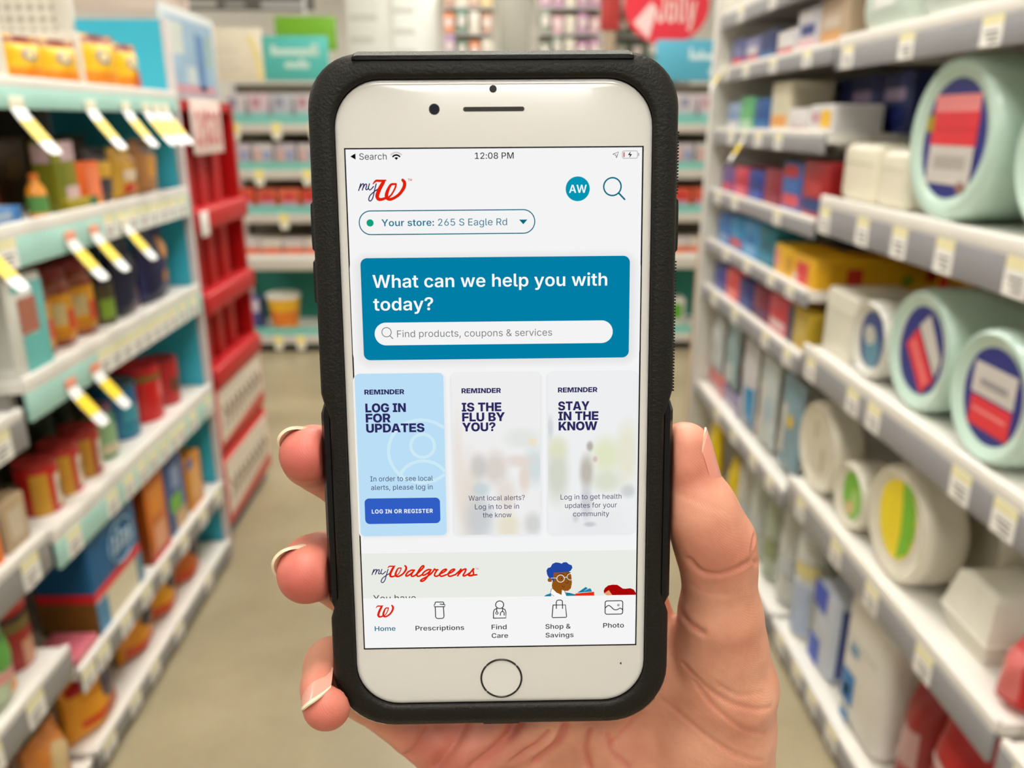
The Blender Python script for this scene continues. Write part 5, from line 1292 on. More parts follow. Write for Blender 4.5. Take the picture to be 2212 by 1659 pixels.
  'G': (769, [[397,-10,293.5,-10,135.5,83,47.5,254,47,371,47.5,492,139.5,664,296.5,755,394,755,457.5,755,565.5,719,650.5,651,704.5,560,712,505,556,505,549.5,532,520.5,574,479.5,604,428.5,619,397,619,339.5,619,251.5,562,202.5,452,202,373,202.5,294,250.5,184,339.5,126,399,126,452.5,126,530.5,165,571.5,237,571,286,603,281,409,281,409,397,719,397,719,304,719.5,206,636.5,66,491.5,-10]]),
  'H': (765, [[67,0,67,745,220,745,220,444,545,444,545,745,697,745,697,0,545,0,545,317,220,317,220,0]]),
  'I': (488, [[37,0,37,127,168,127,168,618,37,618,37,745,451,745,451,618,320,618,320,127,451,127,451,0]]),
  'J': (598, [[284,-10,168.5,-10,34.5,111,34,224,34,267,187,267,187,222,187.5,168,239.5,113,284,113,328.5,113,380.5,168,380,222,380,745,531,745,531,224,531.5,112,399.5,-10]]),
  'L': (579, [[67,0,67,745,220,745,220,127,541,127,541,0]]),
  'N': (780, [[67,0,67,745,238,745,473,368,491.5,339,528.5,271,566.5,188,586,136,570,136,567.5,178,561.5,271,557.5,358,557,387,557,745,713,745,713,0,542,0,329,342,305.5,381,265.5,453,222.5,541,191,602,211,602,214.5,548,220.5,448,224.5,368,224,342,224,0]]),
  'O': (789, [[395,-10,296.5,-10,138.5,80,47.5,251,47,372,47.5,494,138.5,665,296.5,755,395,755,493.5,755,651.5,665,742.5,494,742,372,742.5,251,651.5,80,493.5,-10],[395,126,453.5,126,539.5,182,587.5,292,587,372,587.5,452,539.5,563,453.5,619,395,619,337.5,619,250.5,563,202.5,452,202,372,202.5,292,250.5,182,337.5,126]]),
  'R': (673, [[67,0,67,745,358,745,443.5,745,562.5,685,624.5,576,624,503,624.5,429,561.5,322,440.5,266,354,266,158,266,158,389,330,389,377.5,389,437.5,415,467.5,465,467,503,467.5,540,437.5,592,377.5,619,330,619,220,619,220,0],[482,0,301,339,466,339,651,0]]),
  'S': (671, [[341,-11,251.5,-11,119.5,44,45.5,152,42,231,191,231,194.5,194,233.5,143,298.5,118,339,118,380.5,118,441.5,142,474.5,185,474,213,474.5,239,444.5,273,387.5,298,346,307,264,328,170.5,351,62.5,449,62,531,62.5,598,135.5,699,262.5,755,343,755,425.5,755,548.5,698,617.5,598,618,533,471,533,466.5,577,398.5,627,341,627,302.5,627,247.5,604,219.5,565,219,540,219.5,513,252.5,477,307.5,454,338,447,405,430,452.5,419,533.5,383,594.5,331,628.5,259,628,212,628.5,144,560.5,44,431.5,-11]]),
  'T': (684, [[38,618,38,745,646,745,646,618,418,618,418,0,266,0,266,618]]),
  'l': (316, [[230,-3,144.5,-3,64.5,71,64,145,64,745,214,745,214,166,214.5,139,233.5,115,255,115,267.5,115,280.5,116,285,118,309,9,297.5,5,256.5,-3]]),
  'o': (628, [[314,-11,230.5,-11,107.5,61,41.5,191,41,277,41.5,364,107.5,494,230.5,566,314,566,398.5,566,521.5,494,587.5,364,587,277,587.5,191,521.5,61,398.5,-11],[314,107,354.5,107,408.5,152,435.5,229,435,278,435.5,327,408.5,404,354.5,448,314,448,274.5,448,220.5,404,193.5,327,193,278,193.5,229,220.5,152,274.5,107]]),
  'y': (616, [[60,-198,94,-85,113,-90,143.5,-98,190.5,-91,218.5,-60,221,-32,226,-2,16,559,175,559,269,269,286.5,214,308.5,104,321,44,286,44,300.5,104,327.5,215,345,269,443,559,601,559,363,-66,346.5,-111,293.5,-177,214.5,-213,158,-213,128.5,-213,76.5,-204]]),
 },
 850: {
  ' ': (275, []),
  '?': (609, [[207,232,207,262,207.5,310,228.5,372,277.5,417,317,438,353.5,457,387.5,504,387,532,387.5,554,365.5,589,327.5,608,301,608,273.5,608,231.5,585,207.5,542,207,513,33,513,33.5,585,101.5,694,223.5,755,304,755,381.5,755,500.5,704,567.5,612,567,551,567.5,493,518.5,404,469,373,440.5,354,394.5,319,368.5,280,368,253,368,232],[290,-10,248.5,-10,191.5,48,191,89,191.5,130,248.5,188,290,188,332.5,188,389.5,130,389,89,389.5,48,332.5,-10]]),
  'A': (772, [[4,0,256,745,514,745,769,0,552,0,459,308,434.5,396,384.5,573,360,672,411,672,386.5,573,336.5,396,310,308,215,0],[184,135,184,284,589,284,589,135]]),
  'B': (666, [[45,0,45,745,362,745,445.5,745,560.5,697,619.5,613,619,558,619.5,515,584.5,446,520.5,401,478,392,478,390,525.5,388,601.5,342,645.5,263,645,211,645.5,149,584.5,54,469.5,0,387,0],[234,147,351,147,396.5,147,447.5,190,447,227,447.5,252,423.5,289,381.5,309,352,309,234,309],[234,446,340,446,366.5,446,404.5,464,425.5,499,425,522,425.5,556,379.5,598,340,598,234,598]]),
  'D': (727, [[328,0,127,0,127,161,319,161,383.5,161,466.5,207,507.5,301,507,372,507.5,444,466.5,538,381.5,584,315,584,124,584,124,745,327,745,441.5,745,610.5,654,702.5,486,702,372,702.5,259,611.5,91,443.5,0],[238,745,238,0,45,0,45,745]]),
  'E': (639, [[45,0,45,745,607,745,607,582,238,582,238,453,578,453,578,294,238,294,238,163,607,163,607,0]]),
  'F': (612, [[45,0,45,745,590,745,590,582,238,582,238,433,568,433,568,275,238,275,238,0]]),
  'G': (758, [[387,-12,278.5,-12,115.5,83,25.5,255,25,372,25.5,495,120.5,667,283.5,757,384,757,451.5,757,568.5,719,659.5,648,716.5,551,721,491,524,491,520.5,514,498.5,550,464.5,575,420.5,589,391,589,336.5,589,260.5,538,220.5,441,220,372,220.5,303,260.5,207,338.5,156,393,156,440.5,156,504.5,186,538.5,239,538,275,579,271,396,271,396,411,727,411,727,307,727.5,211,641.5,67,489.5,-12]]),
  'H': (745, [[45,0,45,745,238,745,238,461,506,461,506,745,699,745,699,0,506,0,506,297,238,297,238,0]]),
  'I': (443, [[27,0,27,153,125,153,125,592,27,592,27,745,416,745,416,592,318,592,318,153,416,153,416,0]]),
  'K': (738, [[188,122,188,350,212.5,383,262.5,448,312.5,513,339,547,496,745,722,745,410,367,393,368],[45,0,45,745,238,745,238,573,238,365,238,273,238,0],[512,0,321,309,438,454,734,0]]),
  'L': (584, [[45,0,45,745,238,745,238,163,562,163,562,0]]),
  'M': (942, [[45,0,45,745,334,745,416,482,424.5,454,447.5,371,470.5,279,490.5,196,496,167,448,167,454.5,196,474.5,279,497.5,371,519.5,454,527,482,608,745,897,745,897,0,707,0,707,305,707.5,330,709.5,409,712.5,501,715.5,595,715,636,736,636,725.5,594,700.5,499,676.5,408,655.5,331,647,305,550,0,393,0,295,305,287.5,331,265.5,408,240.5,499,215.5,594,204,636,228,636,228.5,595,230.5,501,233.5,409,235.5,331,235,305,235,0]]),
  'N': (756, [[45,0,45,745,245,745,441,430,454.5,409,490.5,344,530.5,269,547,234,525,187,523.5,226,519.5,326,517.5,419,517,447,517,745,711,745,711,0,511,0,330,291,314.5,317,270.5,392,221.5,484,195,535,230,546,234.5,493,238.5,393,239.5,314,239,291,239,0]]),
  'O': (768, [[384,-12,283.5,-12,120.5,78,25.5,250,25,372,25.5,495,120.5,667,283.5,757,384,757,485.5,757,647.5,667,743.5,495,743,372,743.5,249,647.5,78,485.5,-12],[384,156,435.5,156,508.5,207,547.5,304,547,372,547.5,441,508.5,538,435.5,589,384,589,333.5,589,259.5,538,220.5,441,220,372,220.5,304,259.5,207,333.5,156]]),
  'P': (660, [[45,0,45,745,356,745,443.5,745,571.5,682,640.5,567,640,489,640.5,410,570.5,295,442.5,232,355,232,156,232,156,391,339,391,373.5,391,423.5,415,450.5,459,450,489,450.5,519,423.5,562,373.5,586,339,586,238,586,238,0]]),
  'R': (678, [[45,0,45,745,357,745,444.5,745,572.5,683,641.5,568,641,490,641.5,413,569.5,302,437.5,241,347,241,163,241,163,392,340,392,374.5,392,424.5,416,451.5,460,451,490,451.5,520,424.5,563,374.5,587,340,587,238,587,238,0],[459,0,293,338,493,338,663,0]]),
  'S': (691, [[348,-12,248.5,-12,107.5,48,33.5,164,33,248,216,248,218.5,215,251.5,168,310.5,143,350,143,385.5,143,438.5,161,467.5,194,467,216,467.5,235,441.5,264,386.5,286,343,295,267,310,160.5,331,47.5,439,47,522,47.5,592,123.5,698,257.5,757,346,757,437.5,757,568.5,698,641.5,588,643,512,464,512,460.5,554,399.5,602,349,602,317.5,602,269.5,584,242.5,553,242,532,242.5,512,266.5,485,317.5,465,357,457,420,444,482.5,432,572.5,395,631.5,342,658.5,272,658,228,658.5,152,585.5,45,446.5,-12]]),
  'T': (670, [[22,582,22,745,648,745,648,582,432,582,432,0,238,0,238,582]]),
  'U': (724, [[362,-12,266.5,-12,123.5,57,45.5,181,45,264,45,745,233,745,233,280,233.5,243,266.5,185,324.5,152,362,152,400.5,152,458.5,185,491.5,242,491,280,491,745,679,745,679,264,679.5,181,601.5,57,458.5,-12]]),
  'W': (1056, [[202,0,4,745,214,745,280,435,292.5,383,311.5,276,330.5,169,339,116,296,116,306.5,169,326.5,276,348.5,383,360,435,433,745,623,745,696,435,708.5,383,730.5,276,750.5,169,760,116,717,116,726.5,169,745.5,276,765.5,383,775,435,843,745,1053,745,854,0,640,0,552,356,541.5,401,518.5,522,500,602,556,602,538.5,522,516.5,401,505,356,416,0]]),
  'Y': (742, [[281,0,281,261,4,745,226,745,338,531,352.5,503,378.5,447,392,418,361,418,373.5,447,398.5,503,412,531,518,745,739,745,468,261,468,0]]),
 },
}
WEIGHT = {0: 400, 1: 500, 1.5: 600, 2: 600, 2.5: 700, 3: 850}
TRACK = {3: -14, 2.5: 40}
_txt = {}


_gl = {}


def fill_glyph(w, ch):
    """non-zero winding fill of one glyph as stacked trapezoids"""
    if (w, ch) in _gl:
        return _gl[(w, ch)]
    E = []
    for c in GLYPHS[w][ch][1]:
        P = [(math.floor(c[k]), c[k + 1], c[k] == math.floor(c[k])) for k in range(0, len(c), 2)]
        n = len(P)
        Q = []
        for k in range(n):                       # insert implied on-curve points
            a, b = P[k], P[(k + 1) % n]
            Q.append(a)
            if not a[2] and not b[2]:
                Q.append(((a[0] + b[0]) / 2, (a[1] + b[1]) / 2, True))
        k0 = next(k for k in range(len(Q)) if Q[k][2])
        Q = Q[k0:] + Q[:k0]
        out = []
        k = 0
        while k < len(Q):
            a = Q[k]
            out.append((a[0], a[1]))
            nx = Q[(k + 1) % len(Q)]
            if not nx[2]:
                e = Q[(k + 2) % len(Q)]
                for q in (0.25, 0.5, 0.75):
                    out.append(tuple((1 - q) ** 2 * a[d] + 2 * q * (1 - q) * nx[d] + q * q * e[d] for d in (0, 1)))
                k += 2
            else:
                k += 1
        E += [(out[i], out[(i + 1) % len(out)]) for i in range(len(out)) if abs(out[i][1] - out[(i + 1) % len(out)][1]) > 1e-6]
    ysv = {p[1] for e in E for p in e}
    for i, (a, b) in enumerate(E):
        for c, d in E[:i]:
            den = (b[0] - a[0]) * (d[1] - c[1]) - (b[1] - a[1]) * (d[0] - c[0])
            if abs(den) > 1e-9:
                u = ((c[0] - a[0]) * (d[1] - c[1]) - (c[1] - a[1]) * (d[0] - c[0])) / den
                v = ((c[0] - a[0]) * (b[1] - a[1]) - (c[1] - a[1]) * (b[0] - a[0])) / den
                if 0 < u < 1 and 0 < v < 1:
                    ysv.add(a[1] + u * (b[1] - a[1]))
    yl = sorted(ysv)
    quads = []
    for y0, y1 in zip(yl[:-1], yl[1:]):
        if y1 - y0 < 1e-4:
            continue
        ym = (y0 + y1) / 2
        act = []
        for a, b in E:
            if min(a[1], b[1]) < ym < max(a[1], b[1]):
                f = lambda y: a[0] + (b[0] - a[0]) * (y - a[1]) / (b[1] - a[1])
                act.append((f(ym), f(y0), f(y1), 1 if b[1] > a[1] else -1))
        act.sort()
        wn, st = 0, None
        for m_, xa, xb, s_ in act:
            if wn == 0:
                st = (xa, xb)
            wn += s_
            if wn == 0:
                quads.append(((st[0], y0), (xa, y0), (xb, y1), (st[1], y1)))
    _gl[(w, ch)] = quads
    return quads


def glyphs(s, w):
    """a word as a flat mesh: verts (x, y) and quads; outlines are quadratic, .5 on x marks a control point"""
    if (s, w) not in _txt:
        W_ = WEIGHT[w]
        pen, vs, fs = 0, [], []
        for ch in s:
            for q in fill_glyph(W_, ch):
                b = len(vs)
                vs += [(x + pen, y) for x, y in q]
                fs.append((b, b + 1, b + 2, b + 3))
            pen += GLYPHS[W_][ch][0] + TRACK.get(w, 0)
        _txt[(s, w)] = (vs, fs)
    return _txt[(s, w)]


def word_verts(s, w, x0, x1, base, cap):
    vs, fs = glyphs(s, w)
    hv, _ = glyphs('H', w)
    ch = max(v[1] for v in hv)
    a = min(v[0] for v in vs)
    b = max(v[0] for v in vs)
    kx, ky = (x1 - x0) / (b - a), cap / ch
    return [(x0 + (x - a) * kx, base + y * ky) for x, y in vs], fs


# writing on the two signs in the store
def sign_word(t, s, w, x0, x1, base, cap, y, m, name, face='-Y'):
    vs, fs = word_verts(s, w, x0, x1, base, cap)
    mb = MB()
    if face == '-Y':
        mb.add([(x, y, z) for x, z in vs], fs, m)
    else:
        mb.add([(y, x, z) for x, z in vs], fs, m)
    return mb.build(name, t)


sign_word(JOLLY, 'Jolly', 2.5, -0.06, 0.19, -0.10, 0.17, -0.0015, mat((246, 220, 212), 0.5), 'lettering')
sign_word(PRICE_SIGN, '2/$20', 2, -0.11, 0.13, 0.03, 0.10, 0.0075, mat((206, 96, 92), 0.5), 'lettering', '+X')

# ---------------------------------------------------------------- the phone (local mm: x right, y up, z out of the glass)
POSE = Matrix(((0.9999497, -0.0055711, -0.0083362, 0.000892),
               (-0.0073258, 0.1616928, -0.9868139, 0.182241),
               (0.0068456, 0.9868254, 0.1616439, 1.334431),
               (0, 0, 0, 1)))
K = 0.001


def rrect(hx, hy, r, cx=0.0, cy=0.0, n=10, rb=None):
    """rounded rectangle outline, counter-clockwise from the right side; rb = bottom corner radius"""
    rb = r if rb is None else rb
    pts = []
    for ax, ay, rr, a0 in ((1, 1, r, 0), (-1, 1, r, 90), (-1, -1, rb, 180), (1, -1, rb, 270)):
        for i in range(n + 1):
            a = math.radians(a0 + 90 * i / n)
            pts.append((cx + ax * (hx - rr) + rr * math.cos(a), cy + ay * (hy - rr) + rr * math.sin(a)))
    return pts


def loft(mb, loops, m, cap0=False, cap1=False, smooth=True):
    """loops: list of (outline, z) with equal point counts, in mm"""
    n = len(loops[0][0])
    vs = [(x * K, y * K, z * K) for o, z in loops for x, y in o]
    fs = []
    for j in range(len(loops) - 1):
        for i in range(n):
            k = (i + 1) % n
            fs.append((j * n + i, j * n + k, (j + 1) * n + k, (j + 1) * n + i))
    if cap0:
        fs.append(tuple(range(n - 1, -1, -1)))
    if cap1:
        fs.append(tuple(range((len(loops) - 1) * n, len(loops) * n)))
    return mb.add(vs, fs, m, smooth)


phone = thing('smartphone', 'white smartphone with a lit shopping app held upright', 'phone')
phone.matrix_world = POSE
GLASS = mat((220, 217, 210), 0.12, vary=0.0, spec=0.5, coat=0.3)
m = MB()
loft(m, [(rrect(34, 73.5, 8.5), -8.0), (rrect(36.1, 75.6, 10.5), -6.5), (rrect(36.25, 75.75, 10.6), -1.2), (rrect(36.2, 75.7, 10.6), -0.55), (rrect(35.9, 75.4, 10.3), -0.22), (rrect(35.3, 74.8, 9.7), -0.06), (rrect(34.8, 74.3, 9.2), 0.0)], GLASS, True, True)
m.build('front_glass', phone)
BLK = mat((12, 12, 16), 0.25, vary=0.0)


def flat(mb, outline, z, m):
    return mb.add([(x * K, y * K, z * K) for x, y in outline], [tuple(range(len(outline)))], m)


def circ(cx, cy, r, n=32, ry=None):
    return [(cx + r * math.cos(2 * math.pi * i / n), cy + (ry or r) * math.sin(2 * math.pi * i / n)) for i in range(n)]


o = MB()
loft(o, [(rrect(6.95, 0.52, 0.5, 0, 69.1), 0.03), (rrect(6.75, 0.38, 0.36, 0, 69.1), 0.012)], mat((70, 64, 54), 0.4), False, True)
flat(o, rrect(6.75, 0.38, 0.36, 0, 69.1), 0.02, mat((34, 30, 24), 0.6, bump=0.4, bscale=4000))
o.build('earpiece', phone)
o = MB()
flat(o, circ(-13.48, 69.16, 1.24), 0.02, mat((52, 54, 62), 0.3, vary=0))
flat(o, circ(-13.48, 69.16, 1.08), 0.03, mat((16, 20, 30), 0.08, vary=0, coat=1.0))
o.build('front_camera', phone)
o = MB()
flat(o, circ(-0.11, 73.5, 0.84), 0.02, mat((22, 18, 18), 0.2, vary=0))
o.build('sensor', phone)
o = MB()
ring = [((0.15 + 5.08 * math.cos(2 * math.pi * i / 72)) * K, (-69.1 + 5.05 * math.sin(2 * math.pi * i / 72)) * K, 0.0) for i in range(73)]
o.tube(ring, 0.25 * K, mat((34, 28, 26), 0.25, vary=0), 8)
ho = o.build('home_button', phone)
o = MB()
flat(o, circ(0.15, -69.1, 4.95, 48), 0.015, mat((222, 220, 213), 0.12, vary=0, coat=0.3))
o.build('button_face', ho)
o = MB()
flat(o, [(30.0, -65.6), (30.5, -65.95), (30.45, -65.2)], 0.02, BLK)
o.build('speck', phone)

# ---- the lit display.  u, v in mm from its top left corner (68.4 x 121.6)
LAYER = 0.010


class UI(MB):
    def __init__(s, z):
        super().__init__()
        s.z = z

    def poly(s, pts, c, dz=0):
        mm = c if isinstance(c, bpy.types.Material) else glow(c)
        return s.add([((u - 34.2) * K, (60.8 - v) * K, (s.z + dz) * LAYER * K) for u, v in pts], [tuple(range(len(pts)))], mm)

    def rr(s, u0, v0, u1, v1, r, c, dz=0, n=8):
        return s.poly([((u0 + u1) / 2 + x, (v0 + v1) / 2 + y) for x, y in rrect((u1 - u0) / 2, (v1 - v0) / 2, r, n=n)], c, dz)

    def dot(s, u, v, r, c, dz=0):
        return s.poly(circ(u, v, r, 40), c, dz)

    def text(s, t, u0, u1, v, cap, w, c, dz=4):
        vs, fs = word_verts(t, w, u0, u1, 0.0, cap)
        return s.add([((x - 34.2) * K, (60.8 - v + y) * K, (s.z + dz) * LAYER * K) for x, y in vs], fs, glow(c))

    def line(s, pts, w, c, dz=2, close=False, sm=0, clip=None):
        """stroke of width w (or a list of widths) through pts; sm > 0 smooths with a Catmull-Rom spline"""
        if sm:
            q, ww = [], []
            wl = w if isinstance(w, (list, tuple)) else [w] * len(pts)
            for i in range(len(pts) - 1):
                p0, p1, p2, p3 = pts[max(i - 1, 0)], pts[i], pts[i + 1], pts[min(i + 2, len(pts) - 1)]
                for k in range(sm):
                    t = k / sm
                    q.append(tuple(0.5 * (2 * p1[a] + (p2[a] - p0[a]) * t + (2 * p0[a] - 5 * p1[a] + 4 * p2[a] - p3[a]) * t * t + (3 * p1[a] - p0[a] - 3 * p2[a] + p3[a]) * t ** 3) for a in (0, 1)))
                    ww.append(wl[i] * (1 - t) + wl[i + 1] * t)
            q.append(pts[-1])
            ww.append(wl[-1])
            pts, w = q, ww
        wl = w if isinstance(w, (list, tuple)) else [w] * len(pts)
        n = len(pts)
        L, R = [], []
        for i in range(n):
            a = pts[(i - 1) % n] if close or i else pts[i]
            b = pts[(i + 1) % n] if close or i < n - 1 else pts[i]
            dx, dy = b[0] - a[0], b[1] - a[1]
            d = math.hypot(dx, dy) or 1
            nx, ny = -dy / d * wl[i] / 2, dx / d * wl[i] / 2
            L.append((pts[i][0] + nx, pts[i][1] + ny))
            R.append((pts[i][0] - nx, pts[i][1] - ny))
        for i in range(n if close else n - 1):
            k = (i + 1) % n
            s.poly([L[i], L[k], R[k], R[i]], c, dz)
        if not close:
            for e, j in ((0, 0), (n - 1, n - 1)):
                s.poly(circ(pts[e][0], pts[e][1], wl[j] / 2, 14), c, dz)
        return s


INK, INK2, TEAL, GREY, NAVYT, NAVY2, REDL, WHT = (10, 10, 12), (46, 48, 52), (14, 112, 138), (122, 122, 124), (44, 40, 96), (46, 52, 92), (224, 32, 8), (250, 252, 254)
BG = (244, 244, 245)


def blob_material(base, blobs):
    """a softly blurred photograph shown on the screen: colour blobs over a base, in display mm"""
    m = bpy.data.materials.new('lit_picture')
    m.use_nodes = True
    nt = m.node_tree
    nt.nodes.remove(nt.nodes['Principled BSDF'])
    tc = nt.nodes.new('ShaderNodeTexCoord')
    cur = None
    for u, v, ru, rv, c, k in blobs:
        sb = nt.nodes.new('ShaderNodeVectorMath')
        sb.operation = 'SUBTRACT'
        sb.inputs[1].default_value = ((u - 34.2) * K, (60.8 - v) * K, 0)
        nt.links.new(tc.outputs['Object'], sb.inputs[0])
        ml = nt.nodes.new('ShaderNodeVectorMath')
        ml.operation = 'MULTIPLY'
        ml.inputs[1].default_value = (1 / (ru * K), 1 / (rv * K), 0)
        nt.links.new(sb.outputs[0], ml.inputs[0])
        ln = nt.nodes.new('ShaderNodeVectorMath')
        ln.operation = 'LENGTH'
        nt.links.new(ml.outputs[0], ln.inputs[0])
        mr = nt.nodes.new('ShaderNodeMapRange')
        mr.interpolation_type = 'SMOOTHSTEP'
        mr.inputs['From Min'].default_value = 0.3
        mr.inputs['From Max'].default_value = 1.25
        mr.inputs['To Min'].default_value = k * 0.95
        mr.inputs['To Max'].default_value = 0.0
        nt.links.new(ln.outputs['Value'], mr.inputs['Value'])
        mx = nt.nodes.new('ShaderNodeMix')
        mx.data_type = 'RGBA'
        nt.links.new(mr.outputs[0], mx.inputs[0])
        mx.inputs[6].default_value = lin(base)
        if cur is not None:
            nt.links.new(cur, mx.inputs[6])
        mx.inputs[7].default_value = lin(c)
        cur = mx.outputs[2]
    e = nt.nodes.new('ShaderNodeEmission')
    nt.links.new(cur, e.inputs[0])
    nt.links.new(e.outputs[0], nt.nodes['Material Output'].inputs[0])
    return m


d = UI(2)
d.poly([(0, 0), (68.4, 0), (68.4, 121.6), (0, 121.6)], mat((6, 6, 10), 0.2, vary=0))
d.poly([(0.32, 0.32), (68.05, 0.32), (68.05, 121.2), (0.32, 121.2)], BG, 1)
display = d.build('display', phone)

# status bar
d = UI(6)
d.poly([(1.37, 1.87), (2.55, 1.21), (2.55, 2.57)], INK)
d.text('Search', 3.42, 9.64, 2.61, 1.4, 0, INK)
d.text('12:08 PM', 29.75, 38.62, 2.63, 1.4, 1, INK)
for r, w, c in ((1.62, 0.34, (206, 206, 206)), (1.05, 0.36, INK)):
    d.line([(11.83 + r * math.sin(a), 2.68 - r * math.cos(a)) for a in [math.radians(-46 + 92 * i / 10) for i in range(11)]], w, c)
d.poly([(11.83, 2.72)] + [(11.83 + 0.58 * math.sin(a), 2.68 - 0.58 * math.cos(a)) for a in [math.radians(-46 + 92 * i / 6) for i in range(7)]], INK)
d.line([(62.62, 1.30), (61.3, 1.85), (61.98, 2.0), (62.15, 2.62)], 0.17, INK, close=True)
d.line([((63.45 + 67.03) / 2 + x, 1.93 + y) for x, y in rrect(1.74, 0.82, 0.4)], 0.12, (150, 150, 150), close=True)
d.rr(63.75, 1.38, 64.02, 2.48, 0.06, (232, 60, 50))
d.rr(67.16, 1.6, 67.36, 2.25, 0.06, (150, 150, 150))
d.poly([(65.43, 1.0), (64.6, 2.1), (65.2, 2.1), (65.05, 2.85), (65.88, 1.75), (65.28, 1.75)], BG, 3)
d.poly([(65.43, 1.15), (64.76, 2.03), (65.24, 2.03), (65.08, 2.71), (65.74, 1.82), (65.26, 1.82)], INK, 4)
d.build('status_bar', display)

# header with the script logo, account badge, search glass and store selector
MY = [[(2.75,101.92),(3.26,100.58)],[(2.97,101.43),(3.53,100.71),(3.92,100.63),(3.86,101.04),(3.57,101.84)],[(3.66,101.52),(4.22,100.75),(4.56,100.69),(4.52,101.13),(4.35,101.61),(4.57,101.78),(4.92,101.54)],[(5.23,100.6),(4.97,101.38),(5.16,101.78),(5.5,101.74),(6.13,101.15)],[(6.76,100.62),(6.34,101.88),(5.9,103.34),(5.42,103.98),(5.03,103.94),(4.97,103.57),(5.3,102.92),(6.09,102.28),(7.12,101.64)]]
WS = [[(6.65,100.29),(7.1,99.85),(7.71,99.84),(8.52,99.77)],[(8.2,99.96),(7.55,101.08),(7.21,101.97),(7.38,102.45),(7.86,102.5),(8.43,102.31)],[(9.77,100.33),(9.23,100.42),(8.74,101.26),(8.54,101.99),(8.74,102.42),(9.32,102.45),(10.34,101.85),(11.07,100.88),(11.21,100.15),(10.95,99.75)],[(9.82,100.33),(9.97,100.33),(9.8,100.95),(9.27,101.83),(8.71,102.31)]]
WW = [[0.12, 0.34, 0.36, 0.2], [0.5, 0.58, 0.58, 0.52, 0.42, 0.36], [0.3, 0.34, 0.48, 0.54, 0.5, 0.42, 0.44, 0.5, 0.5, 0.42], [0.28, 0.26, 0.26, 0.26, 0.26]]
REST = [[(13.14,100.99),(12.61,100.9),(11.75,101.3),(11.15,102.02),(11.14,102.42),(11.64,102.3),(12.5,101.71),(13.22,100.91)],[(12.98,101.15),(12.41,102.2),(12.64,102.52),(13.34,102.29),(13.89,101.73)],[(13.49,102.21),(14.44,101.33),(15.39,100.37),(15.56,99.88),(15.17,99.91),(14.46,100.76),(13.89,101.81),(13.87,102.43),(14.33,102.5),(15.19,102.07)],[(17.23,100.88),(16.61,100.84),(15.75,101.31),(15.23,101.91),(15.34,102.28),(15.96,102.08),(16.83,101.44),(17.31,100.88)],[(17.26,100.88),(16.57,102.33),(15.62,103.54),(14.91,103.85),(14.69,103.64),(15.08,103.29),(16.26,102.65),(17.36,101.85)],[(17.2,102.01),(17.92,101.13),(18.19,100.69),(18.39,100.92),(19.0,100.9)],[(18.85,100.9),(18.29,101.78),(18.15,102.38),(18.57,102.6),(19.35,102.28)],[(19.36,102.04),(20.45,101.53),(21.11,100.96),(20.86,100.79),(20.15,101.15),(19.55,101.88),(19.54,102.45),(19.96,102.61),(21.06,102.22)],[(21.37,102.06),(22.46,101.56),(23.12,100.98),(22.86,100.81),(22.16,101.18),(21.6,101.9),(21.59,102.47),(22.05,102.64),(23.22,102.25)],[(23.29,102.25),(24.32,101.29),(24.72,100.8),(24.55,101.29),(23.86,102.55)],[(24.15,102.1),(25.1,101.1),(25.9,100.82),(25.67,101.63),(25.22,102.35),(25.4,102.63),(26.15,102.32),(26.78,101.89)],[(26.59,102.32),(27.17,101.56),(27.85,100.71),(27.69,101.25),(27.78,101.98),(27.62,102.46),(26.92,102.59),(26.54,102.48)],[(26.85,102.54),(27.54,102.43),(28.55,102.35)]]


def remap(st, a, b):
    (x0, y0, x1, y1), (u0, v0, u1, v1) = a, b
    return [(u0 + (x - x0) / (x1 - x0) * (u1 - u0), v0 + (y - y0) / (y1 - y0) * (v1 - v0)) for x, y in st]


WBOX = (6.57, 99.5, 11.4, 102.72)
MBOX = (2.68, 100.5, 7.2, 104.05)
d = UI(6)
for st in MY:
    d.line(remap(st, MBOX, (2.93, 7.86, 7.5, 11.85)), 0.25, NAVYT, 2, sm=6)
for st, w in zip(WS, WW):
    d.line(remap(st, WBOX, (6.18, 6.8, 13.84, 11.82)), [x * 1.55 for x in w], REDL, 3, sm=7)
d.text('TM', 14.3, 15.25, 7.40, 0.5, 2, REDL)
d.dot(53.29, 9.48, 2.78, (2, 150, 180))
d.text('AW', 51.3, 55.36, 10.38, 1.80, 2, WHT)
d.line(circ(61.29, 9.06, 2.0, 40), 0.34, (10, 104, 128), close=True)
d.line([(62.75, 10.5), (64.15, 11.95)], 0.38, (10, 104, 128))
d.line([(23.1 + x, 16.75 + y) for x, y in rrect(20.25, 2.68, 2.66, n=14)], 0.24, (10, 104, 128), close=True)
d.dot(5.33, 16.77, 0.82, (16, 160, 124))
d.text('Your store:', 7.97, 20.07, 17.55, 1.56, 2, TEAL)
d.text('265 S Eagle Rd', 20.99, 36.95, 17.55, 1.56, 0, TEAL)
d.poly([(39.74, 16.32), (41.65, 16.32), (40.7, 17.38)], (10, 104, 128))
d.build('app_header', display)

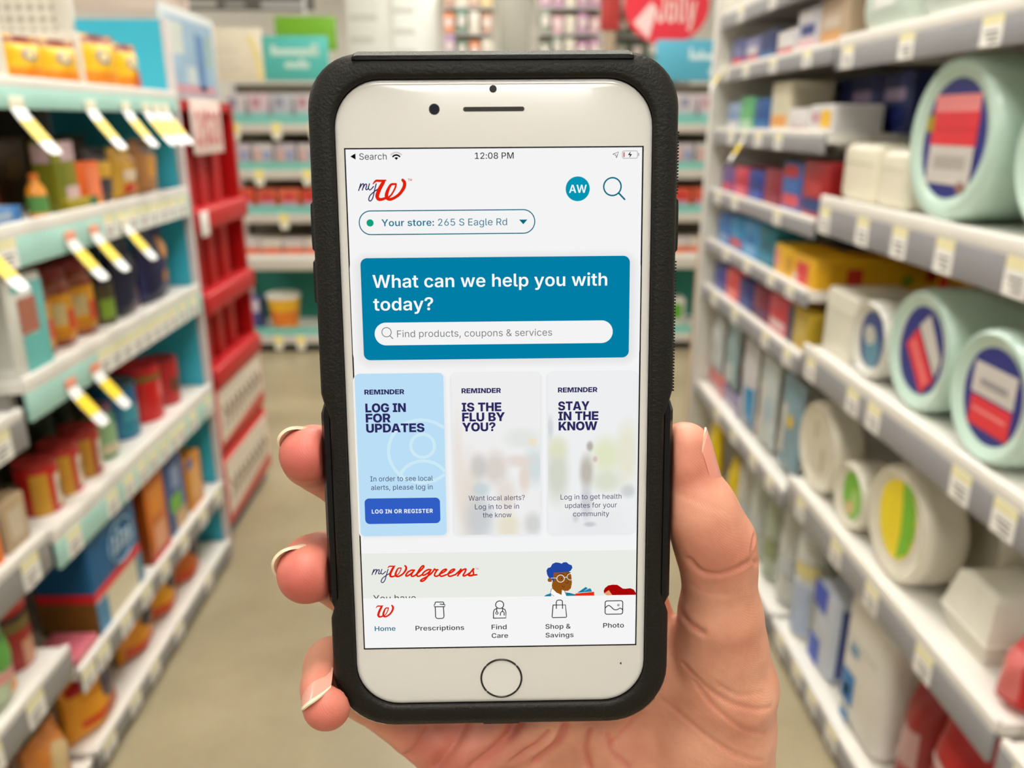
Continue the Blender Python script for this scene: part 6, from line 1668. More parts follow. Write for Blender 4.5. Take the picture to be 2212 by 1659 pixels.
# teal search banner
d = UI(6)
for i in range(6):
    g = (2.6 - 0.45 * i)
    c = 243 - 3 * i
    d.rr(2.8 - g, 25.4 - g * 0.9, 65.5 + g, 48.6 + g, 1.6 + g, (c, c, c), -3 + 0.4 * i)
d.rr(2.75, 24.8, 65.55, 48.68, 1.55, (0, 126, 166), 0)
d.text('What can we help you with', 5.44, 60.27, 31.66, 2.97, 2, WHT)
d.text('today?', 5.42, 19.43, 36.97, 2.97, 2, WHT)
d.rr(5.5, 39.82, 61.68, 45.18, 2.67, BG, 2, 14)
d.line(circ(8.3, 42.07, 1.1, 32), 0.19, GREY, 4, close=True)
d.line([(9.08, 42.92), (9.72, 43.6)], 0.2, GREY, 4)
d.text('Find products, coupons & services', 10.76, 47.33, 43.3, 1.62, 0, GREY)
d.build('search_banner', display)


def card_shadow(d, u0, v0, u1, v1):
    for i in range(4):
        g = 1.0 - 0.26 * i
        c = 242 - 3 * i
        d.rr(u0 - g * 0.7, v0 - g * 0.3, min(u1 + g, 68.0), v1 + g, 1.2 + g, (c - 2, c, c + 1), -3 + 0.5 * i)


# three reminder cards
d = UI(7)
card_shadow(d, 0.6, 52.0, 21.4, 92.0)
d.rr(0.36, 51.9, 21.4, 92.05, 1.1, (186, 222, 245))
AV = (204, 233, 246)


def arc_clip(pts, umax=21.35):
    return [p for p in pts if p[0] <= umax]


big = [(15.82 + 8.0 * math.cos(a), 70.96 + 7.75 * math.sin(a)) for a in [math.radians(50 + 266 * i / 50) for i in range(51)]]
d.line(arc_clip(big), 0.78, AV, 1)
d.line(circ(16.06, 69.56, 2.85, 40), 0.78, AV, 1, close=True)
sh = [(16.05 + 6.1 * math.sin(a), 79.0 - 5.7 * math.cos(a)) for a in [math.radians(-68 + 130 * i / 24) for i in range(25)]]
d.line(arc_clip(sh), 0.78, AV, 1)
d.text('REMINDER', 2.56, 12.04, 56.91, 1.2, 3, NAVYT)
d.text('LOG IN', 2.64, 12.31, 61.22, 2.15, 3, NAVYT)
d.text('FOR', 2.64, 8.59, 63.7, 2.15, 3, NAVYT)
d.text('UPDATES', 2.66, 16.63, 66.16, 2.15, 3, NAVYT)
d.text('In order to see local', 3.21, 18.33, 78.23, 1.25, 0, NAVY2)
d.text('alerts, please log in', 3.33, 18.22, 80.39, 1.25, 0, NAVY2)
d.rr(1.6, 82.5, 19.92, 88.95, 1.1, (48, 94, 196), 2)
d.text('LOG IN OR REGISTER', 3.28, 18.12, 86.31, 1.02, 2.5, WHT)
d.build('reminder_card', display)['label'] = 'light blue reminder card with a login button'

d = UI(7)
card_shadow(d, 23.3, 52.0, 44.3, 92.0)
pic = blob_material((238, 238, 238), [
    (27, 84, 3.5, 14, (226, 214, 200), 0.8), (24.5, 74, 1.6, 14, (232, 222, 212), 0.7), (40, 68, 5, 3, (222, 226, 222), 0.8), (43, 75, 3.2, 5.5, (206, 218, 218), 0.9),
    (33.5, 75.5, 3.6, 5, (214, 204, 196), 0.9), (29.5, 75, 2.4, 4, (196, 192, 188), 0.8), (39, 73.6, 4.0, 1.9, (228, 214, 206), 0.9), (40.5, 78, 1.7, 4.5, (226, 212, 200), 0.9),
    (36, 82, 3, 5, (226, 218, 210), 0.9), (29.5, 88, 4.2, 7, (198, 202, 206), 0.9), (30, 80.5, 2.6, 2.2, (188, 206, 210), 0.8), (36.5, 90, 3.4, 4, (228, 218, 190), 0.8), (42.5, 89.5, 2.6, 3.5, (206, 208, 206), 0.9), (42.5, 69, 1.4, 1.2, (240, 224, 190), 0.8)])
d.rr(23.3, 51.9, 44.37, 92.08, 1.1, pic)
d.text('REMINDER', 25.67, 35.07, 56.87, 1.2, 3, NAVYT)
d.text('IS THE', 25.66, 35.14, 61.31, 2.15, 3, NAVYT)
d.text('FLU BY', 25.7, 35.97, 63.73, 2.15, 3, NAVYT)
d.text('YOU?', 25.65, 33.67, 66.16, 2.15, 3, NAVYT)
d.text('Want local alerts?', 26.9, 40.57, 83.38, 1.25, 0, NAVY2)
d.text('Log in to be in', 28.42, 39.15, 85.57, 1.25, 0, NAVY2)
d.text('the know', 30.29, 37.3, 87.7, 1.25, 0, NAVY2)
d.build('reminder_card', display)['label'] = 'pale reminder card asking about the flu'

d = UI(7)
card_shadow(d, 46.3, 52.0, 67.5, 92.0)
pic = blob_material((238, 239, 240), [
    (48.5, 77, 3.4, 8.5, (206, 210, 194), 0.9), (48.5, 70.5, 3.2, 3.4, (222, 224, 190), 0.8), (46.8, 65.5, 1.0, 3.4, (206, 210, 214), 0.8), (60.3, 72.5, 4.2, 5.5, (222, 228, 190), 0.95), (65.5, 72, 3.4, 9, (228, 226, 200), 0.85), (60.5, 79, 4.6, 3.4, (214, 220, 198), 0.9),
    (65.8, 81.5, 2.2, 2.0, (196, 200, 200), 0.8), (57, 90, 10, 6.5, (232, 233, 234), 0.9), (55.6, 76.5, 2.0, 5.0, (186, 178, 166), 0.95), (56.4, 70.2, 1.0, 1.5, (176, 166, 160), 0.95), (57.7, 73.4, 0.7, 0.9, (206, 176, 180), 0.8), (55.6, 84, 1.7, 5.0, (200, 202, 208), 0.9), (56.5, 89.8, 1.8, 0.8, (190, 192, 198), 0.8), (53, 88, 1.0, 1.6, (206, 208, 212), 0.8)])
d.rr(46.3, 51.95, 67.6, 92.08, 1.1, pic)
d.text('REMINDER', 48.69, 58.14, 56.94, 1.2, 3, NAVYT)
d.text('STAY', 48.74, 56.27, 61.29, 2.15, 3, NAVYT)
d.text('IN THE', 48.77, 58.43, 63.75, 2.15, 3, NAVYT)
d.text('KNOW', 48.84, 58.18, 66.22, 2.15, 3, NAVYT)
d.text('Log in to get health', 49.33, 64.2, 83.41, 1.25, 0, NAVY2)
d.text('updates for your', 50.42, 63.1, 85.56, 1.25, 0, NAVY2)
d.text('community', 52.38, 61.24, 87.73, 1.25, 0, NAVY2)
d.build('reminder_card', display)['label'] = 'pale reminder card with a walking man picture'

# promotion strip: logo and a drawn family
d = UI(7)
d.poly([(0.32, 96.45), (68.05, 96.55), (68.05, 108.3), (0.32, 108.1)], (233, 236, 229))
for st in MY:
    d.line(st, 0.23, NAVYT, 2, sm=6)
for st, w in zip(WS, WW):
    d.line(st, w, REDL, 3, sm=7)
for st in REST:
    d.line(st, 0.42, REDL, 3, sm=6)
d.text('TM', 28.28, 29.0, 101.0, 0.42, 0, REDL)
d.text('You have', 2.84, 13.37, 109.0, 1.72, 0, INK, 2)
SK, BLU = (146, 84, 20), (34, 70, 164)
F_ = dict(
    hair=[(45.81,101.52),(46.15,100.89),(46.84,100.67),(47.27,99.83),(48.12,99.45),(48.97,99.55),(49.57,99.81),(50.0,99.47),(50.77,99.43),(51.36,99.97),(52.05,100.25),(52.25,100.88),(51.87,101.59),(51.36,101.94),(47.6,102.11),(47.51,103.69),(46.4,103.41),(45.98,102.59)],
    ear=[(47.25,103.6),(46.74,103.41),(46.23,103.58),(46.06,104.03),(46.31,104.48),(47.08,104.49)],
    face=[(47.35,102.07),(51.53,101.94),(51.96,102.85),(52.13,104.83),(51.87,106.26),(51.19,106.89),(50.33,106.93),(49.64,106.6),(49.56,107.95),(48.27,107.3),(47.33,106.57),(47.13,105.48),(47.34,104.23),(47.08,103.68)],
    collar=[(47.24,106.21),(48.27,107.3),(49.56,107.95),(49.78,106.74),(50.59,107.33),(50.76,108.27),(46.98,108.26),(46.98,107.29)],
    coatl=[(45.14,108.27),(45.78,107.81),(46.73,107.5),(47.67,108.27)], coatr=[(50.41,107.29),(51.53,107.45),(52.94,107.87),(52.99,108.23),(50.76,108.24)],
    booka=[(53.42,107.46),(55.56,105.95),(56.08,106.32),(54.62,107.38)], bookb=[(54.45,107.38),(56.51,106.29),(56.88,106.51),(57.11,107.2)], bookr=[(53.04,107.63),(57.63,107.24),(57.72,108.24),(52.82,108.23)],
    redhair=[(60.03,107.0),(60.37,106.28),(61.14,105.66),(62.17,105.46),(63.37,105.51),(64.06,105.97),(64.76,106.52),(65.44,106.58),(66.65,106.45),(67.51,106.82),(68.03,107.65),(68.04,108.21),(60.81,108.19),(60.12,107.64)],
    redface=[(60.21,107.64),(61.32,106.89),(62.19,108.2),(60.81,108.22)])
COLS = dict(hair=(BLU, 3), ear=(SK, 2), face=(SK, 2.5), collar=((248, 248, 246), 3.2), coatl=((18, 132, 164), 2), coatr=((18, 132, 164), 2), booka=((20, 128, 164), 2), bookb=((24, 138, 172), 3), bookr=((236, 42, 16), 4), redhair=((168, 4, 6), 2), redface=((226, 160, 110), 3))
for kk, (c, z) in COLS.items():
    d.poly(F_[kk], c, z)
d.poly([(46.98, 103.54), (47.72, 103.55), (47.7, 104.23), (47.42, 104.41)], BLU, 3.5)
LN = (70, 40, 50)
d.line(circ(49.31, 103.66, 0.93, 28), 0.16, (240, 246, 246), 5, close=True)
d.line(circ(51.75, 103.25, 0.82, 28), 0.14, (214, 236, 246), 5, close=True)
d.line([(46.95, 103.5), (48.35, 103.5)], 0.13, (230, 240, 246), 5)
d.line([(50.24, 103.4), (50.94, 103.28)], 0.14, (240, 246, 246), 5)
d.dot(49.58, 103.66, 0.14, LN, 5)
d.dot(51.5, 103.43, 0.12, LN, 5)
for st in ([(49.65, 105.52), (49.82, 105.79), (50.12, 105.88), (50.36, 105.61)], [(51.02, 103.82), (51.27, 104.73), (50.85, 104.86), (50.42, 104.71)], [(48.54, 102.71), (49.31, 102.36), (50.25, 102.65)], [(50.76, 102.74), (51.1, 102.21), (51.79, 102.09)]):
    d.line(st, 0.12, LN, 5, sm=4)
for st in ([(47.2, 106.2), (46.98, 106.5), (46.72, 107.5)], [(46.72, 107.5), (47.65, 108.2)], [(50.3, 106.95), (50.75, 108.1)], [(50.4, 107.3), (53.0, 107.9)]):
    d.line(st, 0.1, NAVYT, 5)
d.build('promotion_strip', display)

# navigation bar
d = UI(12)
d.poly([(0.32, 108.12), (68.05, 108.32), (68.05, 121.2), (0.32, 121.2)], (245, 245, 246))
for st, w in zip(WS, WW):
    d.line(remap(st, WBOX, (3.36, 109.76, 7.82, 113.16)), [x * 0.98 for x in w], REDL, 3, sm=7)
IC = (52, 54, 58)
RX_ = [[(18.25,109.3),(20.12,109.32),(20.24,109.44),(20.26,109.9)],[(20.24,109.95),(19.35,109.85)],[(18.25,109.3),(18.13,109.46),(18.08,109.87),(17.88,110.0),(17.87,110.52),(20.52,110.53),(20.53,110.03),(20.26,109.9)],[(18.14,110.61),(18.16,113.17),(18.34,113.53),(18.77,113.64),(19.78,113.62),(20.14,113.44),(20.25,113.03),(20.16,110.64)]]
CARE = [[(32.54,113.72),(32.57,112.17),(32.8,111.54),(33.4,111.18)],[(34.83,111.2),(35.46,111.57),(35.67,112.21),(35.65,113.76),(32.54,113.77)],[(33.4,111.18),(33.39,112.09)],[(34.83,111.29),(34.85,112.02)],[(34.29,113.01),(34.33,112.38),(34.59,112.07),(35.02,112.08),(35.24,112.39),(35.23,113.02)]]
BAG = [[(47.44,110.55),(50.53,110.56),(50.8,113.69),(50.66,113.83),(47.3,113.86),(47.17,113.64),(47.44,110.55)],[(48.26,111.47),(48.23,109.84),(48.4,109.38),(48.78,109.26),(49.38,109.27),(49.72,109.49),(49.77,109.95),(49.81,111.49)]]
for grp_ in (RX_, CARE, BAG):
    for st in grp_:
        d.line(st, 0.24, IC)
d.line(circ(34.14, 110.25, 1.0, 30), 0.24, IC, close=True)
d.line(circ(33.42, 112.42, 0.3, 20), 0.2, IC, close=True)
d.line([(62.62 + x, 111.43 + y) for x, y in rrect(2.2, 1.75, 0.5)], 0.24, IC, close=True)
d.dot(63.76, 110.8, 0.36, IC)
d.line([(60.5,111.5),(61.0,111.0),(61.43,110.92),(61.95,111.29),(62.47,111.84),(62.99,112.07),(63.6,111.95),(64.11,111.64),(64.55,111.83),(64.77,112.05)], 0.24, IC, sm=4)
d.text('Home', 2.94, 8.1, 116.67, 1.25, 1.5, (8, 104, 128))
for s_, u0, u1, v in (('Prescriptions', 13.08, 25.21, 116.72), ('Find', 32.04, 35.81, 116.72), ('Care', 32.05, 36.14, 119.0), ('Shop &', 45.51, 51.84, 116.81), ('Savings', 45.53, 52.56, 119.1), ('Photo', 59.97, 65.18, 116.75)):
    d.text(s_, u0, u1, v, 1.25, 1.5, INK2)
d.build('navigation_bar', display)

# ---------------------------------------------------------------- the protective case
case = thing('phone_case', 'black rugged phone case with a hard shell around the white phone', 'phone case')
case.matrix_world = POSE
RUB = mat((21, 19, 13), 0.52, vary=0.12, bump=0.55, bscale=1500, spec=0.3)
HARD = mat((11, 11, 10), 0.25, vary=0.1, bump=0.1, bscale=1500)
BARM = mat((112, 112, 108), 0.6, vary=0.35, bump=0.9, bscale=2500, spec=0.3)  # black shell painted grey, for the ceiling light on its chamfer


def waist(o, dx):
    """pull the sides in where the hard shell grips the sleeve"""
    out = []
    for x, y in o:
        k = max(0.0, min(1.0, (2.5 - y) / 3.5)) * max(0.0, min(1.0, (y + 51.5) / 3.0))
        out.append((x - math.copysign(dx * k, x) if abs(x) > 30 else x, y))
    return out


def dense(o, step=2.2):
    out = []
    n = len(o)
    for i in range(n):
        a, b = o[i], o[(i + 1) % n]
        L = math.hypot(b[0] - a[0], b[1] - a[1])
        k = max(1, int(round(L / step)))
        for j in range(k):
            out.append((a[0] + (b[0] - a[0]) * j / k, a[1] + (b[1] - a[1]) * j / k))
    return out


def outl(hx, top, bot, rt, rb):
    """sleeve outline with equal point count for every loop"""
    o = []
    cy = (top + bot) / 2
    hy = (top - bot) / 2
    base = rrect(hx, hy, rt, 0, cy, 10, rb)
    n = len(base)
    out = []
    for i in range(n):
        a, b = base[i], base[(i + 1) % n]
        k = 48 if i in (21, 43) else 20 if i in (10, 32) else 1
        for j in range(k):
            out.append((a[0] + (b[0] - a[0]) * j / k, a[1] + (b[1] - a[1]) * j / k))
    return out


OW = 42.45
loops = [
    (outl(36.32, 75.82, -75.82, 10.6, 10.6), -0.6),
    (outl(36.3, 75.8, -75.8, 10.6, 10.6), 0.25),
    (outl(36.6, 76.1, -76.1, 10.9, 10.9), 0.75),
    (outl(37.4, 76.9, -76.9, 11.3, 11.3), 0.95),
    (waist(outl(39.9, 79.2, -79.5, 11.8, 12.6), 0.6), 0.85),
    (waist(outl(41.4, 80.7, -80.8, 12.0, 13.8), 1.4), 0.2),
    (waist(outl(42.2, 81.5, -81.5, 12.0, 14.4), 2.0), -1.2),
    (waist(outl(OW, 81.7, -81.8, 12.0, 14.5), 2.2), -3.0),
    (waist(outl(OW, 81.7, -81.8, 12.0, 14.5), 2.2), -9.5),
    (waist(outl(41.2, 80.5, -80.8, 12.0, 14.0), 1.2), -11.6),
    (outl(38.5, 78.0, -79.0, 11.0, 12.0), -12.3)]
m = MB()
loft(m, loops, RUB, False, True)
m.build('rubber_sleeve', case)

# top bar of the hard shell: bevelled strip over the sleeve edge
m = MB()


def bar(mb, pts, m):
    """pts: list of cross-sections, each a list of (x, y, z) mm with equal counts"""
    n = len(pts[0])
    vs = [(x * K, y * K, z * K) for p in pts for x, y, z in p]
    fs = []
    for j in range(len(pts) - 1):
        for i in range(n):
            k = (i + 1) % n
            fs.append((j * n + i, j * n + k, (j + 1) * n + k, (j + 1) * n + i))
    fs.append(tuple(range(n - 1, -1, -1)))
    fs.append(tuple(range((len(pts) - 1) * n, len(pts) * n)))
    return mb.add(vs, fs, m, False)


sec = []
for x, s in ((-31.6, 0.25), (-31.2, 0.75), (-30.2, 1.0), (30.2, 1.0), (31.2, 0.75), (31.6, 0.25)):
    sec.append([(x, 79.75 - 0.25 * s, 0.6), (x, 79.9 - 0.2 * s, 1.05 + 0.1 * s), (x, 80.1 + 0.45 * s, 1.05 + 0.15 * s), (x, 80.5 + 1.1 * s, 0.0), (x, 80.6 + 1.1 * s, -6.0), (x, 80.2, -13.0), (x, 79.0, -13.2), (x, 79.2, -0.8)])
bar(m, sec, HARD)
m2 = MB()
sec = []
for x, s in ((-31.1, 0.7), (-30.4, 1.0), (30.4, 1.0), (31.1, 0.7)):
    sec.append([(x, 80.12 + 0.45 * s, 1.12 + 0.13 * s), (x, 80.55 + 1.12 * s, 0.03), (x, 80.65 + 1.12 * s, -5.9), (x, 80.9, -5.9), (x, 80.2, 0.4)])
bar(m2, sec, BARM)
hs = m.build('top_bar', case)
m2.build('lit_edge', hs)['label'] = 'grainy edge with ceiling light painted in as grey'

# side grips of the shell and its back plate and bottom rim
for sx in (-1, 1):
    m = MB()
    sec = []
    for y, o in ((3.2, 0.05), (1.2, 0.7), (-1.0, 1.0), (-16, 1.0), (-32, 1.0), (-48.5, 1.0), (-50.2, 0.6), (-51.0, 0.1)):
        xo = 40.3 + 2.35 * o
        sec.append([(sx * 39.9, y, -1.0), (sx * (40.1 + 0.4 * o), y, 0.15 * o - 0.8), (sx * (40.3 + 1.5 * o), y, 0.0 * o - 0.9), (sx * xo, y, -2.2), (sx * xo, y, -10.5), (sx * (xo - 1.6), y, -13.0), (sx * 38.6, y, -13.2)])
    if sx > 0:
        sec = [p[::-1] for p in sec]
    bar(m, sec, HARD)
    m.build('side_grip', case)
m = MB()
loft(m, [(outl(40.3, 79.4, -80.4, 11.5, 13.5), -11.9), (outl(40.4, 79.6, -80.6, 11.5, 13.5), -12.9), (outl(38.8, 78.0, -79.0, 10.5, 12.5), -13.6)], HARD, True, True)
m.build('back_plate', case)
m = MB()
rim = [p for p in outl(42.3, 81.7, -82.7, 12, 14.8) if p[1] < -75.5]
rim.sort(key=lambda p: p[0])
sec = []
for x, y in rim:
    d_ = math.hypot(x, (y + 60)) or 1
    nx, ny = x / d_ * 0.5, -0.85
    sec.append([(x - nx * 2, y - ny * 2 , -2.2), (x, y, -2.4), (x + nx, y + ny, -3.6), (x + nx, y + ny, -10.5), (x - nx * 2, y - ny * 2, -12.8)])
bar(m, sec, mat((14, 14, 14), 0.14, vary=0.0, coat=0.5))
m.build('bottom_rim', case)
m = MB()
bar(m, [[(x, -83.3 - s, -3.8), (x, -83.3 - s, -6), (x, -82.7, -6.5), (x, -82.5, -3.6)] for x, s in ((-5.2, 0.0), (-4.6, 0.55), (4.6, 0.55), (5.2, 0.0))], HARD)
m.build('port_flap', case)
for y0, y1, sx in ((37.5, 49.3, -1), (25.2, 36.0, -1), (36.5, 49.5, 1)):
    m = MB()
    sec = []
    for y, o in ((y0, 0.1), (y0 + 0.8, 0.9), (y0 + 2.5, 1.0), (y1 - 2.5, 1.0), (y1 - 0.8, 0.9), (y1, 0.1)):
        p = [(sx * 41.6, y, -1.6), (sx * (42.3 + 0.75 * o), y, -2.6), (sx * (42.3 + 1.0 * o), y, -5.0), (sx * (42.3 + 0.75 * o), y, -7.6), (sx * 41.6, y, -8.6)]
        sec.append(p[::-1] if sx > 0 else p)
    bar(m, sec, RUB)
    m.build('side_button', case)
m = MB()
for i in range(44):
    y = 34.5 - i * 0.75
    if y < 3.5:
        break
    m.box(42.15 * K, 42.72 * K, (y - 0.17) * K, (y + 0.17) * K, -8.0 * K, -1.8 * K, RUB)
for i in range(20):
    y = 64 - i * 0.72
    m.box(42.15 * K, 42.70 * K, (y - 0.17) * K, (y + 0.17) * K, -8.0 * K, -1.8 * K, RUB)
m.build('grip_ridges', case)

# ---------------------------------------------------------------- the hand (same local mm frame as the phone)
def grow_hand():
    """one continuous skin: tapered limb segments blended in a distance field, then polygonised"""
    h = 0.75
    lo = np.array([-64.0, -216.0, -78.0])
    n = np.array([int(152 / h), int(216 / h), int(92 / h)])
    ax = [lo[i] + h * np.arange(n[i]) for i in range(3)]

    def field(chains, k):
        D = np.full(tuple(n), 60.0, np.float32)
        for ch in chains:
            for (p, r1), (q, r2) in zip(ch[:-1], ch[1:]):
                p, q = np.array(p, float), np.array(q, float)
                R = max(r1, r2) + 14
                i0 = np.maximum(0, ((np.minimum(p, q) - R - lo) / h).astype(int))
                i1 = np.minimum(n, ((np.maximum(p, q) + R - lo) / h).astype(int) + 1)
                X = ax[0][i0[0]:i1[0], None, None]
                Y_ = ax[1][None, i0[1]:i1[1], None]
                Z = ax[2][None, None, i0[2]:i1[2]]
                d = q - p
                L2 = float(d @ d) or 1e-9
                t = np.clip(((X - p[0]) * d[0] + (Y_ - p[1]) * d[1] + (Z - p[2]) * d[2]) / L2, 0, 1)
                e = np.sqrt((X - p[0] - d[0] * t) ** 2 + (Y_ - p[1] - d[1] * t) ** 2 + (Z - p[2] - d[2] * t) ** 2) - (r1 + (r2 - r1) * t)
                s = (slice(i0[0], i1[0]), slice(i0[1], i1[1]), slice(i0[2], i1[2]))
                a = D[s]
                w = np.clip(0.5 + 0.5 * (a - e) / k, 0, 1)
                D[s] = (a * (1 - w) + e * w - k * w * (1 - w)).astype(np.float32)
        return D

    def smin(a, b, k):
        w = np.clip(0.5 + 0.5 * (a - b) / k, 0, 1)
        return a * (1 - w) + b * w - k * w * (1 - w)

    thumb = [[((47.0, -10.3, -5), 5.4), ((47.0, -16, -5.5), 6.0), ((51.0, -28, -6), 8.9), ((55.3, -37, -8), 9.8), ((57, -43.5, -9.5), 9.2), ((58.9, -59.5, -13), 10.6), ((60, -69, -16), 12.0), ((62, -83, -20), 14.6), ((61, -98, -25), 17.3), ((60, -113, -28), 19.3), ((45, -152, -40), 24)],
             [((47.3, -11.0, -11), 5.0), ((47.6, -18, -12), 6.2), ((52, -30, -13), 8.0), ((55.5, -38, -14), 8.6)],
             [((50.3, -25, -3.6), 6.4), ((52.3, -33, -3.2), 6.8)]]
    fingers = [
        [((-46.9, -11.6, -4.2), 6.9), ((-47.3, -14, -12), 7.6), ((-47.5, -17, -20), 7.9), ((-19, -42, -25), 8.8), ((19, -88, -30), 10.5)],
        [((-48.4, -42.2, -4.2), 7.6), ((-48.7, -43.8, -12), 8.2), ((-48.3, -46, -20), 8.3), ((-26, -66, -26), 9.0), ((0, -96, -30), 10.5)],
        [((-43.8, -75.2, 0.6), 6.3), ((-44.6, -74.0, -6), 6.9), ((-45.5, -72.4, -14), 7.2), ((-39, -86, -26), 8.0), ((-17, -104, -28), 9.4)],
        [((4.3, -1.3, -22), 7.2), ((14.3, -14.4, -23.5), 8.0), ((30, -38, -25), 9.2), ((42, -76, -28), 10.8)]]
    palm = [
        [((42, -78, -29), 11), ((40, -160, -42), 18)], [((19, -89, -30), 11.5), ((28, -165, -42), 19)], [((0, -97, -30), 11.5), ((15, -165, -42), 19)],
        [((-14, -106, -28.5), 11.4), ((-6, -130, -34), 16), ((4, -160, -42), 20)], [((42, -80, -27), 9.5), ((61, -86, -22), 10)],
        [((24, -165, -44), 25), ((28, -205, -50), 27)],
        [((-8, -101, -24), 6.5), ((10, -96, -24), 6.5)], [((14, -92, -24), 6.5), ((28, -88, -24), 6.5)],
        [((-8, -118, -26), 9), ((2, -128, -28), 10)], [((28, -100, -26), 9), ((36, -118, -28), 12)]]
    D = smin(field(palm, 7.0), field(fingers, 2.6), 3.0)
    D = smin(D, field(thumb, 3.2), 4.0)
    # the case presses into the flesh: cut its volume out
    X = ax[0][:, None, None]
    Y_ = ax[1][None, :, None]
    Z = ax[2][None, None, :]
    hw = 42.95 - 0.0 * Y_
    r = 12.0
    qx = np.abs(X) - (hw - r)
    qy = np.abs(Y_ + 0.9) - (84.4 - r)
    d2 = np.minimum(np.maximum(qx, qy), 0) + np.sqrt(np.maximum(qx, 0) ** 2 + np.maximum(qy, 0) ** 2) - r
    dz = np.abs(Z + 6.4) - 7.6
    e = 1.5
    B = np.minimum(np.maximum(d2 + e, dz + e), 0) + np.sqrt(np.maximum(d2 + e, 0) ** 2 + np.maximum(dz + e, 0) ** 2) - e
    k = 0.8
    w = np.clip(0.5 - 0.5 * (D + B) / k, 0, 1)
    D = D * (1 - w) + (-B) * w + k * w * (1 - w)
    # surface nets
    s = D < 0
    c = [D[i:n[0] - 1 + i, j:n[1] - 1 + j, l:n[2] - 1 + l] for i in (0, 1) for j in (0, 1) for l in (0, 1)]
    sg = sum((q < 0).astype(np.int8) for q in c)
    act = (sg > 0) & (sg < 8)
    idx = np.argwhere(act)
    ids = np.full(act.shape, -1, np.int64)
    ids[act] = np.arange(len(idx))
    V = np.zeros((len(idx), 3))
    cnt = np.zeros(len(idx))
    cv = np.stack([q[act] for q in c], 1)
    offs = np.array([(i, j, l) for i in (0, 1) for j in (0, 1) for l in (0, 1)], float)
    for a in range(8):
        for b in range(a + 1, 8):
            if np.abs(offs[a] - offs[b]).sum() != 1:
                continue
            m = (cv[:, a] < 0) != (cv[:, b] < 0)
            t = cv[m, a] / (cv[m, a] - cv[m, b])
            V[m] += offs[a] + (offs[b] - offs[a]) * t[:, None]
            cnt[m] += 1
    V = lo + h * (idx + V / cnt[:, None])
    F = []
    for axx in range(3):
        u, v = (axx + 1) % 3, (axx + 2) % 3
        sl0 = [slice(1, n[i] - 1) for i in range(3)]
        sl1 = list(sl0)
        sl0[axx] = slice(0, n[axx] - 1)
        sl1[axx] = slice(1, n[axx])
        A, Bq = s[tuple(sl0)], s[tuple(sl1)]
        e_ = np.argwhere(A != Bq)
        inside = A[A != Bq]
        base = e_.copy()
        base[:, u] += 1
        base[:, v] += 1
        q = []
        for du, dv in ((-1, -1), (0, -1), (0, 0), (-1, 0)):
            z = base.copy()
            z[:, u] += du
            z[:, v] += dv
            q.append(ids[z[:, 0], z[:, 1], z[:, 2]])
        q = np.stack(q, 1)
        q[~inside] = q[~inside][:, ::-1]
        F.append(q)
    F = np.concatenate(F)
    F = F[(F >= 0).all(1)]
    # light smoothing
    E = np.concatenate([F[:, [0, 1]], F[:, [1, 2]], F[:, [2, 3]], F[:, [3, 0]]])
    E = np.concatenate([E, E[:, ::-1]])
    deg = np.bincount(E[:, 0], minlength=len(V)).astype(float)
    for lam in (0.5, 0.5, 0.5, 0.5):
        acc = np.zeros_like(V)
        for a in range(3):
            acc[:, a] = np.bincount(E[:, 0], weights=V[E[:, 1], a], minlength=len(V))
        V = V + lam * (acc / deg[:, None] - V)
    # normals
    N = np.zeros_like(V)
    fn = np.cross(V[F[:, 2]] - V[F[:, 0]], V[F[:, 3]] - V[F[:, 1]])
    for k in range(4):
        np.add.at(N, F[:, k], fn)
    N /= np.linalg.norm(N, axis=1)[:, None] + 1e-9
    return V, F, N


HV, HF, HN = grow_hand()
# skin folds: shallow grooves along the finger and palm creases (x, y in mm; depth, width)
FOLDS = [
    ([(47.3, -38.6), (48.9, -40.8), (51.2, -42.0), (54.7, -41.8), (58.1, -40.4), (61.4, -39.2)], 0.75, 0.7),
    ([(47.8, -46.8), (53.6, -48.2), (59.4, -47.3)], 0.2, 0.8),
    ([(63.7, -33.9), (62.3, -36.8), (63.1, -39.2), (64.8, -40.9)], 0.7, 0.5),
    ([(64.3, -36.3), (63.2, -38.0)], 0.5, 0.4),
    ([(47.0, -56.2), (48.7, -58.4), (51.8, -59.6)], 0.7, 0.8),
    ([(48.8, -71.6), (53.9, -76.1), (58.9, -79.3), (66.4, -81.9), (71.4, -83.0)], 0.45, 0.6),
    ([(51.3, -75.5), (55.2, -80.6), (62.8, -87.1), (70.4, -91.0)], 0.4, 0.6),
    ([(44.2, -85.1), (52.0, -89.0), (62.2, -95.7), (70.0, -99.7)], 0.35, 0.7),
    ([(56.2, -74.1), (61.3, -77.4), (68.8, -78.0)], 0.25, 0.5),
    ([(-18.2, -105.0), (-13.6, -98.0), (-10.4, -92.7)], 2.6, 1.5),
    ([(-8.0, -105.2), (-3.0, -100.8), (2.0, -95.6), (4.5, -91.6)], 3.2, 1.8),
    ([(3.2, -103.0), (9.5, -98.4), (13.2, -93.8)], 1.4, 1.0),
    ([(9.5, -105.5), (15.7, -97.9), (17.6, -92.6)], 2.0, 1.3),
    ([(24.6, -105.8), (23.3, -99.4), (24.5, -94.2)], 1.2, 0.9),
    ([(30.8, -98.3), (35.8, -94.5), (38.2, -90.5)], 0.7, 1.0),
    ([(-26.5, -103.2), (-23.8, -100.0), (-21.3, -95.4)], 1.8, 1.4),
    ([(35.9, -106.1), (30.8, -100.9), (29.5, -95.6)], 1.0, 0.9),
    ([(43.9, -21.6), (49.5, -23.0), (54.1, -25.2)], 0.15, 0.7)]
disp = np.zeros(len(HV))
front = np.clip(HN[:, 2] * 2.0 + 0.3, 0, 1)
